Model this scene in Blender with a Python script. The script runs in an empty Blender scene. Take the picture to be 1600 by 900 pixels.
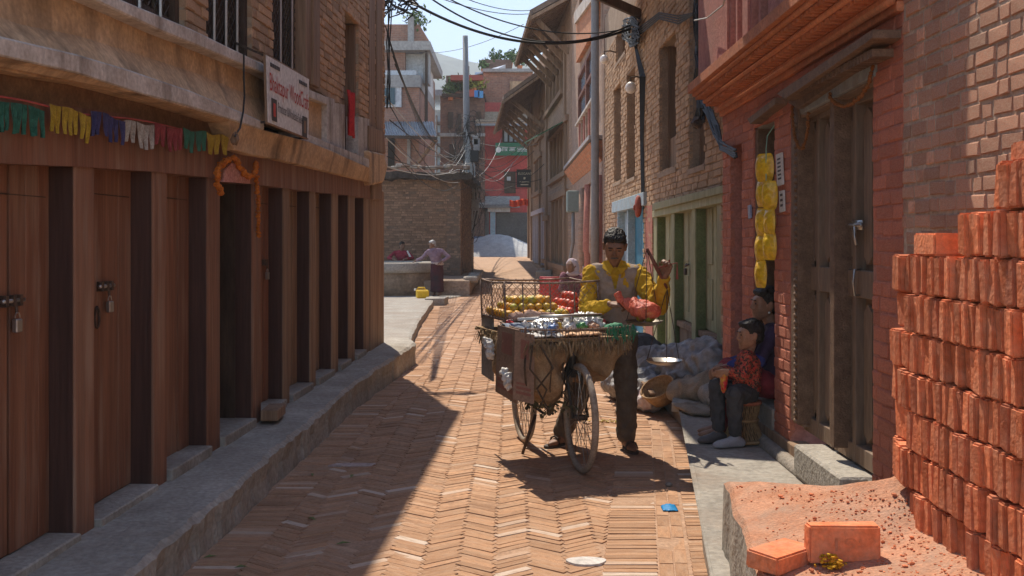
import bpy, bmesh, math, random
from mathutils import Vector, Matrix, noise
random.seed(7)
R = math.radians
SC = bpy.context.scene
COL = SC.collection
# ------------------------------------------------------------------ camera
FPX, HX, HY, EYE = 1555.0, 800.0, 375.0, 1.5
cam = bpy.data.objects.new('camera', bpy.data.cameras.new('camera'))
COL.objects.link(cam)
cam.location = (0, 0, EYE); cam.rotation_euler = (R(90), 0, 0)
cam.data.sensor_width = 36; cam.data.lens = FPX * 36 / 1600
cam.data.shift_y = -(450 - HY) / 1600
cam.data.clip_end = 6000; cam.data.clip_start = 0.05
SC.camera = cam
# ------------------------------------------------------------------ sky and sun
SUN_EL, SUN_AZ = R(58), R(-17.2)          # azimuth from +Y, towards -X
w = bpy.data.worlds.new('World'); SC.world = w; w.use_nodes = True
nt = w.node_tree
sky = nt.nodes.new('ShaderNodeTexSky'); sky.sky_type = 'NISHITA'; sky.sun_disc = False
sky.sun_elevation = SUN_EL; sky.sun_rotation = SUN_AZ
sky.air_density = 1.0; sky.dust_density = 0.0; sky.ozone_density = 1.5; sky.altitude = 1300
nt.links.new(sky.outputs[0], nt.nodes['Background'].inputs[0])
nt.nodes['Background'].inputs[1].default_value = 0.12
sl = bpy.data.lights.new('sun', 'SUN'); sl.energy = 3.4; sl.angle = R(0.53); sl.color = (1, .90, .76)
so = bpy.data.objects.new('sun', sl); COL.objects.link(so)
sdir = Vector((math.sin(SUN_AZ) * math.cos(SUN_EL), math.cos(SUN_AZ) * math.cos(SUN_EL), math.sin(SUN_EL)))
so.rotation_euler = sdir.to_track_quat('Z', 'Y').to_euler(); so.location = (0, 5, 30)
SC.view_settings.view_transform = 'Standard'; SC.view_settings.look = 'None'
SC.view_settings.gamma = 1; SC.view_settings.use_curve_mapping = False
SC.view_settings.exposure = 1.1
SC.render.engine = 'CYCLES'
# ------------------------------------------------------------------ pixels to directions
def ray(px, py): return Vector(((px - HX) / FPX, 1.0, (HY - py) / FPX))
def at(px, py, y): return ray(px, py) * y + Vector((0, 0, EYE))
def on(px, py, z=0.0):
    d = ray(px, py); return d * ((z - EYE) / d.z) + Vector((0, 0, EYE))
def gz(y):                                   # the lane climbs gently beyond the well
    t = min(max((y - 26) / 24, 0), 1); return .75 * t * t * (3 - 2 * t)
def U(a, b): return random.uniform(a, b)
# ------------------------------------------------------------------ materials
def pmat(name, c1, c2, scale=4, rough=.85, bump=.25, bscale=60, rnd=0, dirt=None, dscale=1.2, damt=.5, streak=None, stretch=(1, 1, 1),
         metal=0, spec=.3, detail=6, brick=None, trans=0, alpha=1, tint=None, bdist=.01, ramp=(.3, .7), fine=.25):
    m = bpy.data.materials.new(name); m.use_nodes = True
    N, L = m.node_tree.nodes, m.node_tree.links
    b = N['Principled BSDF']; b.inputs['Roughness'].default_value = rough; b.inputs['Metallic'].default_value = metal
    b.inputs['Specular IOR Level'].default_value = spec
    tc = N.new('ShaderNodeTexCoord'); oi = N.new('ShaderNodeObjectInfo')
    ge = N.new('ShaderNodeNewGeometry')
    ad = N.new('ShaderNodeMath'); ad.operation = 'ADD'
    L.new(oi.outputs['Random'], ad.inputs[0]); L.new(ge.outputs['Random Per Island'], ad.inputs[1])
    fr = N.new('ShaderNodeMath'); fr.operation = 'FRACT'; L.new(ad.outputs[0], fr.inputs[0])
    off = N.new('ShaderNodeVectorMath'); off.operation = 'MULTIPLY_ADD'
    mp = N.new('ShaderNodeMapping'); mp.inputs['Scale'].default_value = stretch
    sc = N.new('ShaderNodeMath'); sc.operation = 'MULTIPLY'; sc.inputs[1].default_value = 23 if rnd else 0
    L.new(fr.outputs[0], sc.inputs[0])
    va = N.new('ShaderNodeVectorMath'); va.operation = 'ADD'
    L.new(tc.outputs['Object'], mp.inputs['Vector']); L.new(mp.outputs[0], va.inputs[0]); L.new(sc.outputs[0], va.inputs[1])
    N.remove(off)
    n1 = N.new('ShaderNodeTexNoise'); n1.inputs['Scale'].default_value = scale; n1.inputs['Detail'].default_value = detail
    n1.inputs['Roughness'].default_value = .65
    L.new(va.outputs[0], n1.inputs['Vector'])
    rp = N.new('ShaderNodeValToRGB'); rp.color_ramp.elements[0].position = ramp[0]; rp.color_ramp.elements[1].position = ramp[1]
    rp.color_ramp.elements[0].color = (*c1, 1); rp.color_ramp.elements[1].color = (*c2, 1)
    L.new(n1.outputs['Fac'], rp.inputs['Fac']); col = rp.outputs['Color']
    n2 = N.new('ShaderNodeTexNoise'); n2.inputs['Scale'].default_value = bscale; n2.inputs['Detail'].default_value = 5
    L.new(va.outputs[0], n2.inputs['Vector'])
    hgt = n2.outputs['Fac']
    def mix(a, bcol, fac, mode='MIX'):
        x = N.new('ShaderNodeMix'); x.data_type = 'RGBA'; x.blend_type = mode
        if isinstance(fac, (int, float)): x.inputs['Factor'].default_value = fac
        else: L.new(fac, x.inputs['Factor'])
        for s, v in ((x.inputs['A'], a), (x.inputs['B'], bcol)):
            if isinstance(v, tuple): s.default_value = (*v, 1) if len(v) == 3 else v
            else: L.new(v, s)
        return x.outputs['Result']
    def mr(v, a, b_, c, d):
        x = N.new('ShaderNodeMapRange'); x.inputs[1].default_value = a; x.inputs[2].default_value = b_
        x.inputs[3].default_value = c; x.inputs[4].default_value = d; L.new(v, x.inputs[0]); return x.outputs[0]
    if brick:                                        # (width, height, mortar colour, mortar size, axis swap)
        br = N.new('ShaderNodeTexBrick'); br.inputs['Scale'].default_value = 1
        br.inputs['Brick Width'].default_value = brick[0]; br.inputs['Row Height'].default_value = brick[1]
        br.inputs['Mortar Size'].default_value = brick[3]; br.inputs['Mortar Smooth'].default_value = .3
        br.inputs['Color1'].default_value = (.75, .75, .75, 1); br.inputs['Color2'].default_value = (1.15, 1.1, 1.05, 1)
        br.inputs['Mortar'].default_value = (1, 1, 1, 1)
        sp = N.new('ShaderNodeSeparateXYZ'); L.new(tc.outputs['Object'], sp.inputs[0])
        cb = N.new('ShaderNodeCombineXYZ')
        ax = brick[4]
        if ax == 'ground': L.new(sp.outputs[0], cb.inputs[0]); L.new(sp.outputs[1], cb.inputs[1])
        else:
            sm = N.new('ShaderNodeMath'); sm.operation = 'ADD'; L.new(sp.outputs[0], sm.inputs[0]); L.new(sp.outputs[1], sm.inputs[1])
            L.new(sm.outputs[0], cb.inputs[0]); L.new(sp.outputs[2], cb.inputs[1])
        L.new(cb.outputs[0], br.inputs['Vector'])
        col = mix(col, br.outputs['Color'], .8, 'MULTIPLY')
        col = mix(col, brick[2], mr(br.outputs['Fac'], 0, 1, 0, .9))
        hm = N.new('ShaderNodeMath'); hm.operation = 'MULTIPLY_ADD'; hm.inputs[1].default_value = -1.2
        L.new(br.outputs['Fac'], hm.inputs[0]); L.new(n2.outputs['Fac'], hm.inputs[2]); hgt = hm.outputs[0]
    if fine: col = mix(col, mr(n2.outputs['Fac'], .25, .75, 1 - fine, 1 + fine), 1.0, 'MULTIPLY')
    if rnd:
        col = mix(col, mr(fr.outputs[0], 0, 1, 1 - rnd, 1 + rnd), 1.0, 'MULTIPLY')
        if tint: 
            wn = N.new('ShaderNodeTexWhiteNoise'); wn.noise_dimensions = '1D'; L.new(fr.outputs[0], wn.inputs['W'])
            col = mix(col, tint[0], mr(wn.outputs['Value'], 1 - tint[1], 1, 0, tint[2]))
    if dirt:
        n3 = N.new('ShaderNodeTexNoise'); n3.inputs['Scale'].default_value = dscale; n3.inputs['Detail'].default_value = 8
        n3.inputs['Roughness'].default_value = .7
        L.new(tc.outputs['Object'] if not rnd else va.outputs[0], n3.inputs['Vector'])
        col = mix(col, dirt, mr(n3.outputs['Fac'], .45, .72, 0, damt))
    if streak:                                       # rain-run stains: (colour, amount, scale)
        m4 = N.new('ShaderNodeMapping'); m4.inputs['Scale'].default_value = (streak[2], streak[2], streak[2] * .13); L.new(tc.outputs['Object'], m4.inputs['Vector'])
        n4 = N.new('ShaderNodeTexNoise'); n4.inputs['Scale'].default_value = 1; n4.inputs['Detail'].default_value = 6; L.new(m4.outputs[0], n4.inputs['Vector'])
        col = mix(col, streak[0], mr(n4.outputs['Fac'], .52, .72, 0, streak[1]))
    L.new(col, b.inputs['Base Color'])
    if bump:
        bp = N.new('ShaderNodeBump'); bp.inputs['Strength'].default_value = bump; bp.inputs['Distance'].default_value = bdist
        L.new(hgt, bp.inputs['Height']); L.new(bp.outputs[0], b.inputs['Normal'])
    if trans: b.inputs['Transmission Weight'].default_value = trans
    if alpha < 1: b.inputs['Alpha'].default_value = alpha
    return m
def flat(name, c, rough=.6, metal=0, spec=.4, var=.12):
    return pmat(name, tuple(x * (1 - var) for x in c), tuple(min(1, x * (1 + var)) for x in c), 12, rough, .08, 90, metal=metal, spec=spec, fine=.12)
# ------------------------------------------------------------------ mesh collecting
class MB:
    def __init__(s): s.v = []; s.f = []
    def add(s, vs, fs):
        n = len(s.v); s.v += [Vector(p) for p in vs]; s.f += [tuple(i + n for i in f) for f in fs]; return s
    def hexa(s, p):                                  # p0-3 bottom ring, p4-7 top ring
        return s.add(p, [(3, 2, 1, 0), (4, 5, 6, 7), (0, 1, 5, 4), (1, 2, 6, 5), (2, 3, 7, 6), (3, 0, 4, 7)])
    def box(s, c, d, rz=0, rot=None):
        c = Vector(c); M = rot if rot is not None else Matrix.Rotation(rz, 3, 'Z')
        x, y, z = (q / 2 for q in d)
        return s.hexa([c + M @ Vector(q) for q in ((-x, -y, -z), (x, -y, -z), (x, y, -z), (-x, y, -z), (-x, -y, z), (x, -y, z), (x, y, z), (-x, y, z))])
    def bar(s, a, b, wd, ht=None, up=(0, 0, 1)):
        a, b = Vector(a), Vector(b); d = (b - a); L = d.length; d.normalize()
        x = d.cross(Vector(up)); x = x.normalized() if x.length > 1e-4 else Vector((1, 0, 0)); u = x.cross(d)
        M = Matrix((x, d, u)).transposed()
        return s.box((a + b) / 2, (wd, L, ht or wd), rot=M)
    def prism(s, fr, bk):
        n = len(fr)
        return s.add(list(fr) + list(bk), [tuple(range(n)), tuple(range(2 * n - 1, n - 1, -1))] + [(i, n + i, n + (i + 1) % n, (i + 1) % n) for i in range(n)])
    def tube(s, pts, r, seg=6, cap=True):
        pts = [Vector(p) for p in pts]; n = len(pts); rs = r if isinstance(r, (list, tuple)) else [r] * n
        vs = []; prev = None
        for i, p in enumerate(pts):
            d = (pts[min(i + 1, n - 1)] - pts[max(i - 1, 0)]); d = d.normalized() if d.length > 1e-9 else Vector((0, 0, 1))
            if prev is None:
                x = d.cross(Vector((0, 0, 1)));
                if x.length < 1e-3: x = d.cross(Vector((1, 0, 0)))
            else: x = prev - d * prev.dot(d)
            x = x.normalized(); prev = x; y = d.cross(x)
            for k in range(seg):
                a = 2 * math.pi * k / seg; vs.append(p + (x * math.cos(a) + y * math.sin(a)) * rs[i])
        fs = [(i * seg + k, i * seg + (k + 1) % seg, (i + 1) * seg + (k + 1) % seg, (i + 1) * seg + k) for i in range(n - 1) for k in range(seg)]
        if cap: fs += [tuple(range(seg - 1, -1, -1)), tuple((n - 1) * seg + k for k in range(seg))]
        return s.add(vs, fs)
    def lathe(s, prof, c, seg=20, axis=(0, 0, 1)):
        c = Vector(c); z = Vector(axis).normalized(); x = z.cross(Vector((0, 1, 0)))
        if x.length < 1e-3: x = Vector((1, 0, 0))
        x.normalize(); y = z.cross(x); n = len(prof); vs = []
        for r, h in prof:
            for k in range(seg):
                a = 2 * math.pi * k / seg; vs.append(c + z * h + (x * math.cos(a) + y * math.sin(a)) * max(r, 1e-4))
        fs = [(i * seg + k, i * seg + (k + 1) % seg, (i + 1) * seg + (k + 1) % seg, (i + 1) * seg + k) for i in range(n - 1) for k in range(seg)]
        fs += [tuple(range(seg - 1, -1, -1)), tuple((n - 1) * seg + k for k in range(seg))]
        return s.add(vs, fs)
    def ball(s, c, r, seg=10, ring=6, jit=0, rot=None):
        c = Vector(c); r = (r, r, r) if isinstance(r, (int, float)) else r
        vs = []; 
        for i in range(ring + 1):
            t = math.pi * i / ring
            for k in range(seg):
                a = 2 * math.pi * k / seg
                v = Vector((math.sin(t) * math.cos(a) * r[0], math.sin(t) * math.sin(a) * r[1], math.cos(t) * r[2]))
                if jit: v *= 1 + jit * noise.noise((v + c) * (1.5 / max(r)))
                if rot is not None: v = rot @ v
                vs.append(c + v)
        fs = [(i * seg + k, (i + 1) * seg + k, (i + 1) * seg + (k + 1) % seg, i * seg + (k + 1) % seg) for i in range(ring) for k in range(seg)]
        return s.add(vs, fs)
    def grid(s, fn, nu, nv):
        vs = [fn(i / nu, j / nv) for j in range(nv + 1) for i in range(nu + 1)]
        return s.add(vs, [(j * (nu + 1) + i, j * (nu + 1) + i + 1, (j + 1) * (nu + 1) + i + 1, (j + 1) * (nu + 1) + i) for j in range(nv) for i in range(nu)])
    def build(s, name, mat, parent=None, smooth=False, origin=None, mats=None, bevel=0):
        me = bpy.data.meshes.new(name)
        o0 = world_loc(parent) if parent else Vector(origin or (0, 0, 0))
        me.from_pydata([tuple(p - o0) for p in s.v], [], s.f)
        bm = bmesh.new(); bm.from_mesh(me)
        bmesh.ops.remove_doubles(bm, verts=bm.verts, dist=1e-5)
        bmesh.ops.recalc_face_normals(bm, faces=bm.faces)
        if bevel: bmesh.ops.bevel(bm, geom=list(bm.edges), offset=bevel, segments=1, affect='EDGES', clamp_overlap=True)
        bm.to_mesh(me); bm.free()
        for q in (mats or [mat]): me.materials.append(q)
        if smooth: me.shade_smooth()
        o = bpy.data.objects.new(name, me); COL.objects.link(o)
        if parent: o.parent = parent
        else: o.location = o0
        return o
def world_loc(o):
    p = Vector(o.location)
    while o.parent: o = o.parent; p += o.location
    return p
def thing(name, label, cat, loc, group=None):
    o = bpy.data.objects.new(name, None); COL.objects.link(o); o.location = loc; o.empty_display_size = .1
    return tag(o, label, cat, group)
def tag(o, label, cat, group=None):
    o['label'] = label; o['category'] = cat
    if group: o['group'] = group
    return o
def kind(o, k, label=None):
    o['kind'] = k
    if label: o['label'] = label
    return o
def link_copy(o, parent=None, loc=None, rot=None, scale=None):
    c = o.copy(); COL.objects.link(c)
    c.parent = parent
    if loc is not None: c.location = loc
    if rot is not None: c.rotation_euler = rot
    if scale is not None: c.scale = scale
    return c
def sag(a, b, drop, n=14):
    a, b = Vector(a), Vector(b)
    return [a.lerp(b, t / n) - Vector((0, 0, drop * 4 * (t / n) * (1 - t / n))) for t in range(n + 1)]
# ------------------------------------------------------------------ facades
class Facade:
    def __init__(s, p0, p1, side):                   # p0 near, p1 far; side = +1 street lies towards +X
        s.p0 = Vector((p0[0], p0[1], 0)); d = Vector((p1[0], p1[1], 0)) - s.p0; s.L = d.length; s.d = d.normalized()
        s.n = Vector((s.d.y, -s.d.x, 0)) * side
        s.ang = math.atan2(s.d.y, s.d.x)
    def pt(s, px, py, off=0.0):
        r = ray(px, py); o = Vector((0, 0, EYE)); q = s.p0 + s.n * off
        t = (q - o).dot(s.n) / r.dot(s.n); return o + r * t
    def sz(s, px, py, off=0.0):
        p = s.pt(px, py, off); return ((p - s.p0).dot(s.d), p.z)
    def w(s, u, z, off=0.0): return s.p0 + s.d * u + s.n * off + Vector((0, 0, z))
    def poly(s, mb, pts, o1, o0):                    # pixel outline seen on the plane at offset o1, extruded back to o0
        fr = [s.pt(x, y, o1) for x, y in pts]; bk = [p - s.n * (o1 - o0) for p in fr]; return mb.prism(fr, bk)
    def rect(s, mb, u0, u1, z0, z1, o1, o0, dz=0.0):
        c = lambda o: [s.w(u0, z0, o), s.w(u1, z0 + dz, o), s.w(u1, z1 + dz, o), s.w(u0, z1, o)]
        return mb.prism(c(o1), c(o0))
def free_spans(a, b, cuts):
    sp = [(a, b)]
    for c0, c1 in cuts:
        nx = []
        for x0, x1 in sp:
            if c1 <= x0 or c0 >= x1: nx.append((x0, x1))
            else:
                if c0 > x0: nx.append((x0, c0))
                if c1 < x1: nx.append((c1, x1))
        sp = nx
    return sp
def unit_brick(name, mat, ch=(.05, .14, .09), jit=.055):
    me = bpy.data.meshes.new(name); vs = []; 
    # box -0.5..0.5 with the front (+y) edges chamfered: shared by every piece, scaled to size
    for y, ix, iz in ((-.5, 0, 0), (.5 - ch[1], 0, 0), (.5, ch[0], ch[2])):
        for x, z in ((-1, -1), (1, -1), (1, 1), (-1, 1)):
            j = jit if y > -.5 else 0
            vs.append((x * (.5 - ix) + U(-j, j) * .5, y + (U(-j, j) if y > .45 else 0), z * (.5 - iz) + U(-j, j)))
    fs = [(3, 2, 1, 0), (8, 9, 10, 11)] + [(r * 4 + k, r * 4 + (k + 1) % 4, r * 4 + 4 + (k + 1) % 4, r * 4 + 4 + k) for r in (0, 1) for k in range(4)]
    me.from_pydata(vs, [], fs); me.materials.append(mat)
    bm = bmesh.new(); bm.from_mesh(me); bmesh.ops.recalc_face_normals(bm, faces=bm.faces); bm.to_mesh(me); bm.free()
    return me
def piece(me, name, parent, loc, scale, rz):
    o = bpy.data.objects.new(name, me); COL.objects.link(o); o.parent = parent
    o.location = Vector(loc) - world_loc(parent); o.scale = scale; o.rotation_euler = (0, 0, rz); return o
def cell_wall(F, mb, s0, s1, z0, z1, ops, o1, o0, dz=0.0):
    us = sorted({s0, s1} | {min(max(v, s0), s1) for o in ops for v in o[:2]}); zs = sorted({z0, z1} | {min(max(v, z0), z1) for o in ops for v in o[2:]})
    for i in range(len(us) - 1):
        for j in range(len(zs) - 1):
            u, z = (us[i] + us[i + 1]) / 2, (zs[j] + zs[j + 1]) / 2
            if any(o[0] < u < o[1] and o[2] < z < o[3] for o in ops): continue
            if us[i + 1] - us[i] < 1e-4 or zs[j + 1] - zs[j] < 1e-4: continue
            k = dz * 1.0
            f = lambda o: [F.w(us[i], zs[j] + k * us[i], o), F.w(us[i + 1], zs[j] + k * us[i + 1], o), F.w(us[i + 1], zs[j + 1] + k * us[i + 1], o), F.w(us[i], zs[j + 1] + k * us[i], o)]
            mb.prism(f(o1), f(o0))
    return mb
def brick_wall(F, s0, s1, z0, z1, ops, parent, bmat, mmat, nmax=300, course=.068, L=.215, proud=.012, tilt=0.0, depth=.3, jt=.010, back=True, minpx=8, off=0.0, skip=0.0, name='brick'):
    """mortar wall with openings plus real bricks: the ones that show largest are parts, the rest one part"""
    if back: cell_wall(F, MB(), s0, s1, z0, z1, ops, off, off - depth, tilt).build('mortar_wall', mmat, parent) if False else None
    if back:
        mb = MB(); cell_wall(F, mb, s0, s1, z0, z1, ops, off, off - depth, tilt); mb.build('mortar_wall', mmat, parent)
    mes = [unit_brick(name, bmat) for _ in range(4)]
    lst = []; row = 0; z = z0
    while z < z1 - .02:
        hz = min(course - jt, z1 - z); zc = z + hz / 2
        cuts = [(o[0], o[1]) for o in ops if o[2] < zc < o[3]]
        for a, b in free_spans(s0, s1, cuts):
            u = a - (0 if row % 2 else L * .25) - U(0, .04); k = row
            while u < b:
                ln = (L if (k % 2 == 0 or random.random() < .15) else L * .48) * U(.93, 1.05); k += 1
                x0, x1 = max(u, a), min(u + ln, b); u += ln + jt * U(.8, 1.3)
                if x1 - x0 < .03 or random.random() < skip: continue
                lst.append((x0, x1, z + U(-.003, .003), hz * U(.95, 1.04), off + proud * U(.35, 1.3)))
        z += course; row += 1
    def size(q):
        p = F.w((q[0] + q[1]) / 2, q[2] + tilt * q[0], 0); d = p.y
        if d < .5: return 0
        px, py = HX + FPX * p.x / d, HY - FPX * (p.z - EYE) / d
        if not (-30 < px < 1630 and -30 < py < 930): return 0
        a, b = F.w(q[0], 0), F.w(q[1], 0)
        return abs(FPX * a.x / a.y - FPX * b.x / b.y)
    lst.sort(key=size, reverse=True)
    rest = MB(); n = 0
    for q in lst:
        dpt = q[4] - off + .03; c = F.w((q[0] + q[1]) / 2, q[2] + q[3] / 2 + tilt * (q[0] + q[1]) / 2, q[4] - dpt / 2)
        rz = math.atan2(F.n.y, F.n.x) - math.pi / 2
        if n < nmax and size(q) >= minpx:
            piece(random.choice(mes), name, parent, c, (q[1] - q[0], dpt, q[3]), rz); n += 1
        else:
            M = Matrix.Rotation(rz, 3, 'Z'); me = random.choice(mes); S = Vector((q[1] - q[0], dpt, q[3]))
            rest.add([c + M @ Vector((v.co.x * S.x, v.co.y * S.y, v.co.z * S.z)) for v in me.vertices], [tuple(p.vertices) for p in me.polygons])
    if rest.f: kind(rest.build('brickwork', bmat, parent), 'stuff')
# ================================================================== shared materials
BR_LANE = pmat('lane_brick', (.345, .182, .097), (.475, .275, .158), 9, .9, .3, 45, rnd=.17, tint=((.66, .55, .45), .09, .85), dirt=(.47, .315, .21), dscale=1.6, damt=.75, streak=((.20, .115, .07), .5, 2.4))
DUST = pmat('lane_dust', (.33, .195, .12), (.48, .31, .205), 6, .95, .3, 60)
LANE_FAR = pmat('far_lane_paving', (.44, .28, .19), (.54, .38, .27), 3, .95, .3, 40, brick=(.23, .06, (.36, .25, .18), .004, 'ground'))
CONC = pmat('worn_concrete', (.29, .26, .215), (.46, .42, .36), 3, .9, .6, 38, dirt=(.20, .155, .115), dscale=1.7, damt=.65, bdist=.015)
STONE = pmat('grey_stone', (.25, .225, .19), (.42, .385, .33), 5, .9, .6, 30, dirt=(.19, .13, .09), dscale=2.5, damt=.75, bdist=.02)
EARTH = pmat('earth', (.38, .27, .19), (.52, .40, .30), .5, 1, .2, 8)
REDDUST = pmat('red_brick_dust', (.42, .175, .095), (.56, .28, .17), 5, 1, .8, 70, dirt=(.36, .25, .19), dscale=4, damt=.5, bdist=.02)
PAINT = pmat('brown_door_paint', (.125, .048, .026), (.255, .112, .062), 14, .62, .4, 60, stretch=(1, 1, .05), rnd=.12, dirt=(.29, .19, .13), dscale=4, damt=.4, spec=.3, streak=((.34, .235, .165), .55, 11))
REVSHADE = pmat('maroon_reveal_shade', (.05, .022, .016), (.09, .042, .03), 14, .6, .3, 60, stretch=(1, 1, .05))  # shade of the door reveals put into a near-black maroon
WOODW = pmat('weathered_wood', (.155, .085, .048), (.33, .21, .13), 14, .85, .5, 60, stretch=(1, 1, .05), rnd=.12, dirt=(.36, .27, .19), dscale=3, damt=.4)
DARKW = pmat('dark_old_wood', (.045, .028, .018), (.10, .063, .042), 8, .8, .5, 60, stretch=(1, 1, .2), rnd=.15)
PLAST = pmat('ochre_plaster', (.48, .30, .16), (.64, .44, .27), 3, .92, .4, 40, dirt=(.20, .13, .08), dscale=4, damt=.5, streak=((.10, .065, .04), .75, 5), bdist=.012)
WHITEP = pmat('stained_whitewash', (.46, .40, .345), (.64, .58, .52), 4, .9, .35, 45, dirt=(.24, .17, .12), dscale=5, damt=.6, streak=((.14, .10, .07), .7, 7))
BRICKL = pmat('old_tan_brick', (.36, .20, .105), (.52, .32, .19), 12, .92, .5, 70, rnd=.25, dirt=(.50, .36, .24), dscale=5, damt=.5)
MORT = pmat('old_mortar', (.30, .21, .14), (.42, .32, .22), 6, .95, .6, 50, bdist=.015)
IRON = pmat('rusty_iron', (.05, .035, .028), (.13, .085, .06), 20, .6, .3, 80, metal=.4)
STEEL = flat('worn_steel', (.42, .40, .37), .38, .9)
BLACK = flat('black_cable', (.018, .018, .018), .6)
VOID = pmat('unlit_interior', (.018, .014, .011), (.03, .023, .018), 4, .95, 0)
# ================================================================== ground
mb = MB(); ys = [-60, -5, 10, 26] + [26 + 24 * k / 12 for k in range(1, 13)] + [80, 300, 900, 1300]
xs = [-1600, -200, -30, 30, 200, 1600]
mb.add([(x, y, gz(y) - .07) for y in ys for x in xs], [(j * 6 + i, j * 6 + i + 1, j * 6 + 7 + i, j * 6 + 6 + i) for j in range(len(ys) - 1) for i in range(5)])
kind(mb.build('ground', EARTH), 'structure')
# lane: bed of dusty joints near, textured paving beyond the reach of single bricks
lane = thing('lane', '', '', (0, 8, 0)); del lane['label']; del lane['category']; lane['kind'] = 'structure'
def XL(y):                                           # left edge of the paving (foot of the left ledge)
    pts = ((0, -1.60), (4.57, -1.47), (8.8, -1.387), (12, -1.16), (13, -1.36), (21, -1.73), (27, -1.13), (33, -1.1), (60, -1.1))
    for (a, xa), (b, xb) in zip(pts, pts[1:]):
        if y <= b: return xa + (xb - xa) * (y - a) / (b - a)
    return -1.1
def XR(y): return (.30 + .147 * (y - .5)) + (0.0 if y < 8 else -(y - 8) * .147 + min((y - 8) * .12, .7))
mb = MB(); mb.grid(lambda u, v: Vector(((u - .5) * 9, 1 + v * 29, gz(1 + v * 29) - .0028 + .0025 * noise.noise((u * 30, v * 90, 0)))), 40, 120)
mb.build('joint_bed', DUST, lane)
mb = MB(); mb.grid(lambda u, v: Vector((-3.2 + u * 8, 30 + v * 45, gz(30 + v * 45) + .0)), 6, 30)
mb.build('far_paving', LANE_FAR, lane)
lst = []
def paver(c, ln, wd, ang): lst.append((Vector(c), ln, wd, ang))
bl, bw = .200, .046
# herringbone field laid at 45 degrees; bricks on edge
ux, uy = Vector((math.cos(R(38)), math.sin(R(38)))), Vector((-math.cos(R(38)), math.sin(R(38))))
def LBAND(y): return XL(y) + .245
def RBAND(y): return .402 + .13 * (y - 4.47) if y < 8 else .86 + min((y - 8) * .05, .35)
colw = bl * math.cos(R(36)) + .004
for c in range(-11, 12):
    sgn = 1 if c % 2 == 0 else -1
    x = c * colw
    y = 2.6
    while y < 30:
        a0, b0 = max(x - colw / 2, LBAND(y)), min(x + colw / 2, RBAND(y))
        if b0 - a0 > .04:                                # cut the brick where the field meets a border course
            xm = (a0 + b0) / 2; fr_ = (b0 - a0) / colw
            paver((xm + U(-.003, .003), y + (xm - x) * sgn * math.tan(R(36)) + U(-.003, .003), gz(y)), bl * fr_ * U(.98, 1.03), bw * U(.96, 1.05), sgn * R(36) + U(-.02, .02))
        y += (bw + .002) / math.cos(R(36)) * U(.99, 1.01)
def band(xf0, xf1, y0, y1):
    y = y0
    while y < y1:
        a, b = xf0(y), xf1(y); n = max(1, round((b - a) / .235)); s = (b - a) / n
        for k in range(n): paver((a + s * (k + .5), y, gz(y)), s - .005, bw * U(.9, 1.0), U(-.015, .015))
        y += bw + .003
band(lambda y: XL(y) + .005, lambda y: LBAND(y) - .004, 2.8, 30)
band(lambda y: RBAND(y) + .003, lambda y: RBAND(y) + .255, 2.8, 14)
def along(xf, y0, y1, wd):
    y = y0
    while y < y1:
        ln = bl * U(.95, 1.02); paver((xf(y + ln / 2), y + ln / 2, gz(y)), ln, wd, R(90) - math.atan(.13)); y += ln + .006
along(lambda y: RBAND(y) + .295, 2.8, 14, .064)
along(lambda y: RBAND(y) + .364, 2.8, 14, .058)
band(lambda y: RBAND(y) + .41, lambda y: max(RBAND(y) + .45, XR(y) + .03), 2.8, 12)
def ptop(c):
    d = c.y; px, py = HX + FPX * c.x / d, HY + FPX * EYE / d
    return (-20 < px < 1620 and py < 915)
mesP = []
for k in range(6):
    me = bpy.data.meshes.new('paving_brick'); e = .475
    vs = [(x * .5, y * .5, z) for z in (-.03, -.0025) for x, y in ((-1, -1), (1, -1), (1, 1), (-1, 1))] + [(x * .495, y * e, .001 + U(-.0015, .0015)) for x, y in ((-1, -1), (1, -1), (1, 1), (-1, 1))]
    me.from_pydata(vs, [], [(8, 9, 10, 11)] + [(r * 4 + q, r * 4 + (q + 1) % 4, r * 4 + 4 + (q + 1) % 4, r * 4 + 4 + q) for r in (0, 1) for q in range(4)])
    me.materials.append(BR_LANE); mesP.append(me)
lst = [q for q in lst if ptop(q[0])]
lst.sort(key=lambda q: q[0].y - (0.0 if q[0].y < 26 else 0))
rest = MB()
for i, (c, ln, wd, ang) in enumerate(lst):
    tz = U(-.003, .002); p = Vector((c.x, c.y, c.z + tz + .004 * noise.noise((c.x * 2, c.y * 2, 3)))); me = random.choice(mesP)
    if i < 300: piece(me, 'paving_brick', lane, p, (ln, wd, 1), ang)
    else:
        M = Matrix.Rotation(ang, 3, 'Z')
        rest.add([p + M @ Vector((v.co.x * ln, v.co.y * wd, v.co.z)) for v in me.vertices], [tuple(q.vertices) for q in me.polygons])
kind(rest.build('paving_brickwork', BR_LANE, lane), 'stuff')
# ================================================================== hills far off
HILL = pmat('wooded_hill', (.03, .05, .03), (.07, .10, .055), .02, 1, 0)
mb = MB()
def hill(u, v):
    x = -700 + 1400 * u; y = 700 + 300 * v
    e = math.sin(min(v * 1.25, 1) * math.pi / 2)
    hgt = 176 + 24 * noise.noise((x * .004 + 5, 0, 0)) + 12 * noise.noise((x * .02, 3, 0)) - .13 * (x + 60)
    return Vector((x, y, hgt * e + 5 * noise.noise((x * .05, y * .05, 0)) * e))
mb.grid(hill, 90, 30); kind(mb.build('hills', HILL), 'structure')
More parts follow.
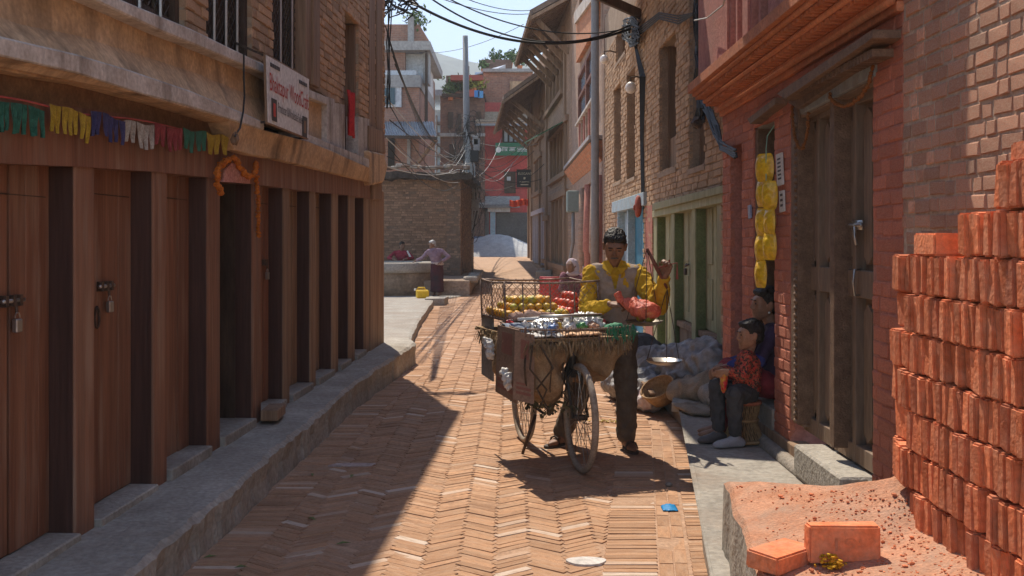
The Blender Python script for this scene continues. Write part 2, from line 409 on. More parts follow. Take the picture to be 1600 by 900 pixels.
# ================================================================== raised stone ledge in front of the left house
def hl(y): return .20 + .008 * max(0, y - 4)
mb = MB()
def ledge(u, v):
    y = 2.2 + v * 10.35
    e = XL(y) - .0 + .028 * noise.noise((y * 2.2, 0, 1)) + .014 * noise.noise((y * 9, 0, 1)) + .012 * noise.noise((y * 27, 0, 1)); bev = .014 + .026 * abs(noise.noise((y * 5, 4, 0)))
    prof = [(-2.1, hl(y)), (-1.75, hl(y)), (e - .22, hl(y) + .003), (e - bev * 1.6, hl(y) - .002), (e, hl(y) - bev * 1.4), (e - .012 + .035 * noise.noise((y * 6, 7, 0)), hl(y) * .45), (e + .012 * noise.noise((y * 6, 9, 0)), -.03)]
    k = min(int(u * 6 + .5), 6); x, z = prof[k]
    return Vector((x, y, z + .006 * noise.noise((x * 3, y * 2, 5))))
mb.grid(ledge, 6, 320)
n0 = len(mb.v); ring = [mb.v[320 * 7 + k] for k in range(7)]
mb.add(ring + [Vector((-2.1, ring[0].y, -.03))], [tuple(range(8))])
led = kind(mb.build('stone_ledge', CONC), 'structure')
# second slab, beyond the corner of the left house
def slab(name, pts, z1, z0, mat, jit=.012, lab=None):
    mb = MB(); n = len(pts); P = []
    for i in range(n):
        a, b = Vector(pts[i]), Vector(pts[(i + 1) % n]); m = max(1, int((b - a).length / .35))
        P += [a.lerp(b, k / m) + Vector((U(-jit, jit), U(-jit, jit))) for k in range(m)]
    c = sum(P, Vector((0, 0))) / len(P); zf = z1 if callable(z1) else (lambda x, y: z1)
    zt = [zf(p.x, p.y) for p in P]
    top = [Vector((p.x + (c.x - p.x) * .012, p.y + (c.y - p.y) * .012, z)) for p, z in zip(P, zt)]
    mid = [Vector((p.x, p.y, z - .015)) for p, z in zip(P, zt)]
    bot = [Vector((p.x, p.y, z0)) for p in P]; m = len(P)
    mb.add(top + mid + bot + [Vector((c.x, c.y, zf(c.x, c.y)))], [(i, (i + 1) % m, 3 * m) for i in range(m)] + [(r * m + i, r * m + (i + 1) % m, r * m + m + (i + 1) % m, r * m + m + i) for r in (0, 1) for i in range(m)])
    return mb.build(name, mat)
kind(slab('pavement', [(-1.36, 13.0), (-1.58, 17), (-1.78, 22.6), (-3, 23.0), (-9, 23), (-9, 13.1), (-1.8, 13.0)], .14, -.05, STONE), 'structure')
kind(slab('well_court', [(-1.9, 23.2), (-1.75, 25.2), (-1.3, 26.4), (-1.5, 33), (-9, 33), (-9, 23.2)], .03, -.06, STONE), 'structure')
p = on(706, 474, .12)
tag(slab('stone_block', [(-2.0, 22.7), (-1.55, 22.8), (-1.52, 23.6), (-2.0, 23.6)], .16, -.04, STONE), 'low square stone block beside the drain next to the round well', 'stone block')
# right-hand pavement along the red house and on towards the sacks
def zr(x, y): return .15 + .01 * noise.noise((x * 2, y * 2, 0))
kind(slab('right_pavement', [(XR(2.2), 2.2), (XR(4), 4), (XR(6), 6), (XR(7.8), 7.8), (1.36, 8.6), (1.42, 10), (1.6, 13), (1.6, 19), (1.55, 27), (3, 27), (3, 2.2)], zr, -.05, STONE), 'structure')
# ================================================================== LEFT HOUSE (shop front with brown plank doors)
FL = Facade((-1.88 - .043 * 2.3, 2.2), (-1.88 + .043 * 7.8, 12.3), 1)
LH = thing('shop_house', 'old two storey shop house with a long row of brown plank doors', 'house', (-2.4, 7, 0))
TL = .018
# posts: px left, px right, py top, py bottom
posts = [(-62, -25, 247, 935), (118, 148, 259, 843), (240, 261, 267, 771), (325, 344, 277, 709), (395, 408, 287, 665), (443, 452.5, 291, 629), (485, 493.5, 298, 606), (519, 528.5, 302, 578), (545, 554.5, 304, 557), (569, 577, 309, 547)]
for i, (a, b, t, bo) in enumerate(posts):
    mb = MB(); s0, zt = FL.sz(a, t, .0); s1, _ = FL.sz(b, t, 0); y = FL.w(s1, 0).y
    FL.rect(mb, s0, s1, hl(y) - .01, zt + .03, .0, -.18)
    mb.build('door_post', PAINT if i < 5 else WOODW, LH, bevel=.006)
    mb = MB(); FL.rect(mb, s0 - .004, s0 + .004, hl(y), zt + .02, -.012, -.175); mb.build('post_shade_strip', REVSHADE, LH)  # added strip: the post's shaded near side as dark colour
mb = MB(); FL.poly(mb, [(579, 300), (600, 298), (600, 560), (579, 560)], .012, -.3); mb.build('corner_post', WOODW, LH, bevel=.008)
mb = MB(); FL.poly(mb, [(583, 275), (597, 280), (597, 312), (583, 312)], .04, -.3); mb.build('corner_capital', WOODW, LH, bevel=.01)
# lintel beam over the doors
top = [(-90, 120), (0, 150), (180, 176), (356, 218), (366, 236), (433, 249), (578, 284)]
bot = [(578, 311), (545, 305), (483, 299), (392, 287), (326, 277), (238, 268), (117, 260), (0, 255), (-90, 243)]
mb = MB(); FL.poly(mb, top + bot, .012, -.22); mb.build('lintel_beam', PAINT, LH)
# door leaves: planks between posts
def sx(px): return FL.sz(px, 300, 0)[0]
lock = None
for i in range(len(posts) - 1):
    a, b = sx(posts[i][1]), sx(posts[i + 1][0]); deep = -.30 if i == 3 else -.115
    zt = FL.sz(posts[i + 1][0], posts[i + 1][2])[1] + .02; y = FL.w((a + b) / 2, 0).y; zb = hl(y) + .03
    mat = PAINT if i < 5 else WOODW
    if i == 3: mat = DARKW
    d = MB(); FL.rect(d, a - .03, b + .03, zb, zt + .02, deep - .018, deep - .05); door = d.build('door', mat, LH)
    nl = 4 if i != 0 else 6; ws = [U(.8, 1.2) for _ in range(nl)]; tot = sum(ws); u = a + .004
    for q in ws:
        wd = q / tot * (b - a - .008); mb = MB(); FL.rect(mb, u, u + wd - .005, zb + .01, zt, deep + U(-.004, .004), deep - .02); mb.build('plank', mat, door, bevel=.003); u += wd
    mb = MB(); FL.rect(mb, a + .04, b - .04, zt - .16, zt - .155, deep + .004, deep - .01); mb.build('groove_bead', DARKW, door)
    if i == 3:
        for u0 in (a - .02, b - .02):
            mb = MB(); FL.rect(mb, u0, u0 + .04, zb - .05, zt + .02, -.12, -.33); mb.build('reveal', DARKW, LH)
    # sill
    mb = MB(); z = hl(y) + (.035 if i < 2 else .06); FL.rect(mb, a + .004, b - .004, hl(y) - .02, z, .03, deep - .02 if i == 3 else -.13); mb.build('sill', CONC if i < 5 else STONE, LH, bevel=.006)
# hasps and padlocks
def hasp(px, py, rootoff, wpx, ln=.16):
    p = FL.pt(px, py, rootoff); t = thing('padlock', 'steel bolt and padlock on the brown door beside ' + hasp_l.pop(0), 'padlock', p, 'padlocks on the brown doors')
    mb = MB(); d = FL.d; n = FL.n
    mb.tube([p - d * ln * .5 + n * .012, p + d * ln * .5 + n * .012], .009, 8); mb.build('bolt', STEEL, t, True)
    for k in (-.35, 0, .3): mb = MB(); mb.box(p + d * ln * k + n * .006, (.03, .022, .045), FL.ang - R(90)); mb.build('bracket', IRON, t)
    q = p + d * .02 + Vector((0, 0, -.075)) + n * .018
    mb = MB(); mb.tube([p + d * .02 + n * .012, p + d * .02 + n * .016 + Vector((0, 0, -.05))], .006, 6); mb.build('staple', IRON, t)
    mb = MB(); mb.tube([q + d * (.018 * math.cos(a)) + Vector((0, 0, .022 * math.sin(a) + .005)) for a in [math.pi * k / 8 for k in range(9)]], .0035, 6); mb.build('shackle', STEEL, t)
    mb = MB(); mb.box(q + Vector((0, 0, -.026)), (.022, .045, .055), FL.ang - R(90)); mb.build('lock_body', STEEL, t, bevel=.004)
hasp_l = ['the cracked plank', 'an oval pull', 'the garlanded doorway']
hasp(16, 470, -.105, 40); hasp(163, 447, -.105, 34); hasp(413, 410, -.105, 12, .05)
p = FL.pt(152, 496, -.105); mb = MB(); mb.tube([p + FL.d * (.022 * math.cos(a)) + Vector((0, 0, .05 * math.sin(a))) for a in [2 * math.pi * k / 16 for k in range(17)]], .006, 6)
tag(mb.build('door_pull', IRON), 'oval iron pull on the brown door left of its padlock', 'door pull')
# recess band above lintel (soffit timber), near part
mb = MB(); FL.poly(mb, [(-90, 60), (0, 100), (140, 124), (250, 155), (358, 188), (358, 226), (180, 180), (0, 156), (-90, 130)], -.03, -.2); mb.build('soffit_board', pmat('soffit_wood', (.16, .085, .04), (.27, .155, .075), 14, .95, .5, 60), LH)
# cornice: pale drip edge, ochre underside, deep beam further along
mb = MB(); FL.poly(mb, [(-90, 34), (30, 63), (120, 84), (200, 108), (300, 142), (413, 190), (413, 204), (300, 168), (220, 147), (120, 115), (0, 88), (-90, 66)], .12, -.1); mb.build('cornice_edge', WHITEP, LH, bevel=.008)
fr = [FL.pt(x, y, .118) for x, y in [(-90, 66), (0, 88), (120, 115), (220, 147), (300, 168), (358, 187)]]
lo = [FL.pt(x, y, .045) for x, y in [(-90, 86), (0, 109), (60, 121), (140, 133), (200, 150), (250, 163), (358, 196)]]
mb = MB(); mb.prism(fr + lo[::-1], [p - FL.n * .14 for p in fr + lo[::-1]]); mb.build('cornice_underside', PLAST, LH)
fr = [FL.pt(x, y, .11) for x, y in [(358, 186), (413, 203), (483, 221), (520, 236), (577, 262)]] + [FL.pt(x, y, .07) for x, y in [(577, 284), (520, 270), (470, 258), (433, 249), (395, 243), (366, 235), (358, 215)]]
mb = MB(); mb.prism(fr, [p - FL.n * .22 for p in fr]); mb.build('cornice_beam', PLAST, LH, bevel=.006)
# corner corbel
mb = MB(); FL.poly(mb, [(577, 235), (600, 240), (606, 262), (600, 285), (580, 290)], .09, -.2); mb.build('corner_corbel', PLAST, LH, bevel=.02)
# parapet panel: leans back from the drip edge (lower part faces the sky), then upright
rows = [[(-90, 36), (30, 66), (120, 87), (200, 111), (300, 145), (420, 195)], [(-90, -10), (30, 38), (120, 55), (200, 80), (300, 112), (420, 160)], [(-90, -120), (30, -60), (120, -30), (200, 10), (300, 60), (420, 110)]]
V = [[FL.pt(x, y, o) for x, y in r] for r, o in zip(rows, (.09, .015, 0))]
mb = MB(); n = 6
mb.add([p for r in V for p in r] + [p - FL.n * .12 for p in V[2]] + [p - FL.n * .2 for p in V[0]], [(r * n + k, r * n + k + 1, r * n + n + k + 1, r * n + n + k) for r in range(3) for k in range(n - 1)])
mb.build('parapet_panel', PLAST, LH)
# upper pale ledge under the windows
mb = MB(); FL.poly(mb, [(-90, -150), (192, 0), (300, 45), (410, 99), (483, 136), (483, 152), (410, 114), (300, 68), (255, 50), (147, 0), (-90, -115)], .10, -.12); mb.build('window_ledge', WHITEP, LH, bevel=.008)
mb = MB(); FL.poly(mb, [(483, 140), (512, 152), (512, 164), (483, 152)], .06, -.1); FL.poly(mb, [(470, 205), (577, 249), (577, 262), (470, 219)], .08, -.1); FL.poly(mb, [(511, 151), (523, 155), (523, 233), (511, 228)], .05, -.1); mb.build('plaster_band', WHITEP, LH, bevel=.004)
mb = MB(); FL.poly(mb, [(413, 110), (513, 155), (513, 228), (413, 190)], .0, -.1); mb.build('niche_panel', PLAST, LH)
mb = MB(); FL.poly(mb, [(523, 160), (539, 164), (539, 236), (523, 230)], .03, -.1); mb.build('whitewashed_dado', WHITEP, LH); mb = MB(); FL.poly(mb, [(560, 182), (577, 186), (577, 252), (560, 246)], .03, -.1); mb.build('whitewashed_dado', WHITEP, LH)
# upper brick wall with tall windows
zled = lambda px, py: FL.sz(px, py)[1]
def op(x0, x1, yb, yt): 
    s0, z0 = FL.sz(x0, yb); s1, _ = FL.sz(x1, yb); z1 = FL.sz((x0 + x1) / 2, yt)[1]; return (s0, s1, z0 - TL * s0, z1 - TL * s0)
TOPZ = 4.6
sA, sB = FL.sz(-90, 0)[0] - .6, FL.sz(600, 0)[0]
zb0 = FL.sz(300, 45)[1] - TL * FL.sz(300, 45)[0] - .02
wins = [op(150, 288, 45, -60), op(322, 393, 78, -60), op(425, 478, 112, -60), op(537, 560, 238, 28)]
wins = [(a, b, zb0 - .2 if i < 3 else c, TOPZ - .6 if i < 3 else d) for i, (a, b, c, d) in enumerate(wins)]
brick_wall(FL, sA, sB, zb0 - .02, TOPZ, wins, LH, BRICKL, MORT, nmax=300, tilt=TL, depth=.3, proud=.014)
sC = FL.sz(500, 150)[0]
brick_wall(FL, FL.sz(513, 150)[0], sB, zb0 - .50, zb0 - .02, [wins[3]], LH, BRICKL, MORT, nmax=0, tilt=TL, depth=.3)
mb = MB(); cell_wall(FL, mb, 0 - 2, sB, TOPZ + .0, 5.35, [], .004, -.3, TL); mb.build('upper_wall', MORT, LH)
# hidden mass: rear wall, end wall, roof slab so that the house is solid
mb = MB()
f = [FL.w(-2, 5.36, .05), FL.w(sB + .02, 5.6, .05), FL.w(sB + .02, 5.6, -4), FL.w(-2, 5.36, -4)]
mb.prism(f, [p + Vector((0, 0, .14)) for p in f]); mb.build('roof_slab', CONC, LH)
mb = MB(); f = [FL.w(sB - .28, 0, -.31), FL.w(sB, 0, -.31), FL.w(sB, 0, -4), FL.w(sB - .28, 0, -4)]; mb.prism(f, [p + Vector((0, 0, 5.58)) for p in f]); mb.build('end_wall', MORT, LH)
mb = MB(); f = [FL.w(-2, -.05, -.55), FL.w(sB - .3, -.05, -.55), FL.w(sB - .3, -.05, -.6), FL.w(-2, -.05, -.6)]; mb.prism(f, [p + Vector((0, 0, 5.3)) for p in f]); mb.build('inner_wall', VOID, LH)
# window joinery
for k, (a, b, c, d) in enumerate(wins):
    fr = MB(); t = TL * a
    for u in (a, b - .06): FL.rect(fr, u, u + .06, c + t, d + t, -.03, -.13)
    FL.rect(fr, a + .06, b - .06, c + t, c + t + .05 + (.2 if k < 3 else 0), -.04, -.12)
    fr.build('window_frame', WOODW if k > 1 else DARKW, LH)
    mb = MB(); FL.rect(mb, a, b, c + t, d + t, -.18, -.2); mb.build('window_shutter', DARKW, LH)
    if k < 3:
        n = 3 if k != 2 else 2; mb = MB()
        for q in range(1, n + 1):
            u = a + (b - a) * q / (n + 1); mb.tube([FL.w(u, c + t, -.03), FL.w(u, d + t, -.03)], .011, 6)
        mb.build('window_bars', STEEL, LH)
        mb = MB(); cs = .075                         # diamond wire lattice
        W_, H_ = b - a, d - c
        for q in range(-int(H_ / cs) - 1, int(W_ / cs) + 1):
            for sgn in (1, -1):
                u0 = a + q * cs; pts = []
                for z in (0, H_):
                    pts.append((u0 + z if sgn > 0 else u0 + H_ - z, z))
                (ua, za), (ub, zb_) = pts
                # clip to the window
                lo_, hi_ = a + .03, b - .03
                def clip(u1, z1, u2, z2):
                    if u1 == u2: return None
                    ts = [0, 1]
                    for lim in (lo_, hi_):
                        tt = (lim - u1) / (u2 - u1)
                        if 0 < tt < 1: ts.append(tt)
                    ts.sort(); out = []
                    for t1, t2 in zip(ts, ts[1:]):
                        m = (t1 + t2) / 2; um = u1 + (u2 - u1) * m
                        if lo_ < um < hi_: out.append(((u1 + (u2 - u1) * t1, z1 + (z2 - z1) * t1), (u1 + (u2 - u1) * t2, z1 + (z2 - z1) * t2)))
                    return out
                for (p1, p2) in (clip(ua, za, ub, zb_) or []):
                    mb.tube([FL.w(p1[0], c + t + p1[1], -.06), FL.w(p2[0], c + t + p2[1], -.06)], .0035, 4, cap=False)
        mb.build('wire_lattice', IRON, LH)
# carved wooden pilaster between windows
mb = MB(); FL.poly(mb, [(478, -30), (486, -30), (486, 128), (478, 124)], .03, -.1); mb.build('wooden_pilaster', WOODW, LH, bevel=.004); mb = MB(); FL.poly(mb, [(490, -30), (500, -30), (500, 138), (490, 132)], .05, -.1); mb.build('wooden_pilaster', WOODW, LH, bevel=.004)
mb = MB(); FL.poly(mb, [(577, -60), (586, -60), (586, 200), (577, 196)], .02, -.1); FL.poly(mb, [(589, -60), (598, -60), (598, 212), (589, 206)], .03, -.1); FL.poly(mb, [(577, 196), (600, 206), (603, 240), (577, 236)], .05, -.1); mb.build('corner_pilaster', WOODW, LH, bevel=.006)
# ------------------------------------------------------------------ shop sign
def text_mesh(s, size, depth, mat, parent, o, dx, up, name='lettering', bold=0, fit=None):
    cu = bpy.data.curves.new(name, 'FONT'); cu.body = s; cu.size = size; cu.extrude = depth; cu.offset = bold
    t = bpy.data.objects.new(name, cu); COL.objects.link(t)
    dg = bpy.context.evaluated_depsgraph_get(); me = bpy.data.meshes.new_from_object(t.evaluated_get(dg)); bpy.data.objects.remove(t)
    nrm = dx.cross(up)
    if fit:
        xs_ = [v.co.x for v in me.vertices]; ys_ = [v.co.y for v in me.vertices]; kx, ky = fit[0] / (max(xs_) - min(xs_)), fit[1] / (max(ys_) - min(ys_))
        for v in me.vertices: v.co.x *= kx; v.co.y *= ky; v.co.z *= .001
    b = world_loc(parent) if parent else Vector((0, 0, 0))
    for v in me.vertices: v.co = o + dx * v.co.x + up * v.co.y + nrm * v.co.z - b
    me.materials.clear(); me.materials.append(mat); q = bpy.data.objects.new(name, me); COL.objects.link(q); q.parent = parent; return q
SIGNW = pmat('sign_white', (.62, .60, .57), (.72, .70, .67), 5, .6, .05, 30, dirt=(.45, .38, .32), dscale=4, damt=.3)
RED = flat('sign_red', (.52, .05, .035), .6); INK = flat('sign_ink', (.06, .05, .05), .6)
so_ = .17; A, B, C_, D_ = [FL.pt(x, y, so_) for x, y in ((416, 86), (483, 124), (482, 216), (419, 191))]
SG = thing('shop_sign', 'white tin shop sign with red lettering and two small carvings drawn on it', 'sign', (A + B + C_ + D_) / 4, None)
mb = MB(); mb.prism([A, B, C_, D_], [p - FL.n * .02 for p in (A, B, C_, D_)]); mb.build('panel', SIGNW, SG)
for p, q in ((A, B), (B, C_), (C_, D_), (D_, A)): mb = MB(); mb.bar(p - FL.n * .01, q - FL.n * .01, .014, .022); mb.build('frame', WOODW, SG)
for p in (A, B): mb = MB(); mb.bar(p - FL.n * .02, p - FL.n * .2 + Vector((0, 0, .08)), .015); mb.build('bracket', IRON, SG)
for p in (C_, D_): mb = MB(); mb.bar(p - FL.n * .02, p - FL.n * .22, .015); mb.build('bracket', IRON, SG)
dxs = (B - A).normalized(); dys = (A - D_).normalized(); Wd = (B - A).length; Hd = (A - D_).length
dx2 = (((B + C_) / 2) - ((A + D_) / 2)).normalized()
def st(u, v): return D_.lerp(A, v).lerp(C_.lerp(B, v), u) + FL.n * .003
text_mesh('Bhaktapur WoodCraft', 1, .001, RED, SG, st(.045, .50), (st(.96, .47) - st(.045, .50)).normalized(), dys, fit=(Wd * .91, Hd * .36))
text_mesh('Producer &Wholesale Seller', 1, .001, INK, SG, st(.22, .225), (st(.8, .19) - st(.22, .225)).normalized(), dys, fit=(Wd * .58, Hd * .15))
for (u, v, wdt, h) in ((.13, .22, .11, .34), (.88, .16, .13, .34)):
    mb = MB(); f = [st(u - wdt / 2, v - h / 2), st(u + wdt / 2, v - h / 2), st(u + wdt / 2, v + h / 2), st(u - wdt / 2, v + h / 2)]; mb.prism([p + FL.n * .002 for p in f], f); mb.build('carving_print', INK, SG)
    mb = MB(); wdt *= .4; h *= .6; f = [st(u - wdt / 2, v - h / 2), st(u + wdt / 2, v - h / 2), st(u + wdt / 2, v + h / 2), st(u - wdt / 2, v + h / 2)]; mb.prism([p + FL.n * .004 for p in f], f); mb.build('carving_print', RED if u < .5 else WOODW, SG)
for (u, v, n) in ((.07, .86, 5), (.73, .84, 5)):
    mb = MB()
    for k in range(n):
        f = [st(u + k * .042, v), st(u + k * .042 + .03, v), st(u + k * .042 + .03, v + .06), st(u + k * .042, v + .06)]; mb.prism([p + FL.n * .002 for p in f], f)
    mb.build('small_print', INK, SG)
# ------------------------------------------------------------------ bunting of coloured prayer flags (one string)
cols = [((.02, .10, .065), (.05, .20, .14), -30, 70, 150, 172), ((.42, .27, .02), (.58, .40, .05), 78, 141, 160, 181), ((.03, .035, .12), (.10, .09, .22), 142, 194, 171, 189), ((.40, .36, .31), (.56, .52, .46), 194, 242, 188, 196), ((.26, .025, .035), (.40, .09, .09), 242, 286, 194, 203), ((.03, .13, .08), (.07, .24, .16), 286, 323, 201, 207), ((.42, .27, .02), (.58, .40, .05), 323, 356, 207, 214)]
p0 = FL.pt(160, 175, .03)
BU = thing('prayer_flag_bunting', 'string of pleated green, yellow, blue, white and red cloth flags under the cornice', 'bunting', p0)
for ci, (c1, c2, xa, xb, ya, yb) in enumerate(cols):
    m = pmat('flag_cloth%d' % ci, tuple(x * .55 for x in c1), tuple(x * .75 for x in c2), 30, .95, .3, 120)
    nf = max(3, int((xb - xa) / 8.5)); hpx = 45 - 15 * (xa / 350)
    for q in range(nf):                                  # each flag hangs folded down its middle
        u0, u1 = (q - .06) / nf, (q + 1.06) / nf; hh = hpx * U(.9, 1.06); tw = U(-.02, .03); dp = U(.006, .013)
        def fn(u, v):
            uu = u0 + (u1 - u0) * (u + (.5 - u) * (.55 * v)) + .0; px = xa + (xb - xa) * (uu + tw * v); py = ya + (yb - ya) * uu + v * hh + 2 * math.sin(uu * 7 + ci)
            f = 1 - abs(2 * u - 1)
            return FL.pt(px, py, .06) - FL.n * (dp * f * (.25 + .75 * v) + .004 * math.sin(q * 2.1)) + FL.n * .004 * math.sin(v * 5 + q) * v
        mb = MB(); mb.grid(fn, 6, 5); o = mb.build('flag', m, BU); sm = o.modifiers.new('t', 'SOLIDIFY'); sm.thickness = .0015
mb = MB(); mb.tube([FL.pt(-30 + 386 * k / 12, 148 + 66 * (k / 12) - 3 * math.sin(k), .05) for k in range(13)], .004, 5); mb.build('string', flat('red_string', (.4, .06, .05)), BU)
# ------------------------------------------------------------------ garland and painted niche over the doorway
ORG = pmat('marigold', (.34, .075, .012), (.60, .19, .02), 60, .9, .6, 160, rnd=.2)
def garland(name, label, pts, r, F=None, group=None, mat=None):
    P = [Vector(p) for p in pts]; L = 0; beads = []
    base = P[0]; t = thing(name, label, 'garland', base, group)
    d = [0]
    for a, b in zip(P, P[1:]): d.append(d[-1] + (b - a).length)
    n = int(d[-1] / (r * 1.25)); mb = MB()
    for i in range(n + 1):
        s = d[-1] * i / n; k = max(j for j in range(len(d)) if d[j] <= s + 1e-9); k = min(k, len(P) - 2)
        q = P[k].lerp(P[k + 1], (s - d[k]) / max(d[k + 1] - d[k], 1e-6))
        mb.ball(q + Vector((U(-1, 1), U(-1, 1), U(-1, 1))) * r * .3, (r * U(.8, 1.15), r * U(.8, 1.15), r * U(.6, .9)), 7, 5, jit=.4, rot=Matrix.Rotation(U(0, 3), 3, Vector((U(-1, 1), U(-1, 1), U(-1, 1))).normalized()))
    kind(mb.build('blossoms', mat or ORG, t), 'stuff'); mb = MB(); mb.tube(P, .003, 5); mb.build('thread', flat('thread', (.3, .2, .1)), t); return t
garland('flower_garland', 'dried orange marigold garland looped over the shadowed doorway in the brown doors', [FL.pt(x, y, .05) for x, y in ((345, 302), (340, 288), (338, 272), (345, 258), (357, 250), (364, 246), (369, 250), (375, 262), (382, 272), (389, 276), (396, 272), (399, 262), (400, 255))], .022)
garland('flower_garland', 'short dried marigold strand hanging down the post beside the shadowed doorway', [FL.pt(x, y, .03) for x, y in ((400, 255), (401, 280), (403, 310), (404, 340), (405, 368))], .018)
mb = MB(); FL.poly(mb, [(349, 284), (352, 266), (362, 254), (372, 256), (380, 268), (390, 278), (391, 287)], .022, .0)
tag(mb.build('painted_plaque', pmat('faded_pink', (.45, .16, .14), (.60, .34, .28), 30, .9, .2, 60)), 'small faded pink painted plaque over the shadowed doorway under the garland', 'plaque')
# wooden block standing on the ledge by a post
p = FL.pt(427, 632, .09); p.z = hl(p.y) + .063
mb = MB(); mb.box(p, (.12, .30, .075), .05); tag(mb.build('wood_block', WOODW, bevel=.006), 'small squared wood block lying on the sill of the shop ledge', 'wood block')
# red cloth hanging from the slot window
CLR = pmat('red_cloth', (.40, .012, .018), (.56, .03, .03), 10, .85, .3, 60)
mb = MB(); o_ = .06
def cl(u, v):
    a = FL.pt(543 + 10 * u + 3 * v, 140 + 70 * v + 6 * u, .07); return a + FL.n * .018 * math.sin(u * 9 + v * 3) + FL.d * .01 * math.sin(v * 7)
mb.grid(cl, 12, 14); o = mb.build('hanging_cloth', CLR, None, True); o.modifiers.new('t', 'SOLIDIFY').thickness = .012
tag(o, 'bright red cloth hanging from the tall narrow window beside the white sign', 'cloth')
# wire dropping from the ledge to a dark knot above the garland
mb = MB(); mb.tube([FL.pt(x, y, .13) for x, y in ((381, 84), (381, 120), (382, 150), (380, 175), (375, 200), (367, 213))], .006, 6)
W1 = thing('dangling_cable', 'thin black cable dangling across the pale cornice to a frayed knot', 'cable', FL.pt(381, 150, .13)); mb.build('cable', BLACK, W1)
mb = MB(); mb.ball(FL.pt(367, 218, .12), (.025, .025, .04), 8, 6, jit=.6); mb.build('frayed_knot', WOODW, W1)
# ================================================================== RIGHT RED HOUSE
PINKB = pmat('red_washed_brick', (.40, .115, .065), (.58, .215, .13), 10, .85, .4, 70, rnd=.16, dirt=(.36, .17, .12), dscale=4, damt=.5)
PINKP = pmat('red_washed_plaster', (.36, .125, .09), (.48, .20, .15), 7, .9, .4, 50, dirt=(.30, .17, .12), dscale=3, damt=.5)
TANB = pmat('sandy_red_brick', (.44, .195, .12), (.62, .34, .225), 14, .92, .6, 70, rnd=.22, dirt=(.54, .40, .29), dscale=9, damt=.75, tint=((.30, .19, .14), .12, .6))
TANM = pmat('sandy_mortar', (.40, .285, .205), (.54, .41, .31), 8, .95, .7, 50, bdist=.015)
TERRA = pmat('terracotta_moulding', (.48, .145, .06), (.64, .25, .115), 9, .85, .4, 60, rnd=.14, dirt=(.30, .14, .08), dscale=5, damt=.5)
DOORW = pmat('grey_brown_door_wood', (.15, .098, .062), (.26, .175, .118), 7, .7, .35, 60, stretch=(1, 1, .15), rnd=.08, dirt=(.30, .235, .185), dscale=3, damt=.4)
CARV = pmat('carved_dark_wood', (.12, .072, .045), (.24, .15, .095), 16, .75, .7, 110, rnd=.1)
BLUEW = pmat('faded_blue_wash', (.22, .235, .235), (.36, .37, .36), 8, .9, .3, 40, dirt=(.20, .14, .10), dscale=5, damt=.7)
FR_ = Facade((1.71, 1.6), (1.71, 8.06), -1)
RH = thing('red_brick_house', 'red washed brick house with moulded cornice and carved panelled door', 'house', (2.2, 5, .1))
def fs(px, off=0): return FR_.sz(px, 300, off)[0]
def fz(px, py, off=0): return FR_.sz(px, py, off)[1]
ZT = 2.545
opsR = [(fs(1160), fs(1142), 0, fz(1150, 225)), (fs(1211), fs(1178), .30, fz(1195, 190)), (fs(1365), fs(1235), .2, fz(1300, 140))]
brick_wall(FR_, fs(1412), FR_.L, .12, ZT, opsR, RH, PINKB, PINKP, nmax=300, proud=.006, course=.070, jt=.005, depth=.3)
brick_wall(FR_, -.6, fs(1412), .12, 2.70, [], RH, TANB, TANM, nmax=300, proud=.006, course=.065, L=.145, jt=.011, depth=.3)
# narrow recess, room behind the doorway, upper storey and unseen eave (deep stub shaped to shade the pavement)
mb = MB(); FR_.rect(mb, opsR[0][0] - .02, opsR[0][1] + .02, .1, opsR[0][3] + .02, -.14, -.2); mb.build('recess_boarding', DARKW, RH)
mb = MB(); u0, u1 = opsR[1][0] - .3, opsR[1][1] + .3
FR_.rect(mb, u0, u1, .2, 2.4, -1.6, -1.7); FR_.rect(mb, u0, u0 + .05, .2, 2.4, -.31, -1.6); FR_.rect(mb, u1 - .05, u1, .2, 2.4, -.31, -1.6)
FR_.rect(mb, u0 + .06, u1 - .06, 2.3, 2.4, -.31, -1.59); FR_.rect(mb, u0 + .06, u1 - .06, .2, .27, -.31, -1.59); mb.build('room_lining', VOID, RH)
for (o, za, zb) in ((.03, 2.50, 2.545), (.07, 2.547, 2.575), (.15, 2.607, 2.63), (.235, 2.662, 2.685), (.285, 2.687, 2.76)):
    mb = MB(); FR_.rect(mb, fs(1412), FR_.L + .02, za, zb, o, -.05); mb.build('cornice_course', TERRA if o < .34 else PINKP, RH, bevel=.004)
for (o, za, zb, st_, wd, nm) in ((.145, 2.577, 2.605, .085, .045, 'dentil'), (.225, 2.632, 2.66, .075, .042, 'dentil')):
    u = fs(1412); proto = None
    mb = MB(); FR_.rect(mb, fs(1412), FR_.L, za, zb, o - .075, -.05); mb.build('dentil_bed', TERRA, RH)
    while u < FR_.L - .02:
        if proto is None: mb = MB(); FR_.rect(mb, u, u + wd, za + .004, zb - .002, o, o - .09); proto = mb.build(nm, TERRA, RH); u_p = u
        else: link_copy(proto, RH, proto.location + FR_.d * (u - u_p))
        u += st_
# ogee courses of curved tiles between the dentils (rounded roll)
for o, z, r in ((.15, 2.62, .018), (.235, 2.675, .018), (.05, 2.548, .02)):
    mb = MB(); mb.tube([FR_.w(fs(1412), z, o), FR_.w(FR_.L, z, o)], r, 8); mb.build('cornice_roll', TERRA, RH, True)
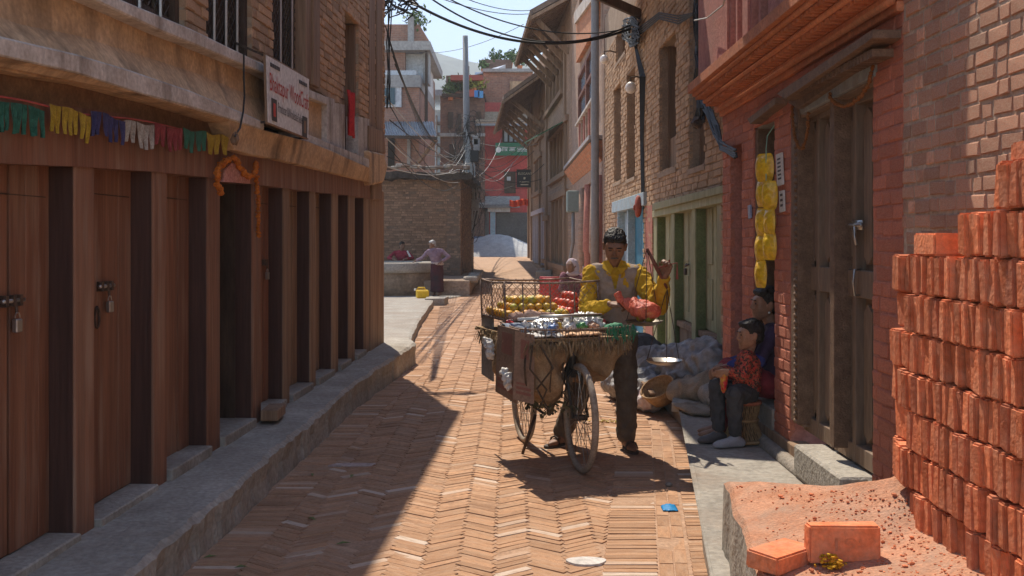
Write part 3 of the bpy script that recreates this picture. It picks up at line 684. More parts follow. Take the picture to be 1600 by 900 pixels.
# upper storey with red framed windows
uw = [(fs(1160, .2), fs(1136, .2), 2.83, 4.0), (fs(1200, .2), fs(1168, .2), 2.83, 4.0), (fs(1290, .2), fs(1212, .2), 2.86, 4.0)]
mb = MB(); cell_wall(FR_, mb, fs(1412) + .001, FR_.L, 2.76, 5.9, uw, .2, -.1); mb.build('upper_wall', PINKP, RH)
mb = MB(); FR_.rect(mb, -.6, fs(1412), 2.70, 5.9, .0, -.3); mb.build('upper_wall', TANM, RH)
for a, b, c, d in uw:
    for u in (a, (a + b) / 2 - .02, b - .045): mb = MB(); FR_.rect(mb, u, u + .045, c, d, .185, .10); mb.build('window_frame', PINKP, RH)
    mb = MB(); FR_.rect(mb, a, b, c, d, .12, .115); mb.build('window_pane', flat('dusty_glass', (.12, .15, .17), .25), RH)
ov = 1.35
f = [FR_.w(5.6, 5.90, ov), FR_.w(FR_.L + .1, 5.90, ov), FR_.w(FR_.L + .1, 6.75, -.4), FR_.w(5.6, 6.75, -.4)]
mb = MB(); mb.prism(f, [p + Vector((0, 0, .12)) for p in f]); mb.build('unseen_tiled_eave', TERRA, RH)  # out-of-view stub, added at this length to shade the pavement
f = [FR_.w(-2, 5.92, .12), FR_.w(5.58, 5.92, .26), FR_.w(5.58, 6.6, -.4), FR_.w(-2, 6.6, -.4)]
mb = MB(); mb.prism(f, [p + Vector((0, 0, .12)) for p in f]); mb.build('unseen_tiled_eave', TERRA, RH)
mb = MB(); f = [FR_.w(-2, 0, -.32), FR_.w(FR_.L - .0, 0, -.32), FR_.w(FR_.L, 0, -3.5), FR_.w(-2, 0, -3.5)]
FR_.rect(mb, FR_.L - .3, FR_.L, 0, 6.6, -.31, -3.5); mb.build('side_wall', PINKP, RH)
# carved door surround
def pol(pts, o1, o0, name, mat, bevel=.003, parent=None):
    mb = MB(); FR_.poly(mb, pts, o1, o0); return mb.build(name, mat, parent or RH, bevel=bevel)
pol([(1213, 146), (1363, 46), (1363, 60), (1226, 155)], .13, -.04, 'door_cornice', CARV)
pol([(1230, 160), (1363, 68), (1363, 90), (1246, 170)], .05, -.04, 'door_cornice', CARV)
u, e = fs(1363, .1), fs(1228, .1); pr = None; zc = (fz(1363, 64, .1) + fz(1228, 157, .1)) / 2
while u < e:
    if pr is None: mb = MB(); FR_.rect(mb, u, u + .026, zc - .035, zc, .10, -.02); pr = mb.build('carved_tooth', CARV, RH); up = u
    else: link_copy(pr, RH, pr.location + FR_.d * (u - up))
    u += .045
pol([(1247, 164), (1365, 92), (1365, 119), (1251, 179)], .018, -.2, 'door_beam', BLUEW)
pol([(1251, 179), (1365, 119), (1365, 126), (1251, 185)], -.005, -.2, 'door_head', DOORW)
pol([(1167, 186), (1211, 152), (1211, 163), (1172, 194)], .08, -.04, 'small_cornice', CARV)
pol([(1178, 192), (1211, 168), (1211, 182), (1178, 206)], -.01, -.2, 'small_beam', BLUEW)
pol([(1236, 168), (1247, 166), (1247, 664), (1236, 655)], .012, -.09, 'carved_jamb', CARV)
pol([(1248, 166), (1255, 166), (1255, 668), (1248, 664)], -.02, -.09, 'door_jamb', DOORW)
pol([(1179, 195), (1184, 192), (1184, 600), (1179, 600)], -.01, -.2, 'carved_jamb', CARV)
u = fs(1241.5, .02); z = .42; pr = None                    # beads down the carved jamb
while z < 2.2:
    c = FR_.w(u, z, .014)
    if pr is None: mb = MB(); mb.ball(c, (.012, .03, .016), 8, 5); pr = mb.build('carved_bead', CARV, RH, True); z_p = z
    else: link_copy(pr, RH, pr.location + Vector((0, 0, z - z_p)))
    z += .042
pol([(1297, 150), (1303, 146), (1303, 700), (1297, 694)], .012, -.10, 'door_mullion', CARV)
DZ0 = .345
def leaf(pa, pb, ztop):
    a, b = sorted((fs(pa, -.06), fs(pb, -.06))); W_ = b - a
    mb = MB(); FR_.rect(mb, a, b, DZ0, ztop, -.115, -.14); lf = mb.build('door_leaf', DOORW, RH)
    zm = DZ0 + .86
    sw = .045
    for u in (a, a + W_ / 2 - sw / 2, b - sw): mb = MB(); FR_.rect(mb, u, u + sw, DZ0 + .005, ztop, -.06, -.12); mb.build('stile', DOORW, lf, bevel=.004)
    for z0_, z1_ in ((DZ0 + .005, DZ0 + .10), (zm, zm + .14), (ztop - .1, ztop)):
        for u in (a + sw + .001, a + W_ / 2 + sw / 2 + .001):
            mb = MB(); FR_.rect(mb, u, u + (W_ - 3 * sw) / 2 - .002, z0_, z1_, -.063, -.12); mb.build('rail', DOORW, lf, bevel=.004)
    for u in (a + sw, a + W_ / 2 + sw / 2):
        pw = (W_ - 3 * sw) / 2
        for z0_, z1_ in ((DZ0 + .10, zm), (zm + .14, ztop - .1)):
            mb = MB(); c = u + pw / 2; q = pw * .22
            f = [(c - q, z0_ + .07), (c, z0_ + .03), (c + q, z0_ + .07), (c + q, z1_ - .07), (c, z1_ - .03), (c - q, z1_ - .07)]
            mb.prism([FR_.w(x, z, -.08) for x, z in f], [FR_.w(x, z, -.12) for x, z in f]); mb.build('panel_moulding', DOORW, lf)
    return lf
zdt = fz(1300, 155, -.06)
l1 = leaf(1256, 1300, zdt + .02); l2 = leaf(1303, 1369, zdt + .02)
def hard(name, label, parts, loc):
    t = thing(name, label, name.split('_')[-1], loc)
    for nm, mbb, m in parts: mbb.build(nm, m, t, True)
p = FR_.pt(1341, 352, -.055); d = FR_.d; n = FR_.n; Z = Vector((0, 0, 1))
hard('door_bolt', 'worn steel sliding bolt on the carved double door', [('bolt', MB().tube([p - d * .09 + n * .014, p + d * .09 + n * .014], .010, 8), STEEL), ('plate', MB().box(p + n * .004, (.008, .15, .05)), STEEL), ('hanging_hasp', MB().tube([p + n * .016, p - Z * .05 + n * .02, p - Z * .10 + n * .016 - d * .02], .008, 6), STEEL)], p)
p = FR_.pt(1345, 440, -.055)
hard('pull_handle', 'slim steel pull handle low on the carved door', [('grip', MB().tube([p + Z * .06 + d * .02, p + Z * .06 + n * .03, p + n * .04, p - Z * .07 + n * .03, p - Z * .07 + d * .02], .006, 7), STEEL)], p)
# threshold, timber base rail, rounded kerb
mb = MB(); FR_.rect(mb, fs(1313, .10), fs(1240, .10), .16, .335, .10, -.25); mb.build('door_sill', CONC, RH, bevel=.012)
mb = MB(); FR_.rect(mb, fs(1365), fs(1313, .10) - .01, .16, .325, -.02, -.25); mb.build('door_sill', CONC, RH, bevel=.01)
mb = MB(); FR_.rect(mb, 3.1, FR_.L, .12, .265, .022, -.1); mb.build('base_rail', WOODW, RH, bevel=.006)
mb = MB(); mb.tube([FR_.w(2.7 + k * .3, .16 + .006 * noise.noise((k, 2, 0)), .045 + .006 * noise.noise((k, 0, 0))) for k in range(17)], [.048 + .005 * noise.noise((k, 5, 3)) for k in range(17)], 10); mb.build('rounded_kerb', STONE, RH, True)
mb = MB(); FR_.rect(mb, opsR[1][0], opsR[1][1], .14, .40, .02, -.5); mb.build('doorstep', CONC, RH, bevel=.01)
# papers pasted on the pilasters
PAP = pmat('pasted_paper', (.55, .52, .47), (.66, .63, .58), 8, .9, .1, 40, dirt=(.40, .33, .27), dscale=20, damt=.4)
def paper(pts, label, lines=5, mat=None):
    mb = MB(); FR_.poly(mb, pts, .022, .012); t = mb.build('pasted_notice', mat or PAP); tag(t, label, 'notice', None)
    (x0, y0), (x1, y1), (x2, y2), (x3, y3) = pts; mb = MB()
    for k in range(lines):
        v0 = .14 + .74 * k / lines; v1 = v0 + .35 / lines
        L_ = lambda u, v: (x0 + (x1 - x0) * u + (x3 - x0) * v * (1 - u) + (x2 - x1) * v * u, y0 + (y1 - y0) * u + (y3 - y0) * v * (1 - u) + (y2 - y1) * v * u)
        FR_.poly(mb, [L_(.2, v0), L_(.75, v0), L_(.75, v1), L_(.2, v1)], .0235, .0225)
    kind(mb.build('print', INK, t), 'stuff')
paper([(1212, 242), (1221, 238), (1223, 288), (1214, 291)], 'larger torn white notice pasted on the red pilaster beside the snack packets', 6)
paper([(1217, 299), (1224, 297), (1225, 330), (1218, 332)], 'small faded notice pasted below the larger one on the red pilaster', 3)
paper([(1168, 321), (1172, 320), (1173, 340), (1169, 342)], 'tiny bluish sticker on the narrow red pilaster', 0, flat('blue_sticker', (.30, .34, .45)))
garland('flower_garland', 'brown dried marigold swag looped across the head of the carved double door', [FR_.pt(x, y, .03) for x, y in ((1296, 147), (1299, 155), (1306, 162), (1318, 166), (1332, 162), (1345, 150), (1355, 136), (1361, 118), (1363, 104))], .011, mat=pmat('dry_flowers', (.16, .055, .015), (.32, .12, .03), 60, .95, .6, 160))
garland('flower_garland', 'dried flower strand hanging in a narrow loop at the carved door jamb', [FR_.pt(x, y, .03) for x, y in ((1238, 168), (1238, 190), (1242, 215), (1248, 229), (1254, 232), (1259, 220), (1262, 200), (1263, 178))], .011, mat=pmat('dry_flowers', (.16, .055, .015), (.32, .12, .03), 60, .95, .6, 160))
# snack packets strung in two columns in the doorway
YEL = pmat('yellow_foil_packet', (.66, .38, .01), (.86, .56, .03), 14, .28, .5, 40, spec=.6, rnd=.06, bdist=.015, dirt=(.45, .13, .02), dscale=16, damt=.5)
def packet(c, w_, h_, nm, lab):
    mb = MB(); a = R(U(-18, 18))
    dx = Vector((.53, -.85, 0)).normalized(); dx = Matrix.Rotation(a, 3, 'Z') @ dx; nn = dx.cross(Vector((0, 0, 1)))
    for sgn in (1, -1):
        def fn(u, v):
            e = max(0, math.sin(math.pi * min(1, max(0, (v - .07) / .86)))) ** .55 * math.sin(math.pi * u) ** .6
            wv = .60 + .40 * math.sin(math.pi * v) ** .5
            return c + dx * ((u - .5) * w_ * wv) + Z * ((.5 - v) * h_) + nn * sgn * (.002 + .026 * e + .008 * noise.noise((u * 5 + c.z * 9, v * 8, sgn * 3)) * e)
        mb.grid(fn, 14, 20)
    o = mb.build(nm, YEL, None, True, origin=c); tag(o, lab, 'snack packet', 'yellow snack packets hung on a string in the doorway'); return o
pk = [(1195, 262, 26), (1190, 302, 15), (1203, 305, 15), (1189, 347, 15), (1203, 347, 15), (1188, 389, 15), (1203, 384, 18), (1189, 428, 19)]
for i, (x, y, wpx) in enumerate(pk):
    c = FR_.pt(x, y, .06); packet(c, .115 if i not in (0,) else .15, .185, 'snack_packet', 'yellow foil snack packet hanging on the string in the dark doorway')
t = FR_.pt(1197, 232, .06); mb = MB(); mb.tube([FR_.pt(1210, 196, .0), FR_.pt(1199, 212, .04), t, FR_.pt(1197, 280, .06), FR_.pt(1196, 330, .06), FR_.pt(1196, 400, .06)], .0035, 5)
tag(mb.build('hanging_string', flat('green_string', (.25, .45, .33))), 'pale green string holding the yellow snack packets', 'string')
# ================================================================== brick dust platform and the brick stack
STKB = pmat('new_fired_brick', (.52, .135, .05), (.68, .225, .10), 12, .85, .5, 55, rnd=.27, dirt=(.58, .30, .19), dscale=11, damt=.6, tint=((.34, .10, .055), .3, .65))
def zP(x, y): return .445 + .10 * (x - .8) + .3 * max(0, x - 1.25) + .26 * max(0, min(y, 3.66) - 3.3) * max(0, min(1, (x - .9) / .46))
EX = lambda y: .765 + (y - 3.05) * .12 + .02 * noise.noise((y * 4, 0, 0)) + .008 * noise.noise((y * 15, 0, 0))
def plat(u, v):
    y = 1.9 + 2.43 * v; e = EX(y); far = 1.0
    if u == 0: return Vector((e, y, .1))
    if abs(u - .05) < .026: return Vector((e + .005 * noise.noise((y * 9, 3, 0)), y, .30))
    if abs(u - .10) < .026: return Vector((e + .004, y, zP(e, y) - .02))
    k = (u - .15) / .85; x = e + .02 + k * (1.705 - e - .02); yf = 4.33 - 1.5 * min(max(x - .92, 0), .45); yy = 1.9 + (yf - 1.9) * v
    return Vector((x, yy, zP(x, yy) + .006 * noise.noise((x * 5, yy * 5, 2)) + .003 * noise.noise((x * 16, yy * 16, 2)) - (.01 if v == 1 else 0)))
mb = MB(); mb.grid(plat, 20, 60)
rim = [mb.v[60 * 21 + i] for i in range(21)]
mb.add(rim + [Vector((p.x, p.y + .02, .1)) for p in rim], [(i, i + 1, 21 + i + 1, 21 + i) for i in range(20)])
PLT = pmat('dusty_stone_platform', (.40, .175, .095), (.56, .30, .19), 9, 1, .7, 90, dirt=(.34, .25, .19), dscale=6, damt=.75, bdist=.012)
dp_ = kind(mb.build('dust_platform', None, mats=[PLT, STONE]), 'structure')
for q in dp_.data.polygons: q.material_index = 1 if abs(q.normal.z) < .45 else 0
mb = MB()
for _ in range(2600):
    x, y = U(.85, 1.42), U(2.7, 4.2)
    if x < EX(y) + .03 or y > 4.22 - 1.5 * max(x - .92, 0): continue
    if random.random() > .18 + .8 * max(0, min(1, (x - 1.0) / .35)): continue
    r = U(.0015, .0048) * (2 if random.random() < .06 else 1); mb.ball((x, y, zP(x, y) + r * .5), (r * U(.8, 1.6), r * U(.8, 1.5), r * .7), 5, 3, jit=.5)
kind(mb.build('brick_crumbs', STKB), 'stuff'); bpy.data.objects['brick_crumbs']['label'] = 'red brick crumbs scattered over the dusty platform'
def brick_mesh(nm, L_=.23, W_=.112, H_=.056, jit=.004):
    bm = bmesh.new(); bmesh.ops.create_cube(bm, size=1)
    for v in bm.verts: v.co = Vector((v.co.x * W_, v.co.y * H_, v.co.z * L_)) + Vector((U(-jit, jit), U(-jit, jit), U(-jit, jit)))
    bmesh.ops.bevel(bm, geom=list(bm.edges), offset=.006, segments=2, affect='EDGES')
    me = bpy.data.meshes.new(nm); bm.to_mesh(me); bm.free(); me.materials.append(STKB); return me
# on edge, end grain to the street: x = length, y = thickness, z = width
def bm_var(): return brick_mesh('brick', .130, .232, .042, .005)
BV = [bm_var() for _ in range(8)]
GS = 'new bricks stacked on edge against the right wall'
def stack_brick(x, y, z, rz=0, ry=0, rx=0, lab='new orange brick on edge in the stack against the tan wall', sc=(1, 1, 1)):
    o = bpy.data.objects.new('brick', random.choice(BV)); COL.objects.link(o); o.location = (x, y, z); o.rotation_euler = (rx, ry, rz); o.scale = sc
    tag(o, lab, 'brick', GS); return o
RHT = .134
for k in range(11):
    zb = .245 + RHT * k; y = 3.67 + U(-.02, .01); ymin = 2.25
    if k == 9: y = 3.02
    if k == 10: y = 2.83
    first = True
    while y > ymin:
        if zb + .03 < zP(1.36, y) - .03: y -= .06; continue
        xo = U(-.014, .012) - .02 * max(0, (y - 3.45) / .2) * -1
        if first and k % 3 == 1 and k < 9:
            stack_brick(1.375 + .06, y - .115, zb + .066, R(90), lab='orange brick laid lengthwise at the end of the stacked bricks'); y -= .235; first = False; continue
        first = False; g = .0435 + U(0, .007)
        stack_brick(1.36 + .116 + xo + (.015 if y > 3.6 else 0), y - g / 2, zb + .066 + U(-.002, .002), R(U(-4, 4)), R(U(-1, 1)), R(U(-2.5, 2.5)), sc=(1, U(.92, 1.1), U(.975, 1.02))); y -= g
ztop = .245 + RHT * 9
def one_brick(x, y, z, rot, lab, size=(.232, .112, .058)):
    me = brick_mesh('brick', size[2], size[0], size[1], .003); o = bpy.data.objects.new('brick', me); COL.objects.link(o); o.location = (x, y, z); o.rotation_euler = rot
    tag(o, lab, 'brick'); return o
one_brick(1.425, 3.30, ztop + .034, (0, 0, R(84)), 'single brick laid flat on the lower step of the brick stack', (.232, .118, .075))
one_brick(1.46, 2.70, .245 + RHT * 11 + .028, (0, 0, R(88)), 'single brick laid flat on the topmost row of the stack')
# two loose bricks on the platform
ob = on(1321, 868, .495); bB = one_brick(ob.x, ob.y + .030, zP(ob.x, ob.y) + .058, (0, 0, R(1.5)), 'loose brick standing on its long edge on the dusty platform, stamped face outwards', (.232, .058, .116))
zB = zP(ob.x, ob.y)
fy = ob.y + .000
text_mesh('198', .055, .0012, STKB, bB, Vector((ob.x - .052, fy - .0022, zB + .038)), Vector((1, 0.026, 0)), Vector((0, 0, 1)), 'stamp', fit=(.115, .042))['kind'] = 'stuff'
oa = on(1228, 876, .49); one_brick(oa.x + .005, oa.y + .075, zP(oa.x, oa.y) + .027, (0, 0, R(38)), 'loose brick lying flat on the dusty platform beside the standing one', (.20, .125, .058))
# crushed yellow flowers
of = on(1300, 876, .49); mb = MB()
for _ in range(60): mb.ball((of.x + random.gauss(0, .018), of.y + random.gauss(0, .016), zP(of.x, of.y) + abs(random.gauss(.012, .012)) + .004), (U(.004, .009), U(.004, .009), U(.002, .006)), 5, 3, jit=.5)
tag(mb.build('crushed_marigold', pmat('crushed_marigold', (.35, .10, .01), (.80, .52, .02), 70, .9, .3, 90, rnd=.3), None, origin=of), 'crushed yellow marigold head dropped by the loose bricks', 'flower')
# ================================================================== TAN HOUSE with the green shop front
TANW = pmat('tan_old_brick', (.34, .20, .11), (.50, .335, .205), 12, .92, .5, 60, rnd=.2, dirt=(.48, .36, .25), dscale=2.5, damt=.5)
TANMO = pmat('tan_mortar', (.26, .18, .12), (.38, .28, .195), 5, .95, .6, 50)
GREENP = pmat('pale_green_paint', (.235, .245, .125), (.40, .39, .235), 7, .8, .35, 50, stretch=(1, 1, .2), rnd=.1, dirt=(.40, .33, .22), dscale=3, damt=.6)
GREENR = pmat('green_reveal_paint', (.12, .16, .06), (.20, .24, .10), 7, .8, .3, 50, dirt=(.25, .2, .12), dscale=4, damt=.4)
BLUED = pmat('blue_door_paint', (.02, .13, .21), (.05, .22, .32), 7, .6, .3, 50, dirt=(.12, .20, .23), dscale=3, damt=.4)
BLUEL = pmat('pale_blue_paint', (.24, .34, .39), (.40, .49, .53), 7, .8, .3, 50, dirt=(.35, .30, .25), dscale=4, damt=.5)
FG = Facade((1.86, 8.2), (1.72, 18.4), -1)
TH = thing('tan_brick_house', 'tall tan brick house with tall slot windows over a pale green shop front', 'house', (2.4, 13, .1))
def gs(px, off=0): return FG.sz(px, 300, off)[0]
def gzz(px, py, off=0): return FG.sz(px, py, off)[1]
def gop(x0, x1, yb, yt): return (gs(x1), gs(x0), gzz((x0 + x1) / 2, yb), gzz((x0 + x1) / 2, yt))
gw = [gop(960, 971, 284, 132), gop(980, 993, 278, 110), gop(1031, 1057, 266, 58), gop(1078, 1102, 260, -40), gop(963, 978, 90, -40)]
shop = (gs(1128), gs(1021), .1, gzz(1080, 312)); bshop = (gs(1006), gs(966), .1, gzz(985, 325))
zg1 = 4.9
brick_wall(FG, gs(1133), FG.L, .1, zg1, gw + [shop, bshop], TH, TANW, TANMO, nmax=300, minpx=6, depth=.35, proud=.014)
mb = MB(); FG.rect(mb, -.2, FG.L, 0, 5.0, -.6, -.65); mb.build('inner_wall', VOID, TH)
mb = MB(); FG.rect(mb, -.15, FG.L, zg1, 5.6, 0, -.3); mb.build('upper_wall', TANMO, TH)
for k, (a, b, c, d) in enumerate(gw):
    for u in (a, b - .05): mb = MB(); FG.rect(mb, u, u + .05, c, d, -.10, -.2); mb.build('window_frame', WOODW, TH)
    mb = MB(); FG.rect(mb, a + .05, b - .05, c, c + .42 if k == 2 else c + .06, -.12, -.18); mb.build('window_boarding', WOODW, TH)
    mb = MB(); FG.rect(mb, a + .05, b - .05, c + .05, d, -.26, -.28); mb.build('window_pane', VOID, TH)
    mb = MB(); FG.rect(mb, a - .05, b + .05, c - .06, c - .005, .025, -.2); mb.build('window_sill', TANMO, TH)
# broad tiled eave high above (shades the pavement beside the steps)
f = [FG.w(1.0, 5.05, 1.53), FG.w(6.5, 5.05, 1.50), FG.w(6.5, 6.3, -.6), FG.w(1.0, 6.3, -.6)]
mb = MB(); mb.prism(f, [p + Vector((0, 0, .12)) for p in f]); mb.build('unseen_tiled_eave', TERRA, TH)
for u in (1.6, 2.9, 4.2, 5.5): mb = MB(); mb.bar(FG.w(u, 4.6, .0), FG.w(u, 5.13, 1.2), .09, .12); mb.build('eave_strut', DARKW, TH)
# green shop front
def gpol(pts, o1, o0, name, mat, bevel=.004, parent=None): mb = MB(); FG.poly(mb, pts, o1, o0); return mb.build(name, mat, parent or TH, bevel=bevel)
gpol([(1019, 318), (1131, 289), (1131, 301), (1019, 329)], .05, -.1, 'shop_lintel', GREENP)
gpol([(1019, 330), (1131, 302), (1131, 316), (1019, 340)], .02, -.25, 'shop_lintel', GREENP)
gp = [(1020, 1026), (1048.5, 1053), (1080.5, 1086), (1120, 1128)]
zt = shop[3] + .02
for a, b in gp: mb = MB(); FG.rect(mb, gs(b), gs(a), .14, zt, .0, -.12); mb.build('door_post', GREENP, TH, bevel=.006)
for a, b in gp[1:] + gp[:1]: mb = MB(); FG.rect(mb, gs(b) - .004, gs(b) + .02, .14, zt, -.012, -.125); mb.build('post_side', GREENR, TH)
pb = [(.18, 'tall'), (.60, 's'), (.60, 's')]
for i in range(3):
    a, b = gs(gp[i + 1][0]) + .0, gs(gp[i][1]) - .0; z0_ = pb[i][0]
    mb = MB(); FG.rect(mb, a, b, z0_, zt, -.125, -.16); lf = mb.build('door', GREENP, TH)
    n = 4; wd = (b - a) / n
    for k in range(n): mb = MB(); FG.rect(mb, a + k * wd + .004, a + (k + 1) * wd - .004, z0_ + .01, zt - .02, -.105 + U(-.004, .004), -.13); mb.build('plank', GREENP, lf, bevel=.004)
    for k in (0, 2):
        for zz in ((z0_ + .12, z0_ + .52), (z0_ + .66, zt - .12)):
            mb = MB(); FG.rect(mb, a + k * wd + wd * .55, a + k * wd + wd * 1.45, zz[0], zz[1], -.094, -.11); mb.build('raised_panel', GREENP, lf, bevel=.006)
    if z0_ > .3:
        mb = MB(); FG.rect(mb, a, b, z0_ - .06, z0_ + .0, -.03, -.16); mb.build('sill', WOODW, TH, bevel=.005)
        for k in range(2): mb = MB(); FG.rect(mb, a + k * (b - a) / 2 + .006, a + (k + 1) * (b - a) / 2 - .006, .14, z0_ - .062, -.06, -.16); mb.build('dado_board', WOODW, TH, bevel=.005)
p = FG.pt(1074, 420, -.08); t = thing('padlock', 'dark chain and padlock on the middle pale green door', 'padlock', p)
mb = MB(); mb.tube([p + Vector((0, .06, .05)), p + Vector((-.02, 0, .03)), p + Vector((0, -.06, .05))], .012, 6); mb.build('chain', IRON, t)
mb = MB(); mb.box(p + Vector((-.02, 0, -.03)), (.03, .06, .07)); mb.build('lock_body', IRON, t, bevel=.005)
gpol([(1008, 322), (1019, 320), (1019, 545), (1008, 540)], .015, -.2, 'pilaster', PINKP)
# blue shop
a, b = bshop[0], bshop[1]; zt = bshop[3]
mb = MB(); FG.rect(mb, a - .3, b + .5, zt - .02, zt + .16, .05, -.1); mb.build('shop_lintel', BLUEL, TH, bevel=.005)
mb = MB(); FG.rect(mb, a, b, .15, zt, -.14, -.18); lf = mb.build('door', BLUED, TH)
n = 5; wd = (b - a) / n
for k in range(n): mb = MB(); FG.rect(mb, a + k * wd + .006, a + (k + 1) * wd - .006, .16, zt - .03, -.10 + (.03 if k in (1, 3) else 0), -.145); mb.build('plank', BLUED if k < 3 else BLUEL, lf, bevel=.005)
for u in (a - .04, a + (b - a) * .55, b - .04): mb = MB(); FG.rect(mb, u, u + .12, .13, zt, .01, -.13); mb.build('door_post', BLUEL if u > a else BLUED, TH, bevel=.005)
# red painted mask, globe lamps, drain pipe
p = FG.pt(997, 322, .08); mb = MB(); mb.ball(p, (.05, .10, .15), 12, 9, jit=.25); mb.ball(p + Vector((-.05, -.02, -.02)), (.02, .02, .04), 8, 5)
tag(mb.build('wall_ornament', pmat('red_brown_paint', (.25, .05, .03), (.40, .10, .06), 20, .7, .4, 60), None, True, origin=p), 'round red brown ornament hung by the blue lintel', 'ornament')
LAMPM = flat('frosted_globe', (.78, .74, .68), .35)
def globe(p, r, label, arm):
    t = thing('globe_lamp', label, 'lamp', p, 'globe lamps on the right hand walls'); mb = MB(); mb.ball(p, (r, r, r * 1.1), 16, 10); mb.build('globe', LAMPM, t, True)
    mb = MB(); mb.tube([p + Z * r * .9, p + Z * r * 1.9, p + Z * r * 2.1 + arm * .5, p + arm + Z * r * 1.8], .012, 6); mb.build('bracket', IRON, t)
globe(FG.pt(985.5, 137, .16), .075, 'unlit white globe lamp on the tan brick wall between slot windows', Vector((.17, .05, 0)))
# ================================================================== next houses along the right
PKW = pmat('pinkish_plaster', (.30, .185, .13), (.45, .31, .23), 3, .9, .5, 30, brick=(.24, .09, (.34, .25, .19), .012, 'wall'), dirt=(.28, .18, .13), dscale=1.5, damt=.6)
ORB = pmat('orange_brick_panel', (.42, .16, .075), (.55, .26, .14), 6, .9, .4, 30, brick=(.22, .07, (.42, .24, .15), .008, 'wall'))
GBR = pmat('grey_brown_brick', (.30, .18, .11), (.46, .30, .20), 5, .9, .6, 30, brick=(.24, .09, (.27, .19, .14), .016, 'wall'), dirt=(.20, .135, .09), dscale=.8, damt=.6)
BROWNF = pmat('brown_window_paint', (.13, .045, .03), (.20, .085, .055), 9, .6, .2, 50)
GLASSB = flat('blue_window_glass', (.20, .30, .38), .15)
PIPE = flat('grey_pipe', (.22, .215, .21), .6)
FP = Facade((1.715, 18.5), (1.66, 27.5), -1)
PH = thing('pink_plaster_house', 'pink plastered house with brown framed blue window and orange cornice', 'house', (2.2, 23, .1))
def ps(px, off=0): return FP.sz(px, 300, off)[0]
def pz(px, py, off=0): return FP.sz(px, py, off)[1]
def fop(F, x0, x1, yb, yt):
    a, b = F.sz(x1, yb), F.sz(x0, yb); m = F.sz((x0 + x1) / 2, yb)[1], F.sz((x0 + x1) / 2, yt)[1]; return (a[0], b[0], m[0], m[1])
pw = [fop(FP, 906, 934, 170, 88), fop(FP, 905, 918, 60, -20), fop(FP, 906, 940, 420, 285)]
mb = MB(); cell_wall(FP, mb, 0, FP.L, .1, 7.6, pw, 0, -.35); mb.build('wall', PKW, PH)
mb = MB(); FP.rect(mb, 0, FP.L, 0, 7.6, -.5, -.55); mb.build('inner_wall', VOID, PH)
for j in range(2):
    a, b, c, d = pw[0]; u0, u1 = (a, (a + b) / 2) if j == 0 else ((a + b) / 2, b)
    mb = MB()
    for u in (u0, u1 - .12): FP.rect(mb, u, u + .12, c, d, .05, -.1)
    for z in (c, (c + d) / 2 - .03, d - .08): FP.rect(mb, u0 + .12, u1 - .12, z, z + .08, .045, -.09)
    w_ = mb.build('window', BROWNF, PH); 
    mb = MB(); FP.rect(mb, u0 + .1, u1 - .1, c + .05, d - .05, -.03, -.05); mb.build('pane', GLASSB, w_)
mb = MB(); FP.poly(mb, [(900, 28), (930, -8), (930, 42), (900, 98)], .10, -.02); mb.build('brick_panel', ORB, PH)
mb = MB(); FP.poly(mb, [(897, 20), (932, -30), (932, -10), (897, 38)], .16, -.02); mb.build('white_moulding', WHITEP, PH)
a, b, c, d = pw[0]
for k in range(7):
    u = a + (b - a) * (k + .5) / 7; mb = MB(); FP.rect(mb, u - .09, u + .09, c - 1.15, c - .06, .05, -.01); mb.build('baluster', PKW if k % 2 else PINKP, PH)
mb = MB(); FP.rect(mb, a - .3, b + .3, c - .06, c + .0, .10, -.02); mb.build('window_sill', WHITEP, PH)
zc_ = pz(920, 268)
fr = [FP.w(.4, zc_, .01), FP.w(8.6, zc_, .01), FP.w(8.6, zc_ + .34, .24), FP.w(.4, zc_ + .34, .24)]
mb = MB(); mb.prism(fr, [FP.w(.4, zc_ + .0, -.02), FP.w(8.6, zc_, -.02), FP.w(8.6, zc_ + .40, -.02), FP.w(.4, zc_ + .40, -.02)]); mb.build('brick_cornice', ORB, PH)
mb = MB(); FP.rect(mb, .38, 8.65, zc_ + .405, zc_ + .48, .26, -.02); mb.build('lead_capping', pmat('grey_lichen_stone', (.26, .24, .24), (.42, .39, .38), 8, .9, .5, 30), PH)
a, b, c, d = pw[2]
for k in range(4):
    u = a + (b - a) * k / 3.4; mb = MB(); mb.tube([FP.w(u, .12, -.02), FP.w(u, 1.2, -.02), FP.w(u, 1.25, -.02), FP.w(u, d, -.02)], [.10, .10, .13, .09], 10); mb.build('timber_column', PKW if k % 2 else PINKP, PH, True)
mb = MB(); FP.rect(mb, a, b, .1, d, -.3, -.34); mb.build('shop_shutter', DARKW, PH)
mb = MB()
for z0_, z1_ in ((.1, 7.5),): FP.rect(mb, -.05, .02, z0_, z1_, .01, -.36)
mb.build('party_edge', PKW, PH)
mb = MB(); q = FP.w(.35, 0, .14); mb.tube([Vector((q.x, q.y, z)) for z in (.9, 2, 3, 4, 5, 6, 7)], .075, 12); DP = mb.build('drain_pipe', PIPE, None, True, origin=q)
tag(DP, 'grey plastic drain pipe running up the corner of the pink house', 'pipe')
globe(FP.pt(944, 93, .22), .07, 'small unlit globe lamp on the pink house beside the drain pipe', Vector((.2, .05, 0)))
p = FP.pt(895, 315, .2); mb = MB(); mb.box(p, (.3, .5, .52)); t = thing('meter_box', 'grey green metal meter box with conduits on the wall', 'meter box', p); mb.build('box', flat('grey_green_paint', (.20, .25, .23)), t, bevel=.02)
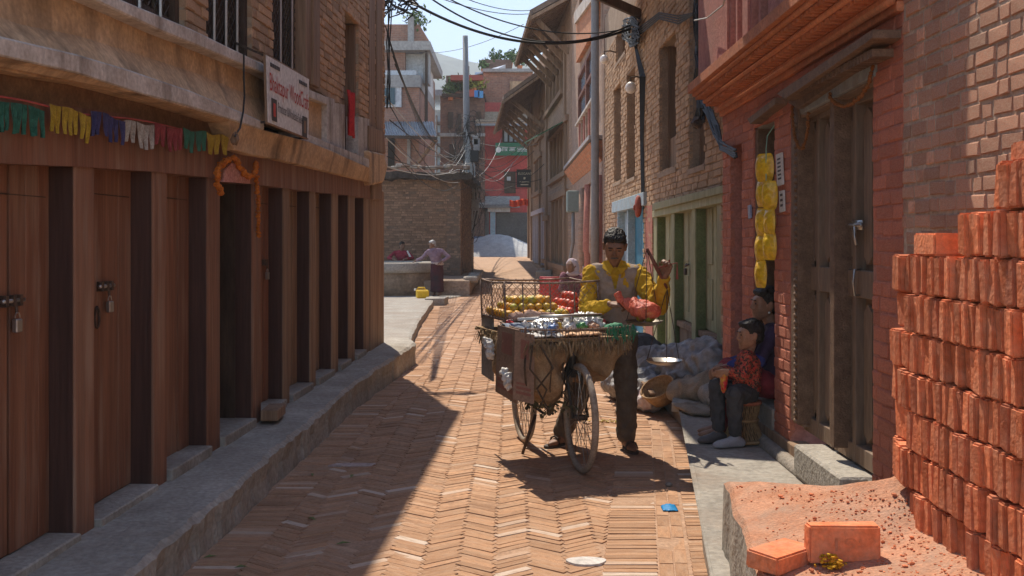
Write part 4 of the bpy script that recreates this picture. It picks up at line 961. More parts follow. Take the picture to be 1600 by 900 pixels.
mb = MB(); mb.tube([p + Vector((0, -.12, -.26)), p + Vector((0, -.12, -1.0)), p + Vector((-.05, .1, -1.35)), p + Vector((-.05, .1, -2.2))], .04, 8); mb.build('conduit', PIPE, t, True)
# far right run: lattice windows and timber struts
FQ = Facade((1.66, 27.6), (.76, 46.0), -1)
QH = thing('old_timber_house', 'weathered brick and timber house with latticed windows at the lane bend', 'house', (1.9, 36, .3))
qw = [fop(FQ, 854, 882, 160, 80), fop(FQ, 860, 888, 275, 205), fop(FQ, 836, 847, 300, 250), fop(FQ, 862, 887, 412, 310), fop(FQ, 833, 850, 412, 335), fop(FQ, 852, 858, 405, 345), fop(FQ, 838, 850, 215, 190)]
mb = MB(); cell_wall(FQ, mb, 0, FQ.L, .0, 8.6, qw, 0, -.4); mb.build('wall', GBR, QH)
mb = MB(); FQ.rect(mb, 0, FQ.L, 0, 8.6, -.5, -.55); mb.build('inner_wall', VOID, QH)
for i, (a, b, c, d) in enumerate(qw):
    m = WOODW if i not in (4,) else flat('lilac_paint', (.48, .43, .46))
    n = 5 if i != 3 else 4
    for k in range(n + 1):
        u = a + (b - a) * k / n; mb = MB(); FQ.rect(mb, u - .09, u + .09, c, d, .02, -.12); mb.build('window_bar' if i != 4 else 'shutter_slat', m, QH)
    mb = MB(); FQ.rect(mb, a - .15, b + .15, c - .15, c - .005, .14, -.1); mb.build('window_sill', WOODW, QH)
    mb = MB(); FQ.rect(mb, a - .15, b + .15, d + .005, d + .18, .10, -.1); mb.build('window_head', m, QH)
for px in (827, 832, 845, 856, 885):
    mb = MB(); s = FQ.sz(px, 200)[0]; FQ.rect(mb, s, s + .35, gz(FQ.w(s, 0).y), 7.5, .07, -.02); mb.build('timber_post', WOODW, QH)
TILE = pmat('old_roof_tile', (.14, .095, .07), (.26, .185, .14), 6, .95, .6, 30)
def eave(F, parent, s0, s1, zw, over, pitch, ns, mat=DARKW, th=.16):
    dz = over * math.tan(pitch)
    f = [F.w(s0, zw, 0), F.w(s1, zw, 0), F.w(s1, zw - dz, over), F.w(s0, zw - dz, over)]
    mb = MB(); mb.prism(f, [p - Z * .05 for p in f]); mb.build('soffit', mat, parent)
    n = max(3, int((s1 - s0) / .35))
    for k in range(n + 1):
        u = s0 + (s1 - s0) * k / n; mb = MB(); mb.bar(F.w(u, zw - .10, 0), F.w(u, zw - dz - .10, over + .05), .09, .09); mb.build('rafter', WOODW, parent)
    mb = MB(); g = [p + Z * .012 for p in f]; mb.prism([p + Z * th for p in g], g); rf = mb.build('tile_roof', TILE, parent)
    for k in range(ns):
        u = s0 + (s1 - s0) * (k + .5) / ns; mb = MB(); mb.bar(F.w(u, zw - dz - .9, .0), F.w(u, zw - dz * .8 - .12, over * .78), .12, .14); mb.build('eave_strut', WOODW, parent)
    mb = MB(); mb.bar(F.w(s0 - .05, zw - dz - .06, over), F.w(s1 + .05, zw - dz - .06, over), .08, .16); mb.build('fascia', WOODW, parent)
s_a = FQ.sz(853, 105)[0]; z_a = FQ.sz(853, 105)[1]
eave(FQ, QH, s_a - .2, FQ.L + .6, z_a - .1, 1.55, R(36), 6)
s_b = FQ.sz(890, 40)[0]; eave(FQ, QH, .2, s_a - 1.2, FQ.sz(890, 5)[1] + .2, 1.15, R(30), 6)
f = [FQ.pt(855, 205, .05), FQ.pt(882, 190, .05)]; GRM = flat('green_tin', (.05, .13, .06), .6)
mb = MB(); g = [f[0], f[1], f[1] + Vector((-.8, -.2, -.45)), f[0] + Vector((-.8, -.2, -.45))]; mb.prism(g, [p + Z * .04 for p in g]); tag(mb.build('tin_awning', GRM, None, origin=f[0]), 'small dark green tin awning over the lattice windows', 'awning')
# hanging black shop board
p = FQ.pt(832, 280, .0); S2 = thing('hanging_sign', 'black hanging board with pale lettering jutting from the timber house', 'sign', p)
c0 = at(807, 266, p.y); c1 = at(832, 266, p.y); c2 = at(832, 293, p.y); c3 = at(807, 293, p.y)
BOARD = flat('black_board', (.022, .02, .02), .5); CREAM = flat('cream_lettering', (.5, .45, .33))
mb = MB(); mb.prism([c0, c1, c2, c3], [q + Vector((0, .06, 0)) for q in (c0, c1, c2, c3)]); mb.build('panel', BOARD, S2)
px_ = p.y / FPX
text_mesh('ELEGANT', 5.2 * px_, .003, CREAM, S2, at(809.5, 273, p.y - .012), Vector((1, 0, 0)), Vector((0, 0, 1)))
for k, (yy, w_) in enumerate(((284.5, 15), (288.5, 12))): mb = MB(); mb.box(at(819.5, yy, p.y - .008), (w_ * px_, .01, 1.6 * px_)); mb.build('lettering_line', CREAM, S2)
mb = MB(); mb.box(at(819.5, 278.5, p.y - .008), (3 * px_, .01, 3.5 * px_)); mb.build('emblem', CREAM, S2)
mb = MB(); mb.tube([c0 + Vector((0, .03, .02)), c1 + Vector((.45, .03, .02))], .025, 6); mb.build('bracket', IRON, S2)
# red cloth valance under the sign
mb = MB(); y_ = 45.2
mb.grid(lambda u, v: at(796 + 29 * u, 312 + 10 * v + 1.5 * math.sin(u * 6), y_ + .12 * math.sin(u * 22)), 30, 3)
tag(mb.build('cloth_valance', pmat('red_yellow_cloth', (.55, .02, .02), (.70, .10, .02), 2, .9, .1, 20), None, True), 'red and orange cloth valance hung over the far shop opening', 'cloth').modifiers.new('t', 'SOLIDIFY').thickness = .02
# tumbled stone steps by the far right houses
for i, (x, y, w_, d_, h_) in enumerate(((1.15, 34, .55, .8, .30), (1.42, 31.5, .5, 1.2, .22), (1.5, 29.2, .45, 1.1, .18), (1.25, 36.2, .5, .9, .22))):
    mb = MB(); mb.box((x, y, gz(y) + h_ / 2 - .03), (w_, d_, h_), U(-.3, .3)); tag(mb.build('stone_step', STONE, None, bevel=.04), ['rough stone step block below the lilac shutter', 'low worn stone slab beside the dark doorway', 'flat stone slab near the red chairs', 'broken stone step at the lane bend'][i], 'stone step', 'stone steps along the right houses')
# ================================================================== END OF THE LANE AND LEFT COURT
OBR = pmat('weathered_court_brick', (.20, .115, .07), (.36, .225, .14), 8, .92, .6, 40, rnd=.28, dirt=(.14, .09, .06), dscale=1.2, damt=.5)
OBM = pmat('court_mortar', (.13, .085, .055), (.21, .145, .10), 5, .95, .6, 40)
FB = Facade((-7.5, 30.0), (-1.56, 30.0), 1)
FB.n = Vector((0, -1, 0))
BH = thing('brick_outhouse', 'low old brick building with dark ragged roof behind the round well', 'building', (-3.5, 32, .3))
brick_wall(FB, 2.6, FB.L, .3, 3.50, [], BH, OBR, OBM, nmax=300, course=.074, L=.22, minpx=5, depth=.4, proud=.02, skip=.03)
FB2 = Facade((-1.56, 29.98), (-1.50, 38.5), 1)
brick_wall(FB2, .0, FB2.L, .3, 3.46, [(.9, 1.5, .4, 2.4)], BH, OBR, OBM, nmax=0, course=.074, L=.22, depth=.4, proud=.02)
mb = MB(); mb.add([(-7.5, 30.4, 3.5), (-1.9, 30.4, 3.5), (-1.9, 38.4, 3.5), (-7.5, 38.4, 3.5)], [(0, 1, 2, 3)]); mb.build('ceiling', OBM, BH)
mb = MB(); FB2.rect(mb, .9, 1.5, .4, 2.4, -.2, -.25); mb.build('blocked_door', DARKW, BH)
mb = MB()
def ragged(u, v):
    x = -7.5 + 6.25 * u; y = 29.6 + 9 * v
    return Vector((x + .08 * noise.noise((y * 2, 1, 0)), y + .12 * noise.noise((x * 3, 0, 0)) * (v < .1), 3.52 + .16 * v + .10 * noise.noise((x * 2.3, y * 1.5, 0)) + .06 * noise.noise((x * 7, y * 5, 0))))
mb.grid(ragged, 60, 20); o = mb.build('ragged_roof', pmat('black_tar_roof', (.03, .024, .02), (.09, .07, .055), 5, .95, .6, 20), BH); o.modifiers.new('t', 'SOLIDIFY').thickness = .2
for k in range(26):
    x = -5.8 + k * .175 + U(-.06, .06); mb = MB(); mb.box((x, 29.62 + U(-.1, .2), 3.66 + U(-.03, .06)), (U(.12, .32), U(.2, .4), U(.06, .14)), U(-.6, .6)); mb.build('roof_stone', STONE if k % 3 else TILE, BH, bevel=.02)
# plinth
PLI = thing('stone_plinth', 'rough stone and brick plinth under the corner of the low brick building', 'plinth', (-1.6, 29, 0))
o = slab('plinth_body', [(-2.9, 26.6), (-1.16, 26.5), (-1.06, 33.0), (-1.9, 33.3), (-2.9, 30)], .42, -.05, pmat('plinth_stone', (.24, .165, .115), (.40, .30, .22), 4, .95, .8, 16, dirt=(.17, .11, .075), dscale=2, damt=.5, bdist=.03), jit=.03)
o.parent = PLI; o.location = -PLI.location
for k in range(9):
    mb = MB(); mb.box((-1.12 + U(-.05, .03), 27 + k * .68, .40 + U(-.03, .05)), (.34, .6, .14), U(-.15, .15)); mb.build('edge_stone', STONE, PLI, bevel=.03)
# well
WELL = thing('round_well', 'round stone water well with thick rim where two women lean', 'well', (-3.42, 27.4, 0))
wst = pmat('well_stone', (.22, .155, .105), (.36, .27, .19), 4, .92, .6, 14, dirt=(.10, .08, .055), dscale=1.6, damt=.7, bdist=.02)
mb = MB(); mb.lathe([(1.36, -.05), (1.36, .62), (1.34, .64), (1.02, .64), (1.02, -.05)], (-3.42, 27.4, 0), 40); mb.build('shaft', wst, WELL, True)
mb = MB(); mb.lathe([(1.42, .63), (1.43, .70), (1.42, .86), (1.38, .90), (1.02, .90), (1.0, .86), (1.0, .63)], (-3.42, 27.4, 0), 40); mb.build('rim', STONE, WELL, True)
for a in (-70, -35, 0):
    pass
# jerrycan
p = on(660, 466, .12); JC = thing('jerrycan', 'bright yellow plastic jerrycan on the slab before the well', 'jerrycan', (p.x, p.y, .12))
JY = flat('yellow_plastic', (.75, .48, .02), .4)
mb = MB(); mb.box((p.x, p.y, .12 + .10), (.30, .20, .20), .2); mb.build('body', JY, JC, bevel=.03)
mb = MB(); mb.tube([Vector((p.x - .12, p.y, .31)), Vector((p.x - .1, p.y, .37)), Vector((p.x + .05, p.y, .37)), Vector((p.x + .07, p.y, .31))], .018, 7); mb.build('handle', JY, JC, True)
mb = MB(); mb.lathe([(.03, 0), (.03, .05), (.0, .05)], (p.x - .17, p.y, .30), 10); mb.build('cap', flat('white_plastic', (.7, .68, .62)), JC)
# simple background houses: each wall faces the lane
BRK = pmat('far_red_brick', (.28, .125, .08), (.42, .22, .15), 3, .92, .4, 10, brick=(.24, .085, (.33, .22, .17), .012, 'wall'), dirt=(.40, .29, .23), dscale=.5, damt=.5)
BRKD = pmat('far_dark_brick', (.16, .085, .06), (.27, .155, .11), 2, .92, .5, 8, brick=(.24, .085, (.20, .13, .10), .014, 'wall'), dirt=(.10, .07, .055), dscale=.6, damt=.6)
GREYC = pmat('far_grey_concrete', (.28, .27, .26), (.42, .41, .39), 1.5, .9, .3, 10, dirt=(.18, .15, .13), dscale=.6, damt=.5)
WHT = pmat('far_white_wall', (.55, .56, .57), (.68, .69, .70), 1.5, .9, .2, 10, dirt=(.40, .36, .33), dscale=.7, damt=.4)
REDW = pmat('far_red_paint', (.40, .055, .05), (.52, .10, .085), 1.2, .85, .2, 10, dirt=(.32, .10, .09), dscale=.7, damt=.5)
def blk(mb, x0, x1, y0, y1, d, dep): # pixel rectangle at distance d, depth dep
    a, b = at(x0, y1, d), at(x1, y0, d); return mb.box(((a.x + b.x) / 2, d + dep / 2, (a.z + b.z) / 2), (b.x - a.x, dep, b.z - a.z))
def bpart(par, name, mat, x0, x1, y0, y1, d, dep, bevel=0): mb = MB(); blk(mb, x0, x1, y0, y1, d, dep); return mb.build(name, mat, par, bevel=bevel)
L1 = thing('brick_apartment', 'four storey unfinished brick apartment house with a pale window and tin canopy', 'building', at(630, 330, 46))
bpart(L1, 'lower_wall', BRK, 560, 655, 208, 400, 44, 8); bpart(L1, 'middle_wall', BRK, 560, 655, 136, 190, 44, 8); bpart(L1, 'rear_wing', BRK, 575, 664, 98, 400, 46.5, 6)
bpart(L1, 'slab_band', GREYC, 560, 656.5, 117, 136, 43.8, 8); bpart(L1, 'upper_wall', BRK, 560, 633, 78, 117, 45, 6); bpart(L1, 'white_wall', WHT, 627, 661, 74, 130, 45.4, 6)
bpart(L1, 'ledge', WHT, 560, 650, 110, 117, 44.2, .6); bpart(L1, 'top_slab', GREYC, 560, 672, 64, 78, 44.4, 8); bpart(L1, 'parapet', BRK, 560, 655, 38, 64, 46, 4)
mb = MB(); g = [at(655, 38, 46), at(672, 66, 46), at(655, 66, 46)]; mb.prism(g, [p + Vector((0, 4, 0)) for p in g]); mb.build('parapet_wedge', BRK, L1)
bpart(L1, 'chimney', GREYC, 637, 646, 26, 64, 45.6, .6); bpart(L1, 'side_column', GREYC, 661, 670, 78, 130, 45, 1.0); bpart(L1, 'drain_board', DARKW, 664, 668, 80, 200, 44.5, .2)
wf = bpart(L1, 'window', WHT, 597, 627, 132, 167, 43.85, .16); bpart(wf, 'pane', flat('dark_teal_glass', (.04, .075, .09), .15), 600, 617, 137, 163, 43.78, .05)
bpart(L1, 'door_opening', VOID, 606, 616, 212, 262, 43.9, .15); bpart(L1, 'door_frame', GREYC, 636, 641, 212, 262, 43.9, .15)
TIN = pmat('corrugated_tin', (.26, .28, .30), (.42, .43, .44), 2, .5, .3, 10, metal=.4, dirt=(.25, .17, .12), dscale=.7, damt=.5)
mb = MB()
def tin(u, v):
    a = at(585 + 92 * u, 190, 44); b = at(585 + 92 * u + 6 * v, 211, 42.2); q = a.lerp(b, v); q.z += .03 * math.sin(u * 150); return q
mb.grid(tin, 150, 2); mb.build('tin_canopy', TIN, L1).modifiers.new('t', 'SOLIDIFY').thickness = .02
mb = MB(); mb.bar(at(585, 213, 42.2), at(683, 216, 42.2), .1, .12); mb.build('canopy_rail', DARKW, L1)
mb = MB(); mb.bar(at(652, 256, 44), at(682, 218, 43), .12, .14); mb.build('canopy_strut', WOODW, L1)
# pale blue house in the gap
L2 = thing('pale_blue_house', 'narrow pale blue painted house seen through the gap between brick houses', 'building', at(672, 330, 58))
PB = pmat('pale_blue_wall', (.46, .60, .68), (.58, .70, .76), 1.5, .9, .2, 8)
bpart(L2, 'wall', PB, 655, 692, 172, 420, 58, 6); 
for k in range(5): bpart(L2, 'balcony', GREYC, 680, 693, 190 + 17 * k, 194 + 17 * k, 57.5, .5)
bpart(L2, 'balcony_post', GREYC, 681, 683, 180, 300, 57.4, .3); bpart(L2, 'roof_slab', TIN, 652, 703, 140, 149, 56.5, 5)
# dark cluttered brick house behind the pole
L3 = thing('cluttered_brick_house', 'dark weathered brick house behind the pole with roof plants and washing', 'building', at(720, 330, 53))
bpart(L3, 'wall', BRKD, 688, 757, 150, 400, 53, 6); bpart(L3, 'upper_wall', BRKD, 697, 752, 118, 150, 54.5, 4)
for (x0, x1, y0, y1) in ((700, 708, 175, 200), (715, 721, 178, 204), (744, 752, 175, 198), (702, 712, 225, 250), (744, 752, 225, 250)):
    w_ = bpart(L3, 'window', DARKW, x0, x1, y0, y1, 52.9, .2)
bpart(L3, 'floor_band', GREYC, 687, 758, 208, 213, 52.7, .3); bpart(L3, 'roof_edge', DARKW, 690, 758, 146, 151, 52.5, 5)
bpart(L3, 'red_canopy', flat('rust_red_tin', (.38, .08, .05)), 704, 754, 117, 125, 52, 3)
for k, (x, c) in enumerate(((733, (.45, .10, .06)), (741, (.05, .25, .60)), (747, (.10, .35, .65)))):
    o = bpart(None, 'hung_laundry', flat('laundry%d' % k, c), x, x + 8, 140 + k, 151 + k, 51.9, .03); tag(o, ['rust coloured washing hung on the cluttered house roof', 'blue washing hung beside the rust one on the roof', 'light blue washing hung next to the blue one'][k], 'laundry', 'washing on the far roof')
# red painted house closing the lane
L4 = thing('red_painted_house', 'red painted house closing the lane with a tiled skirt roof and grey shutter', 'building', at(785, 392, 54))
dR = 54
bpart(L4, 'upper_wall', BRK, 755, 832, 112, 168, dR + .6, 6); bpart(L4, 'painted_wall', REDW, 757, 840, 160, 420, dR, 6); bpart(L4, 'left_wall', BRKD, 737, 757, 190, 420, dR + .3, 6)
bpart(L4, 'parapet', GREYC, 754, 833, 107, 112, dR + .3, 6.4); bpart(L4, 'cream_block', PLAST, 797, 815, 127, 142, dR + .3, .5)
def skirt(y0, y1, x0, x1, mat):
    mb = MB(); g = [at(x0 + 14, y0, dR), at(x1, y0, dR), at(x1, y1, dR - 1.3), at(x0, y1, dR - 1.3)]; mb.prism(g, [p - Z * .12 + Vector((0, .1, 0)) for p in g]); mb.build('skirt_roof', mat, L4)
    for k in range(9):
        v = (k + .5) / 9; mb = MB(); mb.bar(g[0].lerp(g[3], v) + Z * .05, g[1].lerp(g[2], v) + Z * .05, .06, .05); mb.build('tile_course', mat, L4)
skirt(176, 191, 742, 840, pmat('pale_tiles', (.34, .27, .20), (.50, .42, .33), 4, .9, .5, 12)); bpart(L4, 'eave_board', flat('grey_blue_board', (.26, .30, .34)), 743, 838, 191, 196, dR - 1.25, .3)
skirt(308, 321, 742, 812, TIN); bpart(L4, 'shop_fascia', WHITEP, 762, 797, 320, 331, dR - 1.0, .9)
w_ = bpart(L4, 'window', DARKW, 785, 820, 197, 224, dR - .08, .3)
for k in range(4): bpart(w_, 'pane', flat('grey_pane', (.30, .33, .35), .3), 788 + 8 * k, 793 + 8 * k, 200, 221, dR - .14, .1)
w_ = bpart(L4, 'window', DARKW, 788, 806, 268, 302, dR - .08, .3); bpart(w_, 'pane', flat('pale_pane', (.45, .48, .50), .3), 792, 798, 276, 282, dR - .14, .1)
SB = bpart(None, 'green_sign', flat('sign_green', (.03, .16, .08), .6), 774, 826, 223, 243, dR - .75, .06)
tag(SB, 'long green shop sign with white lettering on the red painted house', 'sign')
WL = flat('white_letters', (.7, .72, .7)); mb = MB(); px_u = dR / FPX
def stroke(x0, x1, y0, y1): mb.box(at((x0 + x1) / 2, (y0 + y1) / 2, dR - .765), ((x1 - x0) * px_u, .01, (y1 - y0) * px_u))
for wa, wb in ((784, 793.5), (796, 806)):                 # head-line script, too far off to read
    stroke(wa, wb, 230.5, 231.3); x = wa + .8
    while x < wb - .5: stroke(x, x + .7, 231.3, 236.2); stroke(x - .9, x + .1, 232.5 + U(0, 1.5), 234.0 + U(0, 1.5)); x += U(1.9, 2.6)
for y_ in (231.2, 233.4, 235.6): stroke(808, 823, y_, y_ + .8)
kind(mb.build('lettering', WL, SB), 'stuff')
for xx in (776, 824): bpart(SB, 'bracket', IRON, xx, xx + 1, 224, 242, dR - .70, .8)
mb = MB(); mb.lathe([(.0, 0), (.15, 0), (.15, .02), (0, .02)], at(779, 234, dR - .77), 16, (0, -1, 0)); mb.build('emblem', flat('white_letters', (.7, .72, .7)), SB)
bpart(L4, 'shop_shutter', pmat('grey_shutter', (.10, .09, .085), (.16, .145, .135), 2, .7, .3, 12), 775, 826, 332, 420, dR - .06, .2)
for k in range(14): bpart(L4, 'shutter_slat', pmat('grey_shutter2', (.10, .09, .085), (.16, .145, .135), 2, .7, .3, 12), 775.5, 825.5, 334 + 6 * k, 336 + 6 * k, dR - .10, .05)
bpart(L4, 'blue_pillar', BLUEL, 766, 774, 331, 420, dR - .9, .4); bpart(L4, 'side_shutter', GREYC, 740, 764, 326, 420, dR - .2, .2)
mb = MB(); g = [at(825, 100, 58), at(757, 108, 58), at(770, 96, 60), at(790, 96, 60), at(800, 90, 60), at(825, 92, 60)]
bpart(L4, 'roof_hut', BRKD, 752, 800, 93, 110, 58, 3); bpart(L4, 'blue_tarpaulin', flat('tarpaulin', (.40, .50, .62)), 742, 757, 113, 117, 56, 2)
mb = MB(); g = [at(742, 117, 55), at(757, 110, 55), at(790, 101, 57), at(788, 106, 57), at(765, 113, 55)]; mb.prism(g, [p + Vector((0, 1.2, .0)) for p in g]); mb.build('roof_tarpaulin', flat('pale_tarp', (.55, .58, .64)), L4)
bpart(L4, 'chimney', DARKW, 730, 733, 103, 117, 57, .3)
# rooftop plants
LEAF = pmat('leaf', (.04, .09, .02), (.12, .19, .05), 3, .7, 0, 10, rnd=.3)
LEAFY = pmat('yellow_leaf', (.20, .24, .03), (.34, .36, .06), 3, .7, 0, 10, rnd=.3)
def bush(c, rx, rz, n, lab, mat=LEAF, pot=True):
    t = thing('rooftop_plant', lab, 'plant', c - Z * rz, 'plants on the far rooftops'); mb = MB()
    for _ in range(n):
        p = c + Vector((random.gauss(0, rx * .5), random.gauss(0, rx * .5), random.gauss(0, rz * .45))); s = U(.06, .16)
        a, b = Vector((U(-1, 1), U(-1, 1), U(-1, 1))).normalized() * s, Vector((U(-1, 1), U(-1, 1), U(-1, 1))).normalized() * s * .6
        mb.add([p - a, p + b, p + a, p - b], [(0, 1, 2, 3)])
    kind(mb.build('foliage', mat, t), 'stuff')
    mb = MB()
    for _ in range(4): mb.tube([c - Z * rz, c + Vector((U(-.5, .5) * rx, U(-.3, .3) * rx, U(-.2, .6) * rz))], .02, 5)
    mb.build('stems', DARKW, t)
    mb = MB(); mb.lathe([(.12, -.35), (.17, 0), (.15, 0)], c - Z * rz + Z * .05, 10); mb.build('pot', TERRA, t)
for (x, y, d, rx, rz, n, lab, m) in ((740, 130, 52.6, .55, .3, 260, 'bright yellow green bush on the cluttered house roof', LEAFY), (715, 132, 53, .7, .45, 260, 'dark bush beside the red canopy', LEAF), (775, 90, 58.6, .45, .45, 180, 'spindly plant on the roof hut', LEAF), (797, 88, 59, .5, .4, 200, 'green shrub on the tarpaulin roof', LEAF), (812, 92, 58, .6, .45, 220, 'leafy shrub where the roof meets the timber eaves', LEAF), (756, 101, 58, .4, .3, 120, 'small potted plant at the roof hut corner', LEAF), (650, 30, 46.2, .5, .5, 180, 'ragged plant on the brick apartment roof', LEAF), (704, 139, 52.8, .4, .3, 120, 'low plant at the roof edge by the pole', LEAF)):
    bush(at(x, y, d), rx, rz, n, lab, m)
# sand heap
SANDM = pmat('grey_sand', (.36, .36, .36), (.50, .50, .49), 4, 1, .5, 25)
mb = MB()
def heap(u, v):
    x = -3.1 + 4.9 * u; y = 46.8 + 5 * v; a = max(0, 1 - ((u - .48) / .5) ** 2) * max(0, 1 - ((v - .5) / .5) ** 2); px = u
    return Vector((x, y, gz(y) - .03 + (1.02 * a ** 1.1) * (1 + .18 * noise.noise((x * 1.3, y * 1.3, 4))) + .05 * noise.noise((x * 5, y * 5, 0)) * a))
mb.grid(heap, 50, 40); kind(mb.build('sand_heap', SANDM, None, True), 'stuff', 'heap of grey sand piled at the end of the lane')
p = at(750, 394, 50); mb = MB(); mb.ball((p.x, p.y, gz(50) + .35), (.9, .6, .55), 16, 10, jit=.35); tag(mb.build('tarp_bundle', flat('blue_tarp', (.06, .10, .17), .6), None, True), 'crumpled dark blue tarpaulin bundle beside the sand heap', 'bundle')
# ================================================================== pole and cables
pb_ = Vector((at(733, 415, 37).x, 37, 0)); hp = at(728, 56, 37).z
PO = thing('utility_pole', 'tall grey utility pole hung with tangled cables beside the brick building', 'pole', (pb_.x, 37, gz(37)))
tx = at(727, 56, 37).x
mb = MB(); mb.tube([(pb_.x, 37, gz(37) - .2), ((pb_.x + tx) / 2, 37, hp * .5), (tx, 37, hp)], [.16, .14, .10], 10); mb.build('shaft', PIPE, PO, True)
for z in (.35, .42, .50, .60): 
    c = Vector((pb_.x + (tx - pb_.x) * z, 36.85, hp * z)); mb = MB(); mb.box(c, (.75, .1, .1), U(-.3, .3)); mb.build('cross_arm', IRON, PO)
for k in range(5): 
    c = Vector((pb_.x + .05 + U(-.25, .25), 36.75, U(2.6, 5.2))); mb = MB(); mb.box(c, (U(.2, .4), .25, U(.3, .5))); mb.build('junction_box', BLACK if k % 2 else GREYC, PO, bevel=.02)
mb = MB()
for k in range(75):
    z = U(2.2, 6.0); c = Vector((pb_.x + U(-.2, .2), 36.8, z)); r1, r2 = U(.15, .5), U(.2, .8)
    mb.tube([c + Vector((r1 * math.cos(a), .1 * math.sin(a * 2), r2 * math.sin(a) - r2 * .5)) for a in [2 * math.pi * q / 12 for q in range(13)]], .009, 4, cap=False)
kind(mb.build('cable_tangle', BLACK, PO), 'stuff')
PALE = flat('pale_cable', (.42, .42, .40), .6)
mb = MB()
for k in range(16):
    x0 = U(-.15, .3); mb.tube([Vector((tx + .05, 36.8, 5.6)), Vector((pb_.x + x0, 36.7, 4.2)), Vector((pb_.x + x0 + U(-.1, .2), 36.7, 2.6)), Vector((pb_.x + .1 + U(-.1, .1), 36.75, 1.6))], .016, 5)
kind(mb.build('down_leads', PALE, PO), 'stuff')
def cable(a, b, drop, r=.012, mat=None, lab='', n=14):
    mb = MB(); P = sag(a, b, drop, n); mb.tube(P, r, 5); return tag(mb.build('overhead_cable', mat or BLACK, None, True, origin=P[0]), lab, 'cable', 'overhead cables strung across the lane')
cn = FL.w(sB, 4.05, .06)                                    # cable knot at the corner of the left house
rt = FG.pt(985, 45, .12)
cable(at(640, 2, 12.5), rt, .35, .019, None, 'thick black bundled cable swooping across the lane to the tan house', 24)
cable(at(655, -15, 12.6), rt + Z * .05, .42, .012, None, 'thinner black cable running beside the thick bundle across the lane', 24)
cable(at(668, -20, 13), at(990, 42, 15), .30, .010, None, 'black cable crossing above the thick bundle', 24)
for (a, b, dr, lab) in (((690, -2, 20), (840, 20, 30), .15, 'fine cable crossing the sky to the timber eaves, upper'), ((718, -6, 20), (842, 14, 30), .15, 'fine cable crossing the sky to the timber eaves, topmost'), ((655, 82, 45), (818, 38, 32), .3, 'single fine cable climbing from the apartment to the eaves')):
    cable(at(*a), at(*b), dr, .010, None, lab)
tops = [at(735, 255, 36.8), at(733, 240, 36.8), at(737, 270, 36.8), at(730, 225, 36.8), at(738, 285, 36.8)]
ends = [(605, 150, 14), (640, 230, 43), (700, 200, 52), (845, 225, 40), (856, 250, 37), (822, 225, 45), (700, 262, 31), (715, 270, 30), (690, 262, 30), (780, 215, 53), (606, 225, 14), (606, 190, 14), (606, 215, 14), (604, 240, 14), (608, 170, 14), (600, 262, 14), (612, 262, 30), (640, 262, 30), (660, 268, 30), (600, 200, 44), (640, 205, 44), (830, 215, 44), (835, 240, 42), (828, 262, 44), (840, 200, 40), (850, 280, 38), (826, 290, 44), (800, 255, 53), (760, 245, 52), (770, 290, 53), (690, 250, 52), (676, 225, 43), (790, 300, 53)]
for i, e in enumerate(ends):
    cable(tops[i % 5] + Vector((U(-.1, .1), 0, U(-.2, .2))), at(e[0] + U(-4, 4), e[1] + U(-5, 5), e[2]), U(.2, .8), .011 if e[2] > 20 else .008, PALE if i % 3 == 0 else BLACK, 'slack cable strung from the tangled utility pole')
for k in range(6):
    cable(at(602 + 3 * k, 40 + 12 * k, 13), at(668 + 5 * k, 216 + 3 * k, 42.2), .3, .008, BLACK, 'slack cable slanting from the left house corner to the tin canopy')
# knot of coils at the corner
mb = MB(); CK = thing('cable_coils', 'knot of black cable coils at the top corner of the brown door house', 'cable', at(612, 12, 12.4))
for k in range(26):
    c = at(606 + U(-14, 40), 5 + U(-20, 24), 12.4); r1, r2 = U(.04, .16), U(.04, .14); a0 = U(0, 6)
    mb.tube([c + Vector((r1 * math.cos(a + a0), .05 * math.sin(a), r2 * math.sin(a) )) for a in [U(4, 6) * q / 11 for q in range(12)]], U(.006, .012), 5)
kind(mb.build('coils', BLACK, CK), 'stuff')
mb = MB(); q = FL.w(sB + .02, 0, .07)
for k in range(3): mb.tube([Vector((q.x + U(-.05, .03), q.y - .03 + U(-.05, .05), z)) for z in (4.4, 3.9, 3.4, 3.1)], .008, 6)
mb.build('riser_cables', BLACK, CK)
# bundle on the tan house
CB = thing('cable_bundle', 'thick black cable bundle hanging down the tan brick wall into loose loops', 'cable', FG.pt(1092, 100, .06))
mb = MB()
for k in range(16):
    x0 = 1091 + U(-6, 6); mb.tube([FG.pt(x0 + U(-3, 3) + 2 * j / 10, -20 + 21 * j, .05 + U(0, .05)) for j in range(11)], U(.010, .02), 5)
for k in range(12):
    m = U(0, 1); mb.tube([FG.pt(1096 + U(-4, 4), 140 + U(-20, 30), .07), FG.pt(1100 + 14 * m, 165 + 20 * U(0, 1), .12), FG.pt(1112 + 12 * m, 205 + 15 * U(-1, 1), .14), FG.pt(1128 + U(-3, 3), 228 + U(-8, 8), .16), FR_.pt(1150 + U(-4, 4), 240 + U(-8, 8), .05)], U(.006, .011), 5)
for k in range(10): mb.tube([FG.pt(985 + U(-6, 8) + 8 * math.cos(a), 48 + U(-10, 12) + 14 * math.sin(a), .10) for a in [6 * q / 10 for q in range(11)]], .014, 5)
for k in range(5): mb.tube([FG.pt(988, 50, .06), FG.pt(1000 + k * 2, 120, .03), FG.pt(1001 + k, 220, .03), FG.pt(1003 + k, 320, .03)], .009, 5)
for k in range(4): mb.tube([FG.pt(990, 50 + 4 * k, .06), FG.pt(1030, 20 + 3 * k, .08), FG.pt(1060, 25 + 4 * k, .09), FG.pt(1088, 20, .07)], .01, 5)
kind(mb.build('cables', BLACK, CB), 'stuff')
